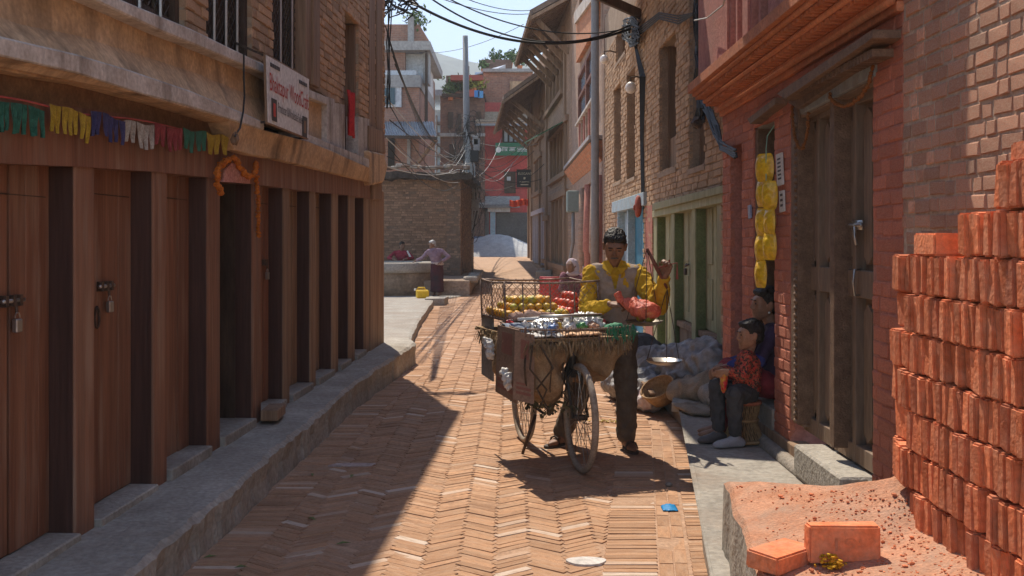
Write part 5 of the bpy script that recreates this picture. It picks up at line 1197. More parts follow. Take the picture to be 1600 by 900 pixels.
c = FG.pt(1090, 192, .12); mb = MB(); mb.ball(c, (.06, .06, .06), 8, 6, jit=.5); mb.build('junction', IRON, CB)
mb = MB(); mb.tube([FR_.pt(1085, 32, .3), FR_.pt(1105, 28, .25), FR_.pt(1130, 8, .28), FR_.pt(1135, -10, .3)], .006, 5); tag(mb.build('white_cable', PALE), 'pale thin cable from the bundle to the red upper storey', 'cable')
# ================================================================== haze in the air
HM = bpy.data.materials.new('haze'); HM.use_nodes = True; N = HM.node_tree.nodes; N.remove(N['Principled BSDF'])
pv = N.new('ShaderNodeVolumePrincipled'); pv.inputs['Color'].default_value = (.90, .95, 1, 1); pv.inputs['Density'].default_value = .001; pv.inputs['Anisotropy'].default_value = .2
HM.node_tree.links.new(pv.outputs[0], N['Material Output'].inputs['Volume'])
# ================================================================== organic shapes
_ico = bmesh.new(); bmesh.ops.create_icosphere(_ico, subdivisions=2, radius=1); ICO = [v.co.copy() for v in _ico.verts]; _ico.free()
def remesh(prims, voxel, smooth=4, disp=None):
    """prims: list of hulls, each a list of (centre, radius or (rx,ry,rz), optional 3x3); union by voxel remesh"""
    bm = bmesh.new()
    for hl_ in prims:
        b2 = bmesh.new()
        for q in hl_:
            c = Vector(q[0]); r = q[1]; r = (r, r, r) if isinstance(r, (int, float)) else r; M = q[2] if len(q) > 2 else None
            for p in ICO:
                v = Vector((p.x * r[0], p.y * r[1], p.z * r[2])); b2.verts.new(c + (M @ v if M else v))
        bmesh.ops.convex_hull(b2, input=b2.verts)
        for v in [v for v in b2.verts if not v.link_faces]: b2.verts.remove(v)
        me = bpy.data.meshes.new('t'); b2.to_mesh(me); b2.free(); bm.from_mesh(me); bpy.data.meshes.remove(me)
    me = bpy.data.meshes.new('t'); bm.to_mesh(me); bm.free()
    o = bpy.data.objects.new('t', me); COL.objects.link(o)
    m = o.modifiers.new('r', 'REMESH'); m.mode = 'VOXEL'; m.voxel_size = voxel
    s = o.modifiers.new('s', 'SMOOTH'); s.iterations = smooth; s.factor = .5
    dg = bpy.context.evaluated_depsgraph_get(); out = bpy.data.meshes.new_from_object(o.evaluated_get(dg))
    bpy.data.objects.remove(o); bpy.data.meshes.remove(me)
    if disp:
        ns = [v.normal.copy() for v in out.vertices]
        for v, n in zip(out.vertices, ns): v.co += n * disp(v.co)
    return out
def put(me, name, mat, parent=None, label=None):
    b = world_loc(parent) if parent else Vector((0, 0, 0))
    for v in me.vertices: v.co -= b
    me.materials.clear(); me.materials.append(mat); me.shade_smooth()
    o = bpy.data.objects.new(name, me); COL.objects.link(o); o.parent = parent
    if label: o['label'] = label
    return o
def frame(f, u):
    f = Vector(f).normalized(); u = Vector(u); r = f.cross(u).normalized(); u = r.cross(f); return f, u, r
def head_prims(c, f, u, s=1.0):
    f, u, r = frame(f, u); c = Vector(c); P = lambda a, b, d: c + (f * a + r * b + u * d) * s
    M = Matrix((f, r, u)).transposed(); E = lambda p, ra, rb, rc: (p, (ra * s, rb * s, rc * s), M)
    pr = [[E(P(-.012, 0, .032), .092, .074, .082)],
          [E(P(.055, .03, .035), .03, .035, .03), E(P(.055, -.03, .035), .03, .035, .03), E(P(.05, .044, -.015), .03, .022, .03), E(P(.05, -.044, -.015), .03, .022, .03), E(P(.012, .048, -.055), .024, .014, .02), E(P(.012, -.048, -.055), .024, .014, .02), E(P(.066, .012, -.092), .02, .016, .016), E(P(.066, -.012, -.092), .02, .016, .016), E(P(-.03, 0, 0), .05, .06, .06)],
          [E(P(.086, 0, .022), .008, .008, .01), E(P(.104, 0, -.02), .010, .010, .009)], [E(P(.092, .012, -.026), .010, .009, .008), E(P(.092, -.012, -.026), .010, .009, .008)],
          [E(P(.080, .022, .034), .012, .02, .008), E(P(.080, -.022, .034), .012, .02, .008)],
          [E(P(.084, .014, -.052), .008, .008, .005), E(P(.084, -.014, -.052), .008, .008, .005), E(P(.089, 0, -.05), .008, .008, .005)], [E(P(.082, .011, -.062), .008, .008, .005), E(P(.082, -.011, -.062), .008, .008, .005)],
          [E(P(-.008, .076, -.005), .02, .008, .032), E(P(-.016, .083, .012), .012, .006, .015)], [E(P(-.008, -.076, -.005), .02, .008, .032), E(P(-.016, -.083, .012), .012, .006, .015)]]
    return pr
def hair_prims(c, f, u, s=1.0, long=0):
    f, u, r = frame(f, u); c = Vector(c); P = lambda a, b, d: c + (f * a + r * b + u * d) * s
    M = Matrix((f, r, u)).transposed(); E = lambda p, ra, rb, rc: (p, (ra * s, rb * s, rc * s), M)
    pr = [[E(P(-.02, 0, .045), .092, .081, .082)], [E(P(-.045, 0, .0), .062, .078, .07)], [E(P(.045, .03, .085), .035, .035, .026), E(P(.035, -.04, .08), .035, .03, .026), E(P(-.02, 0, .10), .05, .06, .034)]]
    if long: pr += [[E(P(-.075, 0, -.04), .045, .05, .05)]]
    return pr
def hand_prims(wr, d, nrm, side=1, curl=.5, s=1.0):
    """palm, four unequal bent fingers and a thumb leaving the side of the palm"""
    d = Vector(d).normalized(); n = Vector(nrm); n = (n - d * n.dot(d)).normalized(); x = d.cross(n) * side; wr = Vector(wr)
    P = lambda a, b, c: wr + (d * a + x * b + n * c) * s
    pr = [[(P(0, 0, 0), .024 * s), (P(.03, .022, 0), .015 * s), (P(.03, -.022, 0), .015 * s), (P(.085, .034, 0), .011 * s), (P(.085, -.030, 0), .011 * s)]]
    for k, (b, L_) in enumerate(((.033, .070), (.012, .080), (-.009, .074), (-.029, .058))):
        p = P(.088, b, 0); ang = 0; prev = p
        for j, fr_ in enumerate((.45, .32, .25)):
            ang += curl * (1.15 if j else .8); q = prev + (d * math.cos(ang) + n * math.sin(ang)) * L_ * fr_ * s
            pr.append([(prev, (.0088 - .0008 * j) * s), (q, (.008 - .0008 * j) * s)]); prev = q
    a = P(.02, .028, .004); b_ = P(.052, .056, .018); c_ = P(.080, .056, .038)
    pr += [[(a, .013 * s), (b_, .0105 * s)], [(b_, .010 * s), (c_, .008 * s)]]
    return pr
def fold(freq, amp, st=(1, 1, .35), seed=0):
    return lambda p: amp * (noise.noise(Vector((p.x * freq * st[0], p.y * freq * st[1], p.z * freq * st[2] + seed))) + .5 * noise.noise(Vector((p.x * freq * 2.1, p.y * freq * 2.1, p.z * freq * 1.3 + seed))))
def ridge(freq, amp, seed=0):                         # creased cloth: sharp folds between soft panels
    return lambda p: amp * (.75 - 2.2 * abs(noise.noise(Vector((p.x * freq + seed, p.y * freq, p.z * freq * .8)))) + .5 * noise.noise(p * freq * 2.7))
def SKIN(nm, c): return pmat(nm, tuple(x * .82 for x in c), tuple(x * 1.15 for x in c), 30, .55, .08, 120, spec=.35, fine=.08)
HAIRB = pmat('black_hair', (.010, .008, .007), (.03, .024, .02), 60, .5, .5, 220, stretch=(1, 1, .4))
HAIRG = pmat('grey_hair', (.30, .29, .28), (.48, .47, .45), 60, .6, .4, 160)
def cloth(nm, c1, c2, sc=14): return pmat(nm, c1, c2, sc, .92, .35, 320, fine=.15, bdist=.003)
V_ = Vector
def eyes(c, f, u, s, par, closed=False):
    f, u, r = frame(f, u); c = V_(c)
    for b in (.03, -.03):
        mb = MB(); M = Matrix((f, r, u)).transposed(); mb.ball(c + (f * .079 + r * b + u * .010) * s, (.010 * s, .014 * s, (.004 if closed else .007) * s), 8, 6, rot=M); mb.build('eye', EYEM, par, True)
        mb = MB(); mb.ball(c + (f * .090 + r * b + u * .033) * s, (.006 * s, .021 * s, .0042 * s), 8, 5, rot=M); mb.build('eyebrow', HAIRB, par, True)
EYEM = flat('eye_dark', (.02, .016, .014), .25)
def foot(ank, toe, s=1.0, w_=.038):
    ank, toe = V_(ank), V_(toe); d = (toe - ank); d.z = 0; d.normalize(); gz_ = toe.z
    heel = ank - d * .05 * s; side = V_((-d.y, d.x, 0))
    return [[(ank, .036 * s), (V_((heel.x, heel.y, gz_ + .022 * s)), .026 * s), (V_((ank.x, ank.y, gz_ + .03 * s)) + d * .05 * s, .034 * s)], [(V_((ank.x, ank.y, gz_ + .028 * s)) + d * .04 * s, .034 * s), (V_((toe.x, toe.y, gz_ + .018 * s)) - d * .05 * s + side * .018 * s, .02 * s), (V_((toe.x, toe.y, gz_ + .018 * s)) - d * .05 * s - side * .022 * s, .02 * s), (V_((toe.x, toe.y, gz_ + .014 * s)), .014 * s)]]
# ================================================================== THE FRUIT SELLER
fy_ = 7.05
M_ = {}
foot1 = on(982, 708); foot2 = on(872, 700)
MAN = thing('person', 'man in yellow shirt and beige vest weighing fruit beside the loaded bicycle', 'person', (.66, 7.12, 0))
hipL, hipR = V_((.80, 7.16, .80)), V_((.64, 7.18, .80))
knL, knR = V_((.815, 7.10, .44)), V_((.50, 7.22, .43))
anL, anR = V_((.825, 7.16, .075)), V_((.375, 7.30, .075))
waist = V_((.725, 7.15, .98)); chest = V_((.73, 7.11, 1.16)); neck = V_((.725, 7.06, 1.325))
shR, shL = V_((.565, 7.08, 1.262)), V_((.905, 7.08, 1.262))
elR, wrR = V_((.525, 6.96, 1.015)), V_((.665, 6.80, 1.060))
elL, wrL = V_((1.005, 6.90, 1.065)), V_((1.035, 6.72, 1.262))
hc = V_((.725, 7.02, 1.452)); hf, hu = V_((-.10, -.86, -.42)), V_((0, -.40, 1))
skin = SKIN('brown_skin', (.235, .115, .066))
pr = head_prims(hc, hf, hu, 1.02)
pr += [[(neck + V_((0, .03, -.03)), .058), (hc + V_((0, .02, -.07)), .052)], [(shL, .05), (shR, .05), (chest, (.14, .085, .1))], [(chest, (.13, .085, .1)), (waist, (.12, .085, .08))], [(waist, (.12, .085, .08)), (hipL, .085), (hipR, .085)]]
for a, b, c, r0, r1, r2 in ((shL, elL, wrL, .046, .037, .026), (shR, elR, wrR, .046, .037, .026)): pr += [[(a, r0), (b, r1)], [(b, r1), (c, r2)]]
for a, b, c in ((hipL, knL, anL), (hipR, knR, anR)): pr += [[(a, .08), (b, .052)], [(b, .052), (b.lerp(c, .35), .052)], [(b.lerp(c, .35), .052), (c, .034)]]
pr += hand_prims(wrR, V_((.62, -.30, .02)), V_((.35, .2, -.9)), 1, .85, .92) + hand_prims(wrL, V_((.12, -.15, .5)), V_((-.6, -.6, .1)), -1, 1.05, .92)
pr += foot(anL, (.86, 6.98, .012)) + foot(anR, (.27, 7.17, .012))
put(remesh(pr, .0055, 3), 'body', skin, MAN)
eyes(hc, hf, hu, 1.02, MAN, True)
put(remesh(hair_prims(hc, hf, hu, 1.03), .005, 1, fold(95, .007, (1, 1, .5))), 'hair', HAIRB, MAN)
f_, u_, r_ = frame(hf, hu); mb = MB(); mb.ball(hc + f_ * .096 - u_ * .042, (.030, .008, .006), 10, 5); mb.build('moustache', pmat('grizzled', (.05, .04, .035), (.14, .12, .11), 80, .8), MAN, True)
YSH = cloth('mustard_shirt', (.46, .265, .012), (.60, .36, .025))
e = .016
sh = [[(neck + V_((0, .02, -.045)), .062), (shL, .056), (shR, .056), (chest, (.16, .10, .10))], [(chest, (.155, .10, .10)), (waist, (.145, .10, .09))]]
for a, b, c, bag in ((shL, elL, wrL, .022), (shR, elR, wrR, .012)):
    c2 = b.lerp(c, .86); sh += [[(a, .060), (a.lerp(b, .5) - Z * bag, .058 + bag * .6), (b - Z * bag, .052 + bag)], [(b - Z * bag, .052 + bag), (b.lerp(c, .5) - Z * bag * .8, .047 + bag * .5), (c2, .038)]]
put(remesh(sh, .006, 3, ridge(17, .012, 3)), 'shirt', YSH, MAN)
for sg in (-1, 1):
    mb = MB(); a = neck + V_((.045 * sg, -.035, .0)); g = [a + V_((0, 0, .035)), a + V_((.035 * sg, .02, .025)), a + V_((.045 * sg, -.03, -.02)), a + V_((-.012 * sg, -.045, -.065)), a + V_((-.03 * sg, -.035, -.02))]
    mb.prism(g, [p + V_((0, .008, -.002)) for p in g]); mb.build('collar', YSH, MAN)
VST = cloth('beige_wool_vest', (.27, .205, .16), (.39, .31, .25), 22)
ve = [[(shL + V_((-.03, 0, .008)), .062), (shR + V_((.03, 0, .008)), .062), (chest, (.172, .118, .10))], [(chest, (.172, .116, .10)), (waist + V_((0, 0, -.02)), (.168, .118, .09))], [(waist + V_((0, 0, -.02)), (.168, .118, .09)), (V_((.722, 7.16, .80)), (.158, .118, .035))]]
vm = remesh(ve, .006, 3, ridge(11, .010, 6))
bmv = bmesh.new(); bmv.from_mesh(vm)                      # V neck cut out of the vest
cut = [v for v in bmv.verts if v.co.y < 7.08 and abs(v.co.x - .725) < max(0, (v.co.z - 1.15) * .26) - .0]
bmesh.ops.delete(bmv, geom=cut, context='VERTS'); bmv.to_mesh(vm); bmv.free()
put(vm, 'vest', VST, MAN)
TRM = cloth('olive_brown_trousers', (.085, .062, .045), (.14, .108, .08))
tr = [[(V_((.72, 7.17, .86)), (.135, .105, .05)), (hipL, .10), (hipR, .10)]]
for a, b, c in ((hipL, knL, anL), (hipR, knR, anR)): tr += [[(a, .102), (b, .078)], [(b, .078), (c + V_((0, 0, .02)), .068)]]
put(remesh(tr, .008, 3, ridge(12, .012, 9)), 'trousers', TRM, MAN)
SAND = flat('dark_sandal', (.05, .033, .025), .7)
for ank, toe in ((anL, V_((.86, 6.96, .012))), (anR, V_((.25, 7.17, .012)))):
    d = (toe - ank); d.z = 0; L_ = d.length + .08; d.normalize(); mid = (ank + toe) / 2 - d * .02; mb = MB(); a = math.atan2(d.y, d.x)
    n_ = 14; ring = [V_((mid.x, mid.y, 0)) + Matrix.Rotation(a, 3, 'Z') @ V_((math.cos(q) * L_ * .5, math.sin(q) * (.045 + .008 * math.cos(q)), 0)) for q in [2 * math.pi * k / n_ for k in range(n_)]]
    mb.prism([p + Z * .018 for p in ring], [p + Z * .001 for p in ring]); mb.build('sandal', SAND, MAN)
    mb = MB(); c = toe - d * .085; s_ = V_((-d.y, d.x, 0)); mb.tube([c - s_ * .045 + Z * .008, c - s_ * .03 + Z * .05, c + Z * .062, c + s_ * .03 + Z * .05, c + s_ * .045 + Z * .008], .008, 6); mb.build('sandal_strap', SAND, MAN)
# ================================================================== HAND SCALE
SCL = thing('hand_scale', 'iron beam hand scale with two round pans held up by the fruit seller', 'scale', wrL)
hnd = wrL + V_((.02, -.05, .075))
RD = flat('red_brown_cord', (.26, .07, .045), .8)
bA, bB_ = at(1011, 388, 6.66), at(1042, 450, 6.74)
mb = MB(); mb.tube([bA, bA.lerp(bB_, .5), bB_], [.009, .015, .009], 8); mb.build('beam', pmat('red_rusted_iron', (.14, .045, .03), (.24, .09, .06), 20, .6, .3, 60), SCL, True)
mb = MB(); mb.tube([bA.lerp(bB_, .5), hnd, hnd + Z * .03], .007, 6); mb.build('handle_cord', RD, SCL)
mb = MB(); q = hnd + V_((.05, -.01, .0)); mb.tube([hnd, q + Z * .01, q - Z * .04, q - Z * .10], [.004, .005, .006, .011], 6); mb.build('tassel', RD, SCL)
PAN = pmat('dark_scale_pan', (.09, .075, .06), (.19, .165, .14), 12, .45, .2, 60, metal=.7)
panA = at(1006, 504, 6.62); panB = at(1038, 565, 6.80)
for pan, top, mt in ((panA, bA, PAN), (panB, bB_, STEEL)):
    mb = MB(); rr = .125; mb.lathe([(.0, -.022), (.06, -.020), (.105, -.008), (rr, .010), (rr + .004, .014), (rr - .003, .012), (.10, -.004), (.055, -.015), (0, -.017)], pan, 28); mb.build('pan', mt, SCL, True)
    for k in range(3):
        a = 2 * math.pi * k / 3 + .5; mb = MB(); mb.tube([top, pan + V_((rr * math.cos(a), rr * math.sin(a), .012))], .0028, 5); mb.build('pan_cord', IRON, SCL)
# red net bag of oranges tipped over the pan
NET = pmat('red_net_bag', (.70, .10, .06), (.85, .22, .13), 30, .4, .5, 140, trans=.0, alpha=.72)
hdR = wrR + V_((.085, -.045, .0))
bag = [[(hdR + Z * .02, .022), (hdR.lerp(panA, .45) + Z * .05, .055)], [(hdR.lerp(panA, .45) + Z * .05, .055), (panA + V_((.02, 0, .075)), (.10, .08, .065))], [(hdR + Z * .02, .018), (hdR + V_((-.03, 0, .06)), .03)]]
ORNG = pmat('orange_peel', (.55, .24, .015), (.74, .40, .03), 7, .45, .25, 160, rnd=.22, tint=((.30, .34, .04), .6, .85), spec=.4)
put(remesh(bag, .008, 3, fold(30, .012, (1, 1, 1))), 'net_bag', NET)
tag(bpy.data.objects['net_bag'], 'red plastic net bag of oranges tipped onto the scale pan', 'bag')
for k in range(5):
    c = panA + V_((.035 * math.cos(k * 1.3) + .01, .03 * math.sin(k * 1.3), .035 + .03 * (k % 2))); mb = MB(); mb.ball(c, .033, 12, 8)
    tag(mb.build('orange', ORNG, None, True, origin=c), 'orange inside the red net bag on the scale pan', 'orange', 'oranges in the net bag')
# ================================================================== LOADED BICYCLE
D_v, B_v = V_((-.3315, .9434, 0)), V_((.9434, .3315, 0)); C0 = V_((.085, 6.28, 0))
def P(t, b, z=0.0): return C0 + D_v * t + B_v * b + Z * z
BK = thing('loaded_bicycle', 'old bicycle carrying wide fruit trays, wire cage and hanging jute sacks', 'bicycle', P(.5, .37))
RUB = pmat('dusty_tyre', (.24, .19, .145), (.38, .31, .245), 14, .9, .4, 80); RIMM = flat('dull_rim', (.26, .235, .21), .4, .8)
Dw = V_((-.215, .977, 0)); Bw = V_((.977, .215, 0)); RW = .352
def wheel(c):
    mb = MB(); n = 48; prof = [(RW - .022 + .022 * math.cos(a), .022 * math.sin(a)) for a in [2 * math.pi * k / 10 for k in range(10)]]
    vs = [c + (Dw * math.cos(t) + Z * math.sin(t)) * r + Bw * h for t in [2 * math.pi * k / n for k in range(n)] for r, h in prof]
    mb.add(vs, [(i * 10 + k, i * 10 + (k + 1) % 10, ((i + 1) % n) * 10 + (k + 1) % 10, ((i + 1) % n) * 10 + k) for i in range(n) for k in range(10)])
    W = thing('t', '', '', c); del W['label']; del W['category']; W.name = 'wheel'; W.parent = BK; W.location = c - world_loc(BK)
    mb.build('tyre', RUB, W, True)
    mb = MB(); pr_ = [(RW - .036, -.012), (RW - .032, -.012), (RW - .032, .012), (RW - .036, .012), (RW - .044, 0)]
    vs = [c + (Dw * math.cos(t) + Z * math.sin(t)) * r + Bw * h for t in [2 * math.pi * k / n for k in range(n)] for r, h in pr_]
    mb.add(vs, [(i * 5 + k, i * 5 + (k + 1) % 5, ((i + 1) % n) * 5 + (k + 1) % 5, ((i + 1) % n) * 5 + k) for i in range(n) for k in range(5)]); mb.build('rim', RIMM, W)
    mb = MB()
    for k in range(32):
        t = 2 * math.pi * k / 32; t2 = t + (.5 if k % 4 < 2 else -.5); sd = .026 if k % 2 else -.026
        mb.tube([c + (Dw * math.cos(t2) + Z * math.sin(t2)) * .025 + Bw * sd, c + (Dw * math.cos(t) + Z * math.sin(t)) * (RW - .038)], .0022, 4, cap=False)
    kind(mb.build('spokes', RIMM, W), 'stuff')
    mb = MB(); mb.tube([c - Bw * .045, c + Bw * .045], .02, 10); mb.build('hub', IRON, W, True)
w1 = P(.02, .385, RW); w2 = P(1.05, .37, RW); wheel(w1); wheel(w2)
FRM = flat('black_frame', (.03, .028, .026), .5)
bb = P(.55, .375, .29); st_ = P(.62, .375, .86); hd = P(.18, .38, .90)
for a, b, r, nm in ((bb, P(.60, .375, .80), .016, 'seat_tube'), (bb, P(.15, .38, .72), .018, 'down_tube'), (P(.60, .375, .78), P(.14, .38, .80), .015, 'top_tube'), (P(.12, .38, .60), P(.16, .38, .95), .02, 'head_tube')): mb = MB(); mb.tube([a, b], r, 8); mb.build(nm, FRM, BK, True)
for sg in (-1, 1):
    mb = MB(); mb.tube([P(.12, .38, .66), P(.11, .38 + .05 * sg, .60), w1 + Bw * .05 * sg], .011, 7); mb.build('fork_blade', FRM, BK, True)
    mb = MB(); mb.tube([bb + B_v * .03 * sg, w2 + Bw * .055 * sg], .010, 7); mb.build('chain_stay', FRM, BK, True)
    mb = MB(); mb.tube([P(.60, .375, .78), w2 + Bw * .055 * sg], .009, 7); mb.build('seat_stay', FRM, BK, True)
    mb = MB(); mb.tube([bb + B_v * .10 * sg, P(.62, .375 + .17 * sg, .01)], .011, 6); mb.build('stand_leg', IRON, BK, True)
mb = MB(); mb.tube([P(.16, .38, .95), P(.16, .38, 1.0)], .014, 7); mb.tube([P(.16, .16, 1.0), P(.16, .38, 1.0), P(.16, .60, 1.0)], .012, 7); mb.build('handlebar', STEEL, BK, True)
# tray platform: bamboo bearers, rim wire, strings along the edges
BAM = pmat('split_bamboo', (.27, .17, .08), (.42, .29, .15), 10, .7, .3, 60); JUTE = pmat('jute_sacking', (.22, .13, .065), (.44, .30, .17), 9, .95, .6, 130, dirt=(.13, .08, .04), dscale=7, damt=.75)
ZP = .865; Lt, Wt = 1.06, .74
for k in range(9): mb = MB(); t = .02 + k * (Lt - .04) / 8; mb.tube([P(t, -.01, ZP - .01 + U(-.004, .004)), P(t, Wt + .01, ZP - .01)], .011, 6); mb.build('bamboo_bearer', BAM, BK, True)
for k in range(3): mb = MB(); b = .06 + k * (Wt - .12) / 2; mb.tube([P(-.01, b, ZP - .034), P(Lt + .01, b, ZP - .034)], .013, 6); mb.build('bamboo_rail', BAM, BK, True)
mb = MB(); nW = 22; mb.add([P(i / 10 * Lt, j / 8 * Wt, ZP + .006 + .006 * noise.noise((i, j, 0))) for j in range(9) for i in range(11)], [(j * 11 + i, j * 11 + i + 1, j * 11 + 12 + i, j * 11 + 11 + i) for j in range(8) for i in range(10)]); mb.build('tray_mat', JUTE, BK).modifiers.new('t', 'SOLIDIFY').thickness = .008
WIRE = pmat('rusty_wire', (.16, .10, .075), (.34, .26, .21), 30, .5, .2, 60, metal=.5)
rim = [P(0, 0, .935), P(0, Wt, .935), P(.50, Wt, .945), P(.50, 0, .945), P(0, 0, .935)]
for a, b in zip(rim, rim[1:]):
    mb = MB(); mb.tube(sag(a, b, .012, 8), .0065, 6); mb.build('tray_rim', WIRE, BK, True)
mb = MB(); mb.tube([P(0, 0, ZP), P(0, 0, .95)], .008, 6); mb.build('tray_post', WIRE, BK)
mb = MB(); mb.tube([P(0, Wt, ZP), P(0, Wt, .95)], .008, 6); mb.build('tray_post', WIRE, BK)
mb = MB()
for k in range(34):
    b = Wt * (k + U(.2, .8)) / 34; mb.tube([P(-.002, b, .937), P(-.006 + U(-.006, .006), b + U(-.012, .012), ZP + .02), P(U(-.02, .01), b + U(-.02, .02), ZP - U(.0, .09))], .0028, 4)
for k in range(16):
    t = .5 * (k + U(.2, .8)) / 16
    mb.tube([P(t, 0, .94), P(t + U(-.01, .01), -.004, ZP)], .0028, 4); mb.tube([P(t, Wt, .94), P(t + U(-.01, .01), Wt + .004, ZP)], .0028, 4)
kind(mb.build('tray_strings', WIRE, BK), 'stuff')
GRN = flat('green_twine', (.03, .20, .10), .7); mb = MB()
for k in range(26):
    b = U(.56, Wt + .02); mb.tube([P(U(-.02, .01), b, .945), P(U(-.03, .0), b + U(-.02, .02), .90), P(U(-.03, 0), b + U(-.03, .03), ZP - U(-.02, .05))], .003, 4)
kind(mb.build('green_twine', GRN, BK), 'stuff')
# ragged straw fringe below the tray
STRAW = pmat('old_straw', (.15, .095, .05), (.31, .21, .11), 20, .95, .3, 90, rnd=.35); mb = MB()
for k in range(520):
    if random.random() < .72: p = P(U(-.03, .02), U(0, Wt), ZP - U(0, .05))
    else: p = P(U(0, 1.0), U(-.03, .01), ZP - U(0, .05))
    q = p + V_((U(-.03, .03), U(-.04, .02), -U(.02, .09))); s_ = V_((U(-.004, .004), 0, U(-.003, .003))) * 1.5
    mb.add([p - s_, p + s_, q + s_ * .5, q - s_ * .5], [(0, 1, 2, 3)])
kind(mb.build('straw_fringe', STRAW, BK), 'stuff')
# jute sacks slung either side of the wheel
def sack(lst, lab, nm='slung_sack', sd=0):
    return put(remesh(lst, .014, 3, fold(9, .035, (1, 1, 1), sd)), nm, JUTE, BK, lab)
sack([[(P(.06, .06, .80), .06), (P(.06, .30, .80), .05), (P(.85, .06, .80), .07), (P(.10, .13, .62), (.10, .10, .11)), (P(.6, .12, .60), .12)], [(P(.10, .17, .60), .11), (P(.55, .2, .52), .11), (P(.18, .22, .50), .09)]], 'bulging brown jute sack on the near left of the wheel')
sack([[(P(.10, .48, .80), .05), (P(.10, .70, .80), .05), (P(.85, .66, .80), .06), (P(.15, .58, .66), .09), (P(.6, .62, .60), .11)]], 'smaller jute sack on the far right of the wheel', sd=4)
mb = MB()
for k in range(26):
    b = U(.0, .32); t0 = U(-.06, .5); mb.tube([P(t0, b, .84), P(t0 - .06 + U(-.03, .03), b + U(-.06, .06), .70), P(t0 - .03 + U(-.04, .04), b + U(-.05, .08), U(.50, .62)), P(t0 + U(-.05, .05), b + U(0, .1), U(.40, .5))], U(.004, .008), 5)
kind(mb.build('sack_cords', pmat('dark_cord', (.045, .03, .018), (.10, .065, .04), 20, .9, .3, 60), BK), 'stuff')
mb = MB()
for k in range(150):
    p = P(U(.0, .45), U(.1, .36), U(.37, .45)); s = U(.012, .03); a, b = V_((U(-1, 1), U(-1, 1), U(-1, 1))) * s, V_((U(-1, 1), U(-1, 1), U(-1, .3))) * s * .7
    mb.add([p - a, p + b, p + a, p - b], [(0, 1, 2, 3)])
kind(mb.build('hanging_leaves', pmat('dry_leaf', (.05, .045, .02), (.13, .11, .05), 8, .9, 0, 10, rnd=.3), BK), 'stuff')
# carton boards hung on the left
CART = pmat('brown_carton', (.20, .125, .085), (.30, .20, .145), 6, .85, .3, 60, dirt=(.16, .10, .07), dscale=6, damt=.5); CARTG = pmat('grey_carton', (.20, .185, .17), (.31, .29, .265), 5, .85, .3, 60, dirt=(.36, .32, .28), dscale=6, damt=.5)
def board(t0, t1, b, z0, z1, lean, mat, nm, lab):
    mb = MB(); g = [P(t0, b - lean, z0), P(t1, b - lean * 1.1, z0 + .02), P(t1, b, z1), P(t0, b, z1)]; mb.prism(g, [p - B_v * .012 for p in g]); o = mb.build(nm, mat, BK, bevel=.002); o['label'] = lab; return g
g = board(.04, .46, -.02, .46, .93, .015, CART, 'carton_board', 'brown carton board with red print hung on the near left')
RPR = flat('carton_red_print', (.23, .095, .07), .9)
mb = MB(); L2_ = lambda u, v: g[0].lerp(g[1], u).lerp(g[3].lerp(g[2], u), v) - B_v * .0135
for (u0, u1, v0, v1) in ((.25, .75, .62, .92), (.1, .9, .10, .16), (.1, .9, .20, .25), (.1, .6, .29, .33)):
    q = [L2_(u0, v0), L2_(u1, v0), L2_(u1, v1), L2_(u0, v1)]; mb.prism(q, [p - B_v * .001 for p in q])
kind(mb.build('carton_print', RPR, BK), 'stuff')
# near face of the folded carton (towards the camera)
mb = MB(); q = [P(-.005, -.085, .50), P(-.005, .055, .46), P(-.005, .06, .90), P(-.005, -.07, .925)]; mb.prism(q, [p + D_v * .012 for p in q]); mb.build('carton_flap', CART, BK)['label'] = 'near flap of the brown carton with red print'
q0 = q; mb = MB(); L3_ = lambda u, v: q0[0].lerp(q0[1], u).lerp(q0[3].lerp(q0[2], u), v) - D_v * .002
for (u0, u1, v0, v1) in ((.30, .72, .62, .90), (.12, .85, .10, .14), (.12, .85, .17, .21), (.12, .6, .24, .27)):
    z_ = [L3_(u0, v0), L3_(u1, v0), L3_(u1, v1), L3_(u0, v1)]; mb.prism(z_, [p + D_v * .0015 for p in z_])
kind(mb.build('carton_print', RPR, BK), 'stuff')
board(.78, 1.04, .05, .50, .96, .0, CARTG, 'carton_board', 'grey stained board hung at the far left')
for c in (P(.55, -.06, .78), P(.15, -.07, .62)):
    put(remesh([[(c, .035), (c + V_((.01, 0, -.06)), .03)], [(c + V_((-.02, .02, .03)), .03)]], .008, 1, fold(40, .02, (1, 1, 1))), 'plastic_wad', flat('white_plastic_bag', (.55, .52, .48), .4), BK, 'white plastic bag knotted on the cartons')
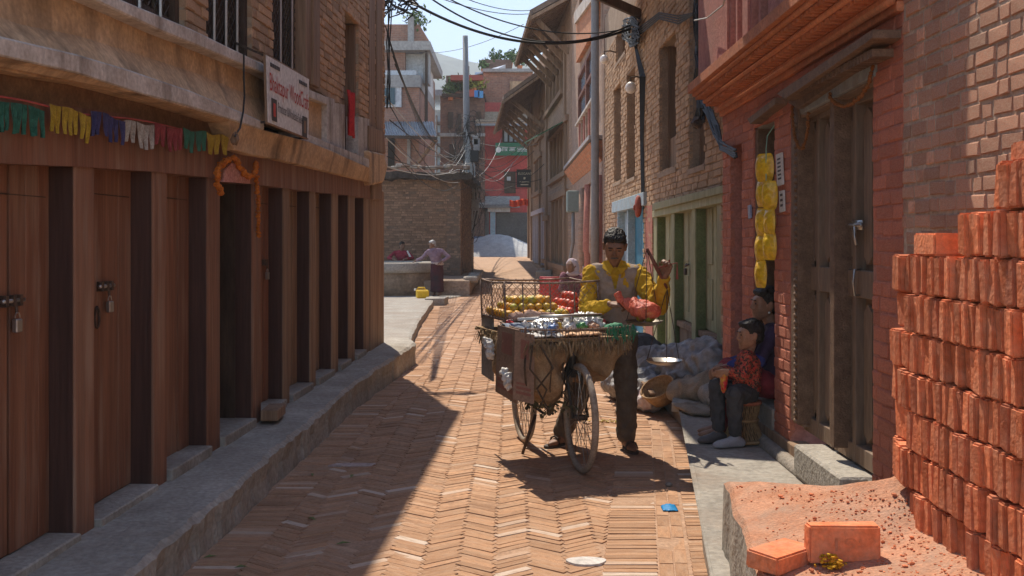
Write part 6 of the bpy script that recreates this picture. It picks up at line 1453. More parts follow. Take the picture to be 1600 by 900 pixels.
# wire cage at the far end
CG0, CG1, zc0, zc1 = .47, 1.0, .955, 1.215
cor = [(CG0, .03), (CG0, Wt - .02), (CG1, Wt - .02), (CG1, .03)]
for z in (zc0, zc1):
    for (t0, b0), (t1, b1) in zip(cor, cor[1:] + cor[:1]):
        mb = MB(); mb.tube(sag(P(t0, b0, z), P(t1, b1, z), .012 if z > 1 else 0, 8), .008, 6); mb.build('cage_rim', WIRE, BK, True)
for (t, b) in cor + [(CG0, .16), (CG0, .36), (CG0, .54), (CG1, .2), (CG1, .45), (.75, .03), (.75, Wt - .02)]:
    mb = MB(); mb.tube([P(t, b, zc0 - .02), P(t, b - .01, zc1)], .007 if (t, b) in cor else .005, 6); mb.build('cage_post', WIRE, BK, True)
mb = MB(); hcg = zc1 - zc0
for (t0, b0), (t1, b1) in zip(cor, cor[1:] + cor[:1]):
    A_, B_ = P(t0, b0, zc0), P(t1, b1, zc0); Ln = (B_ - A_).length; dd = (B_ - A_).normalized(); k = -hcg
    while k < Ln:
        for sg in (1, -1):
            u0, u1 = k, k + hcg; z0_, z1_ = (0, hcg) if sg > 0 else (hcg, 0)
            a0, a1 = max(0, (0 - u0) / hcg), min(1, (Ln - u0) / hcg)
            if a1 > a0: mb.tube([A_ + dd * (u0 + hcg * a0) + Z * (z0_ + (z1_ - z0_) * a0), A_ + dd * (u0 + hcg * a1) + Z * (z0_ + (z1_ - z0_) * a1)], .0018, 4, cap=False)
        k += .062
kind(mb.build('wire_mesh', WIRE, BK), 'stuff')
mb = MB(); mb.add([P(CG0 + (CG1 - CG0) * i / 8, (.03) + (Wt - .05) * j / 8, zc0 + .003) for j in range(9) for i in range(9)], [(j * 9 + i, j * 9 + i + 1, j * 9 + 10 + i, j * 9 + 9 + i) for j in range(8) for i in range(8)]); mb.build('cage_floor', JUTE, BK).modifiers.new('t', 'SOLIDIFY').thickness = .01
for (t, b) in ((CG0 + .04, .05), (CG0 + .04, .62), (CG1 - .12, .05), (CG1 - .12, .62)): mb = MB(); mb.tube([P(t, b, ZP), P(t, b, zc0)], .012, 6); mb.build('cage_leg', BAM, BK)
put(remesh([[(P(CG0 + .03, .08, zc0 + .02), .028), (P(CG0 + .01, .18, zc0 + .028), .035)], [(P(CG0 + .01, .18, zc0 + .028), .035), (P(CG0 + .02, .38, zc0 + .015), .03)]], .008, 2, fold(18, .02, (1, 1, 1))), 'rolled_sacking', pmat('pink_brown_sacking', (.36, .21, .16), (.52, .36, .29), 12, .95, .5, 120), BK)
# fruit
orr = [bpy.data.meshes.new('o') for _ in range(3)]
def fruit_mesh(nm, r, mat, sq=.92, stem=True):
    mb = MB(); mb.ball((0, 0, 0), (r, r, r * sq), 14, 9, jit=.10)
    o = mb.build(nm, mat, None, True); me = o.data; bpy.data.objects.remove(o); return me
OM = [fruit_mesh('orange', .030 * k, ORNG) for k in (.95, 1.0, 1.08)]
AM = [fruit_mesh('pomegranate', .036 * k, pmat('pomegranate_skin', (.42, .035, .025), (.62, .12, .06), 9, .4, .15, 60, rnd=.2)) for k in (.95, 1.05)]
def pile(meshes, nm, cen, rows, label, grp, cat, r):
    for lay, (nt_, nb_) in enumerate(rows):
        for i in range(nt_):
            for j in range(nb_):
                t = cen[0] + (i - (nt_ - 1) / 2) * r * 1.95 + U(-.004, .004); b = cen[1] + (j - (nb_ - 1) / 2) * r * 1.95 + U(-.004, .004); z = cen[2] + r * .95 + lay * r * 1.42
                o = bpy.data.objects.new(nm, random.choice(meshes)); COL.objects.link(o); o.location = P(t, b, z); o.rotation_euler = (U(-.5, .5), U(-.5, .5), U(0, 6)); tag(o, label, cat, grp)
pile(OM, 'orange', (CG0 + .26, .28, zc0 + .006), [(8, 8), (6, 6), (4, 5)], 'greenish orange in the heap inside the wire cage', 'oranges heaped in the wire cage', 'orange', .0305)
pile(AM, 'pomegranate', (CG0 + .24, .60, zc0 + .006), [(6, 3), (5, 2), (3, 1)], 'red pomegranate heaped beside the oranges in the wire cage', 'pomegranates heaped in the wire cage', 'pomegranate', .0365)
# packets, papers and foil on the near tray
FOIL = pmat('silver_foil', (.45, .44, .43), (.75, .74, .72), 10, .25, .8, 30, metal=.8, bdist=.02); POLY = pmat('clear_plastic_bag', (.55, .54, .52), (.75, .73, .70), 8, .2, .7, 25, bdist=.02, spec=.7)
NEWS = pmat('newsprint', (.50, .48, .45), (.68, .66, .62), 8, .9, .3, 30, dirt=(.22, .24, .34), dscale=25, damt=.7)
def crumple(c, rr, nm, mat, lab, cat, sd=0, rot=0):
    M = Matrix.Rotation(rot, 3, 'Z'); c = V_(c)
    me = remesh([[(c, rr, M)], [(c + M @ V_((rr[0] * .5, 0, rr[2] * .2)), (rr[0] * .6, rr[1] * .7, rr[2] * .8), M)]], .008, 1, ridge(30, min(rr) * .45, sd)); o = put(me, nm, mat); tag(o, lab, cat)
zt_ = ZP + .012
crumple(P(.22, .22, zt_ + .04), (.10, .10, .055), 'foil_bundle', FOIL, 'crumpled silver foil bundle on the near fruit tray', 'bundle', 1)
crumple(P(.26, .50, zt_ + .055), (.12, .11, .065), 'plastic_bundle', POLY, 'clear plastic bag bundle beside the foil on the tray', 'bag', 2)
crumple(P(.10, .66, zt_ + .03), (.06, .06, .035), 'net_bundle', GRN, 'green net bundle at the tray corner', 'bundle', 3)
for k, (t, b, rz, m, lb) in enumerate(((.10, .14, .2, NEWS, 'folded newspaper sheets at the left of the tray'), (.08, .40, -.1, pmat('peeled_fruit', (.55, .27, .12), (.72, .50, .32), 25, .7, .4, 60), 'row of peeled fruit pieces on newspaper along the tray edge'))):
    mb = MB(); mb.grid(lambda u, v: P(t + (u - .5) * .17, b + (v - .5) * .26, zt_ + .012 + .016 * noise.noise((u * 4 + k * 9, v * 4, 1)) + .008 * noise.noise((u * 11, v * 11, k))), 14, 18); o = mb.build('paper_sheets', m, None, True); o.modifiers.new('t', 'SOLIDIFY').thickness = .008; tag(o, lb, 'paper')
mb = MB(); mb.grid(lambda u, v: P(.34 + (u - .5) * .2, .12 + (v - .5) * .3, zt_ + .02 + .05 * math.sin(u * 3) + .01 * noise.noise((u * 5, v * 5, 1))), 12, 14); o = mb.build('blue_cloth', cloth('blue_grey_cloth', (.16, .20, .26), (.28, .32, .38)), None, True); o.modifiers.new('t', 'SOLIDIFY').thickness = .006; tag(o, 'folded blue grey cloth behind the newspapers on the tray', 'cloth')
mb = MB(); mb.tube([P(.42, .10, .965), P(.42, .55, .975)], .011, 8); mb.build('tray_bar', flat('white_pipe', (.7, .68, .64), .4), BK, True)['label'] = 'pale pipe laid across behind the near tray'

# small packets and fruit bags strewn over the near tray
cl_ = [((.62, .05, .05), 'red'), ((.75, .72, .68), 'white'), ((.08, .20, .50), 'blue'), ((.70, .45, .05), 'amber'), ((.75, .72, .68), 'white'), ((.10, .35, .12), 'green'), ((.55, .30, .18), 'tan'), ((.75, .72, .68), 'white'), ((.60, .08, .10), 'crimson')]
for k, (c, nm_) in enumerate(cl_):
    t, b = U(.03, .40), .05 + k * .078
    m = pmat('wrap_' + nm_ + str(k), tuple(x * .7 for x in c), c, 16, .35, .5, 50, spec=.5)
    cc = P(t, b, zt_ + .05); me = remesh([[(cc, (U(.03, .05), U(.025, .04), .02)), (cc + V_((U(-.03, .03), U(-.03, .03), .015)), .022)]], .006, 1, fold(45, .012, (1, 1, 1), k)); o = put(me, 'wrapped_packet', m)
    tag(o, '%s wrapped packet number'.replace(' number', '') % nm_ + ' lying among the foil on the fruit tray', 'packet', 'packets on the fruit tray')
# ================================================================== CHILD ON A BAMBOO STOOL
STX, STY = 1.545, 6.64
CANE = pmat('woven_cane', (.26, .145, .06), (.46, .29, .14), 20, .75, .4, 90, dirt=(.14, .085, .045), dscale=7, damt=.5)
ST = thing('cane_stool', 'small hourglass cane stool with red rim under the child', 'stool', (STX, STY, .15))
prof = [(.105, .275), (.100, .22), (.085, .17), (.085, .14), (.105, .08), (.128, .02)]
def pr_(z):
    for (r0, z0), (r1, z1) in zip(prof, prof[1:]):
        if z1 <= z <= z0: return r1 + (r0 - r1) * (z - z1) / (z0 - z1)
    return prof[-1][0]
for k in range(44):
    for sg in (1, -1):
        if sg < 0 and k % 2: continue
        a0 = 2 * math.pi * k / 44; pts = []
        for j in range(8):
            z = .275 - (.255) * j / 7; a = a0 + sg * .5 * j / 7; r = pr_(z) + (.002 if sg > 0 else -.003); pts.append((STX + r * math.cos(a), STY + r * math.sin(a), .15 + z))
        mb = MB(); mb.tube(pts, .0042, 4, cap=False); mb.build('cane', CANE, ST, True)
mb = MB(); mb.lathe([(.06, .0), (.118, .02), (.075, .14), (.075, .17), (.088, .26), (.05, .265)], (STX, STY, .15), 20); mb.build('core', pmat('stool_core', (.12, .075, .035), (.22, .14, .07), 20, .9, .4, 60), ST, True)
for z, r, m in ((.02, .134, CANE), (.155, .090, CANE), (.27, .108, pmat('red_binding', (.36, .10, .05), (.48, .17, .09), 20, .8))):
    mb = MB(); mb.tube([(STX + r * math.cos(a), STY + r * math.sin(a), .15 + z) for a in [2 * math.pi * k / 24 for k in range(25)]], .013, 7); mb.build('binding_ring', m, ST, True)
mb = MB(); mb.lathe([(0, .262), (.104, .268), (.10, .282), (0, .286)], (STX, STY, .15), 24); mb.build('seat', CANE, ST, True)
CH = thing('person', 'small child in red patterned top holding a snack packet, seated on the cane stool', 'person', (1.42, 6.5, .15))
sk2 = SKIN('light_brown_skin', (.36, .18, .105))
hp_ = V_((STX + .01, STY - .01, .49)); ch_ = V_((1.565, 6.60, .68)); nk_ = V_((1.555, 6.59, .765))
sL, sR = V_((1.535, 6.52, .735)), V_((1.575, 6.68, .735))
hC = V_((1.575, 6.58, .868)); hF, hU = V_((-.97, -.12, -.02)), V_((-.05, 0, 1))
eL, wL = V_((1.50, 6.45, .615)), V_((1.405, 6.44, .650)); eR, wR = V_((1.47, 6.66, .62)), V_((1.375, 6.55, .645))
k1, a1 = V_((1.36, 6.62, .525)), V_((1.375, 6.62, .225)); k2, a2 = V_((1.44, 6.45, .50)), V_((1.455, 6.47, .225))
cs = .80
pr = head_prims(hC, hF, hU, .86) + [[(nk_ + V_((.005, 0, -.02)), .036), (hC + V_((.005, 0, -.06)), .036)], [(sL, .034), (sR, .034), (ch_, (.07, .085, .07))], [(ch_, (.07, .085, .07)), (hp_, (.085, .10, .06))]]
for a, b, c in ((sL, eL, wL), (sR, eR, wR)): pr += [[(a, .030), (b, .025)], [(b, .025), (c, .018)]]
for a, b, c in ((hp_ + V_((0, .05, 0)), k1, a1), (hp_ + V_((0, -.05, 0)), k2, a2)): pr += [[(a, .06), (b, .042)], [(b, .04), (c, .027)]]
pr += hand_prims(wL, V_((-.8, .1, -.2)), V_((0, .9, .1)), 1, .55, .68) + hand_prims(wR, V_((-.7, -.35, -.1)), V_((.1, -.9, 0)), -1, .55, .68)
pr += foot(a1, (1.255, 6.585, .165), .78) + foot(a2, (1.325, 6.44, .165), .78)
put(remesh(pr, .005, 3), 'body', sk2, CH); eyes(hC, hF, hU, .86, CH)
put(remesh(hair_prims(hC, hF, hU, .88), .005, 1, fold(110, .005, (1, 1, .5))), 'hair', HAIRB, CH)
RTOP = pmat('red_patterned_cloth', (.03, .014, .018), (.50, .05, .035), 55, .92, .3, 200, ramp=(.46, .54), detail=2, dirt=(.5, .26, .12), dscale=80, damt=.7)
tp = [[(nk_ + V_((.004, 0, -.03)), .044), (sL, .042), (sR, .042), (ch_, (.085, .10, .07))], [(ch_, (.085, .10, .07)), (hp_ + V_((0, 0, .02)), (.10, .115, .05))]]
for a, b, c in ((sL, eL, wL), (sR, eR, wR)): tp += [[(a, .042), (b, .036)], [(b, .036), (b.lerp(c, .82), .028)]]
put(remesh(tp, .005, 3, ridge(24, .006, 2)), 'top', RTOP, CH)
TRC = cloth('dark_grey_trousers', (.045, .043, .045), (.085, .08, .08)); tr = []
for a, b, c in ((hp_ + V_((0, .05, -.005)), k1, a1), (hp_ + V_((0, -.05, -.005)), k2, a2)): tr += [[(a, .074), (b, .056)], [(b, .055), (b.lerp(c, .88), .043)]]
put(remesh(tr, .005, 3, ridge(22, .007, 5)), 'trousers', TRC, CH)
for a, toe, m, lb in ((a1, V_((1.245, 6.585, .163)), flat('dark_grey_shoe', (.10, .085, .08), .6), 'dark grey shoe'), (a2, V_((1.315, 6.435, .163)), flat('pale_grey_shoe', (.34, .32, .33), .6), 'pale grey shoe')):
    put(remesh([[(h_[0], h_[1] + .009) for h_ in q] for q in foot(a - Z * .02, toe, .80)], .005, 2), 'shoe', m, CH, lb)
# packet in the child's hands
c = V_((1.375, 6.47, .595)); me = remesh([[(c + Z * .05, (.012, .035, .012)), (c, (.026, .045, .04)), (c - Z * .075, (.012, .04, .015))]], .006, 2, fold(40, .008, (1, 1, 1)))
o = put(me, 'snack_packet', pmat('red_yellow_wrapper', (.55, .02, .03), (.72, .38, .05), 14, .35, .3, 40, ramp=(.42, .55))); tag(o, 'small red and yellow snack packet in the hands of the seated child', 'snack packet')
# ================================================================== WOMAN SEATED IN THE DOORWAY
WO = thing('person', 'woman in dark purple top and red skirt seated in the doorway behind the child', 'person', (1.62, 6.80, .4))
hC = V_((1.735, 6.80, 1.055)); hF, hU = V_((-.98, -.10, .03)), V_((0, 0, 1)); sk3 = SKIN('tan_skin', (.30, .155, .09))
pv_ = V_((1.84, 6.80, .50)); cst = V_((1.80, 6.79, .76)); nk = V_((1.775, 6.79, .93)); sL, sR = V_((1.76, 6.655, .885)), V_((1.79, 6.925, .885))
eL, wL = V_((1.64, 6.60, .70)), V_((1.43, 6.68, .645)); eR, wR = V_((1.66, 6.95, .68)), V_((1.45, 6.82, .64))
k1, a1 = V_((1.48, 6.70, .60)), V_((1.44, 6.80, .22)); k2, a2 = V_((1.50, 6.88, .60)), V_((1.46, 6.92, .22))
pr = head_prims(hC, hF, hU, 1.0) + [[(nk, .05), (hC + V_((.01, 0, -.07)), .048)], [(sL, .045), (sR, .045), (cst, (.09, .13, .1))], [(cst, (.09, .13, .1)), (pv_, (.12, .15, .09))]]
for a, b, c in ((sL, eL, wL), (sR, eR, wR)): pr += [[(a, .043), (b, .034)], [(b, .034), (c, .024)]]
for a, b, c in ((pv_ + V_((0, -.08, 0)), k1, a1), (pv_ + V_((0, .08, 0)), k2, a2)): pr += [[(a, .08), (b, .06)], [(b, .055), (c, .034)]]
pr += hand_prims(wL, V_((-.8, .1, -.35)), V_((.2, .6, -.5)), 1, .5, .9) + hand_prims(wR, V_((-.8, -.2, -.35)), V_((.2, -.6, -.5)), -1, .5, .9) + foot(a1, (1.28, 6.79, .16)) + foot(a2, (1.30, 6.92, .16))
put(remesh(pr, .007, 3), 'body', sk3, WO); eyes(hC, hF, hU, 1.0, WO)
put(remesh(hair_prims(hC, hF, hU, 1.03, 1), .006, 2, fold(80, .004, (1, 1, 1))), 'hair', HAIRB, WO)
PUR = cloth('dark_purple_cloth', (.022, .012, .032), (.06, .032, .075)); BLU = cloth('blue_sleeve', (.03, .035, .13), (.06, .065, .22)); RSK = cloth('dark_red_skirt', (.16, .012, .02), (.28, .03, .04))
put(remesh([[(nk + V_((0, 0, -.04)), .058), (sL, .056), (sR, .056), (cst, (.115, .15, .10))], [(cst, (.115, .15, .1)), (pv_ + Z * .05, (.135, .165, .08))], [(sL, .056), (eL, .048)], [(sR, .056), (eR, .048)]], .008, 3, fold(16, .008, (1, 1, 1))), 'blouse', PUR, WO)
put(remesh([[(eL, .052), (eL.lerp(wL, .8), .038)], [(eR, .052), (eR.lerp(wR, .8), .038)]], .007, 3, fold(22, .006, (1, 1, 1))), 'sleeves', BLU, WO)
put(remesh([[(pv_, (.15, .17, .10)), (k1, .085), (k2, .085)], [(k1, .085), (k2, .085), (a1 + Z * .03, .06), (a2 + Z * .03, .06)]], .010, 3, fold(12, .012, (1, 1, .5))), 'skirt', RSK, WO)
mb = MB(); mb.ball(hC + V_((.0, -.088, -.045)), .008, 8, 6); mb.build('earring', flat('pearl', (.7, .66, .6), .3), WO, True)
# ================================================================== WOMEN AT THE WELL
def standing(lab, root, hC, hF, sh, arms, hip, feet, mats, hair, sc=.95, vox=.014, skirt=True, neck_=None, skc=(.22, .12, .075)):
    t = thing('person', lab, 'person', root); hC = V_(hC); skn = SKIN('far_skin', skc); sL, sR = V_(sh[0]), V_(sh[1]); nk = (sL + sR) / 2 + Z * .06; hip = V_(hip); cst = (sL + sR) / 2 - Z * .12
    cst = cst.lerp(hip, .12)
    pr = head_prims(hC, hF, (0, 0, 1), sc) + [[(nk, .05), (hC - Z * .06, .05)], [(sL, .045), (sR, .045), (cst, (.12, .10, .1))], [(cst, (.12, .10, .1)), (hip, (.14, .12, .1))]]
    sl = [[(nk - Z * .03, .06), (sL, .058), (sR, .058), (cst, (.15, .12, .1))], [(cst, (.15, .12, .1)), (hip + Z * .04, (.155, .135, .08))]]
    for a, (b, c) in zip((sL, sR), arms):
        b, c = V_(b), V_(c); pr += [[(a, .043), (b, .036)], [(b, .036), (c, .026)]] + hand_prims(c, c - b, V_((.1, .3, -1)), 1, .4, .9); sl += [[(a, .056), (b, .05)], [(b, .05), (b.lerp(c, .75), .042)]]
    sk = [[(hip, (.165, .145, .08))] + [(V_(f) + Z * .12, (.11, .11, .03)) for f in feet]]
    for f in feet: f = V_(f); pr += [[(hip - Z * .05, .07), (f + Z * .08, .04)]] + foot(f + Z * .08, f + V_((-.05, -.16, .012)))
    put(remesh(pr, vox * .7, 2), 'body', skn, t); put(remesh(sl, vox, 2, fold(14, .010, (1, 1, 1))), 'blouse', mats[0], t); put(remesh(sk, vox, 2, fold(9, .018, (1, 1, .3))), 'skirt', mats[1], t)
    put(remesh(hair_prims(hC, hF, (0, 0, 1), sc * 1.03, 1), vox * .7, 2), 'hair', hair, t); return t
w2_ = standing('grey haired woman in mauve blouse leaning on the well, one hand on hip', (-2.0, 26.2, .03), (-2.10, 26.2, 1.375), (-.75, -.6, -.1), ((-2.20, 26.12, 1.20), (-1.86, 26.22, 1.22)), [((-2.36, 26.3, 1.03), (-2.56, 26.42, .945)), ((-1.66, 26.2, 1.06), (-1.86, 26.1, .93))], (-1.98, 26.25, .88), [(-2.05, 26.25, .03), (-1.90, 26.2, .03)], (cloth('mauve_cloth', (.17, .11, .15), (.30, .21, .26)), cloth('black_red_skirt', (.02, .017, .02), (.10, .02, .025), 3)), HAIRG)
put(remesh([[(V_((-1.98, 26.25, .90)), (.175, .155, .035)), (V_((-1.96, 26.25, .86)), (.175, .155, .04))]], .014, 2), 'sash', cloth('pale_sash', (.42, .32, .28), (.55, .44, .40)), w2_)
w1_ = standing('woman in dark red shawl leaning on the far rim of the well', (-3.2, 29.15, .03), (-3.20, 28.95, 1.335), (.55, -.8, -.1), ((-3.42, 29.0, 1.13), (-3.02, 29.0, 1.13)), [((-3.58, 28.85, .98), (-3.42, 28.62, .955)), ((-2.88, 28.85, .98), (-3.05, 28.6, .955))], (-3.2, 29.3, .80), [(-3.3, 29.35, .03), (-3.1, 29.35, .03)], (cloth('dark_red_shawl', (.20, .015, .03), (.34, .04, .06)), cloth('dark_skirt', (.03, .02, .025), (.07, .04, .045))), HAIRB)
o = put(remesh([[(V_((-3.03, 28.88, 1.17)), .03), (V_((-2.93, 28.80, .99)), .03)]], .012, 1), 'white_shawl_edge', cloth('white_cloth', (.55, .5, .46), (.68, .63, .58)), w1_)
# seated person beside the red chairs, beyond the bicycle
SP = thing('person', 'seated person in pale headscarf beside the red plastic chairs', 'person', (1.02, 16.2, 0))
hC = V_((.96, 16.1, 1.08)); cst = V_((1.0, 16.2, .78)); pl = V_((1.02, 16.25, .48))
pr = head_prims(hC, (-.6, -.75, -.1), (0, 0, 1), .95) + [[(hC - Z * .06, .05), (cst + Z * .12, .05)], [(cst, (.16, .11, .14)), (pl, (.17, .15, .09))], [(pl, .12), (V_((.86, 15.9, .50)), .07)], [(V_((.86, 15.9, .50)), .06), (V_((.86, 15.88, .06)), .05)], [(pl, .12), (V_((1.1, 15.9, .50)), .07)], [(V_((1.1, 15.9, .50)), .06), (V_((1.1, 15.88, .06)), .05)]] + foot((.86, 15.88, .08), (.84, 15.72, .012)) + foot((1.1, 15.88, .08), (1.1, 15.72, .012))
for s_, e_, h_ in ((V_((.84, 16.15, .93)), V_((.78, 16.0, .70)), V_((.90, 15.86, .58))), (V_((1.17, 16.2, .93)), V_((1.22, 16.05, .70)), V_((1.06, 15.86, .58)))): pr += [[(s_, .045), (e_, .036)], [(e_, .036), (h_, .026)]] + hand_prims(h_, h_ - e_, (0, 0, -1), 1, .4, .85)
put(remesh(pr, .011, 2), 'body', SKIN('far_skin', (.24, .13, .08)), SP)
put(remesh([[(cst + Z * .10, (.19, .12, .07)), (cst, (.19, .145, .12)), (pl, (.2, .18, .09))], [(pl, (.19, .17, .1)), (V_((.86, 15.9, .50)), .09), (V_((1.1, 15.9, .50)), .09)], [(V_((.86, 15.9, .5)), .09), (V_((1.1, 15.9, .5)), .09), (V_((.86, 15.9, .15)), .10), (V_((1.1, 15.9, .15)), .10)], [(V_((.84, 16.15, .93)), .055), (V_((.78, 16.0, .70)), .05)], [(V_((1.17, 16.2, .93)), .055), (V_((1.22, 16.05, .70)), .05)]], .014, 2, fold(12, .015, (1, 1, 1))), 'robe', cloth('plum_print_dress', (.13, .045, .065), (.30, .13, .15), 30), SP)
put(remesh([[(hC + V_((.015, .03, .035)), (.10, .10, .095)), (hC + V_((.04, .06, -.04)), (.10, .085, .08))], [(hC + V_((.03, .04, -.12)), (.12, .09, .05))]], .012, 2, fold(20, .008, (1, 1, 1))), 'headscarf', cloth('pale_mauve_scarf', (.42, .33, .36), (.56, .47, .49)), SP)
CHR = flat('red_plastic', (.46, .035, .035), .45)
def chair(c, rz, lab):
    t = thing('plastic_chair', lab, 'chair', c, 'red plastic chairs beside the seated person'); M = Matrix.Rotation(rz, 3, 'Z'); c = V_(c); Q = lambda x, y, z: c + M @ V_((x, y, z))
    mb = MB(); mb.prism([Q(-.21, -.2, .44), Q(.21, -.2, .44), Q(.19, .2, .42), Q(-.19, .2, .42)], [Q(-.21, -.2, .41), Q(.21, -.2, .41), Q(.19, .2, .39), Q(-.19, .2, .39)]); mb.build('seat', CHR, t, bevel=.008)
    mb = MB(); mb.grid(lambda u, v: Q((u - .5) * (.42 - .06 * v), .19 + .09 * v + .05 * math.sin(math.pi * u), .42 + .45 * v), 8, 6); mb.build('backrest', CHR, t, True).modifiers.new('t', 'SOLIDIFY').thickness = .025
    for x, y in ((-.18, -.17), (.18, -.17), (-.17, .18), (.17, .18)): mb = MB(); mb.bar(Q(x, y, .41), Q(x * 1.15, y * 1.15, 0), .04, .04); mb.build('leg', CHR, t)
    for sg in (-1, 1): mb = MB(); mb.tube([Q(.21 * sg, .22, .62), Q(.23 * sg, 0, .64), Q(.22 * sg, -.19, .62), Q(.2 * sg, -.18, .43)], .018, 6); mb.build('armrest', CHR, t, True)
chair((.80, 16.6, 0), R(150), 'red plastic chair half hidden behind the seated person'); chair((.72, 17.3, 0), R(165), 'red plastic chair standing behind the other red chair')
# ================================================================== HEAP OF SACKS AND TARPAULIN BY THE GREEN DOORS
def heap_(lst, nm, mat, lab, cat, vox=.018, fr=6, am=.03, sd=0, sm=3, st=(1, 1, 1)):
    o = put(remesh(lst, min(vox, .013), 2, ridge(fr * .8, am, sd)), nm, mat); return tag(o, lab, cat)
TARP = pmat('grey_tarpaulin', (.20, .20, .205), (.33, .33, .33), 5, .6, .5, 20, dirt=(.34, .29, .24), dscale=3, damt=.5, bdist=.03); SACKB = pmat('brown_sacking', (.20, .155, .11), (.34, .275, .205), 7, .95, .5, 130)
SACKG = pmat('grey_sacking', (.23, .21, .185), (.36, .335, .30), 7, .9, .4, 130); PALEP = pmat('pale_polythene', (.42, .38, .37), (.62, .57, .55), 9, .45, .6, 30, dirt=(.45, .08, .08), dscale=9, damt=.5)
zs = .15
heap_([[(V_((1.56, 9.0, .30)), (.24, .46, .24)), (V_((1.70, 8.6, .42)), (.16, .28, .22))], [(V_((1.42, 9.6, .26)), (.28, .45, .20))]], 'tarpaulin_heap', TARP, 'grey tarpaulin draped over a tall heap by the green doors', 'tarpaulin', fr=8, am=.06)
heap_([[(V_((1.30, 9.15, .16)), (.40, .48, .15)), (V_((1.12, 9.5, .13)), (.24, .4, .11))]], 'flat_tarpaulin', TARP, 'loose grey tarpaulin spread low in front of the heap', 'tarpaulin', fr=9, am=.05, sd=5)
heap_([[(V_((1.53, 8.22, .26)), (.15, .20, .12)), (V_((1.60, 8.05, .33)), (.11, .14, .10))], [(V_((1.42, 8.3, .23)), (.12, .17, .08))]], 'brown_sack', SACKB, 'lumpy brown sack leaning against the tarpaulin heap', 'sack', fr=7, am=.04, sd=9)
heap_([[(V_((1.62, 7.85, .27)), (.14, .14, .12)), (V_((1.66, 7.7, .24)), (.10, .12, .09))]], 'grey_sack', SACKG, 'folded grey sack nearest the seated woman', 'sack', fr=8, am=.03, sd=12)
heap_([[(V_((1.20, 8.75, .10)), (.13, .2, .09)), (V_((1.08, 8.9, .08)), (.12, .16, .07))]], 'pale_bag', PALEP, 'pale polythene rubbish bag with red print at the lane edge', 'bag', vox=.012, fr=12, am=.035, sd=15)
heap_([[(V_((1.25, 10.4, .20)), (.22, .4, .18)), (V_((1.4, 10.9, .25)), (.25, .4, .2))]], 'dark_bundle', cloth('dark_grey_cloth', (.05, .05, .055), (.11, .11, .115)), 'dark grey bundle behind the tarpaulin heap', 'bundle', fr=6, am=.06, sd=20)
heap_([[(V_((1.46, 7.75, .18)), (.13, .20, .030)), (V_((1.36, 7.9, .18)), (.07, .1, .02))]], 'sack_cloth', SACKB, 'flattened brown sackcloth lying before the stone slab', 'sackcloth', vox=.012, fr=9, am=.02, sd=22)
BSK = thing('cane_basket', 'old round cane basket tipped among the sacks', 'basket', (1.26, 8.55, .1)); mb = MB(); mb.lathe([(.02, 0), (.10, .01), (.135, .09), (.15, .15), (.142, .15), (.127, .09), (.09, .02), (.02, .015)], (1.30, 8.50, .13), 22, (-.45, -.35, .8)); mb.build('bowl', CANE, BSK, True)
mb = MB(); ax = V_((-.45, -.35, .8)).normalized(); x_ = ax.cross(V_((0, 1, 0))).normalized(); y__ = ax.cross(x_); mb.tube([V_((1.30, 8.50, .13)) + ax * .15 + (x_ * math.cos(a) + y__ * math.sin(a)) * .148 for a in [2 * math.pi * k / 22 for k in range(23)]], .009, 6); mb.build('rim', CANE, BSK, True)
tag(slab('stone_slab', [(1.28, 7.95), (1.62, 7.72), (1.66, 8.3), (1.34, 8.35)], .20, .13, STONE), 'flat stone slab edging the pavement below the sacks', 'stone slab')
for k in range(3):
    mb = MB(); a = V_((1.12 + .04 * k, 8.62 - .08 * k, .13 + .03 * k)); mb.bar(a, a + V_((.14 - .09 * k, .3, .06)), .05, .015); tag(mb.build('wood_scrap', WOODW), ['wood scrap lying on the pale bag', 'thin wood scrap propped on the basket', 'short wood scrap between basket and bag'][k], 'wood scrap', 'wood scraps on the rubbish')
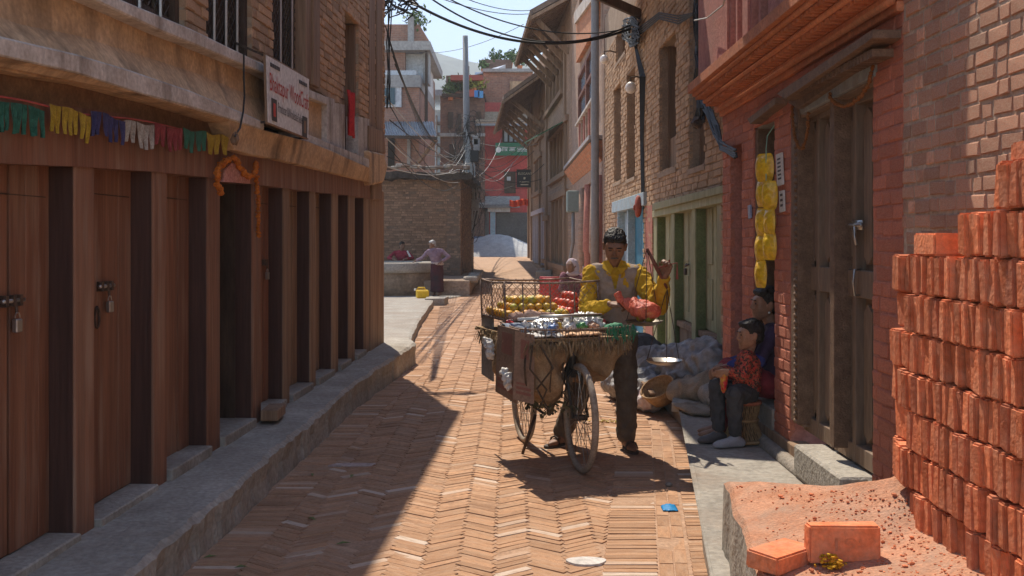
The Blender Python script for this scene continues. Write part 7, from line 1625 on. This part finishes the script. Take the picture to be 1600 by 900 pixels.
# ================================================================== litter and small things on the lane
q = on(1046, 796); mb = MB(); mb.grid(lambda u, v: V_((q.x + (u - .5) * .085, q.y + (v - .5) * .09, .006 + .016 * math.sin(u * 3) * v + .006 * noise.noise((u * 5, v * 5, 0)))), 8, 6)
o = mb.build('blue_wrapper', flat('bright_blue_plastic', (.01, .22, .50), .4), None, True); o.modifiers.new('t', 'SOLIDIFY').thickness = .002; tag(o, 'crumpled bright blue wrapper dropped on the paving', 'wrapper')
q = on(916, 879); mb = MB(); n = 22; ring = [V_((q.x + .095 * math.cos(a) * (1 + .08 * math.sin(3 * a)), q.y + .06 * math.sin(a), 0)) for a in [2 * math.pi * k / n for k in range(n)]]
mb.prism([V_((p.x * .97 + q.x * .03, p.y * .97 + q.y * .03, .010)) for p in ring], [V_((p.x, p.y, -.012)) for p in ring]); tag(mb.build('paving_stone', pmat('pale_stone', (.50, .46, .42), (.62, .58, .54), 9, .9, .3, 40), None), 'pale oval stone set into the paving bricks', 'stone')
q = on(551, 727); mb = MB(); ring = [V_((q.x + x, q.y + y, 0)) for x, y in ((-.16, -.03), (-.02, -.05), (.13, -.035), (.15, .03), (.02, .045), (-.11, .035))]
mb.prism([p + Z * .007 for p in ring], [p - Z * .01 for p in ring]); tag(mb.build('mortar_patch', pmat('pink_chalk', (.36, .24, .21), (.55, .46, .42), 16, .95, .3, 40)), 'pale chalky patch on the shaded paving bricks', 'patch')
LF = pmat('fallen_leaf', (.10, .14, .04), (.24, .27, .09), 20, .7, .1, 40)
for k, (x, y) in enumerate(((328, 872), (376, 888), (536, 851), (488, 743), (550, 745), (487, 812))):
    q = on(x, y); a = U(0, 3); d1 = V_((math.cos(a), math.sin(a), 0)); d2 = V_((-math.sin(a), math.cos(a), 0)); mb = MB(); L_ = U(.025, .045)
    mb.add([q - d1 * L_ + Z * .004, q + d2 * .012 + Z * .014, q + d1 * L_ + Z * .006, q - d2 * .012 + Z * .012, q + Z * .006], [(0, 1, 4), (1, 2, 4), (2, 3, 4), (3, 0, 4)]); o = mb.build('fallen_leaf', LF, None, origin=q); tag(o, 'small green leaf fallen on the shaded paving', 'leaf', 'leaves fallen on the paving')
q = on(948, 660); mb = MB()
for _ in range(40): mb.ball((q.x + random.gauss(0, .07), q.y + random.gauss(0, .03), .006 + abs(random.gauss(0, .005))), (U(.006, .014), U(.006, .012), .005), 5, 3, jit=.4)
kind(mb.build('fruit_peelings', pmat('peelings', (.40, .30, .12), (.68, .52, .14), 30, .9, .2, 60, rnd=.3)), 'stuff', 'yellow fruit peelings scattered behind the bicycle wheel')
q = on(1045, 760); mb = MB(); mb.ball((q.x, q.y, .012), (.022, .018, .014), 8, 6, jit=.4); tag(mb.build('pebble', STONE, None, True), 'single small pebble on the paving by the shadow edge', 'pebble')
# ================================================================== haze box round lane and hills, sky outside
mb = MB(); mb.box((0, 620, 110), (3400, 1500, 250)); hz = mb.build('haze', HM); kind(hz, 'stuff')
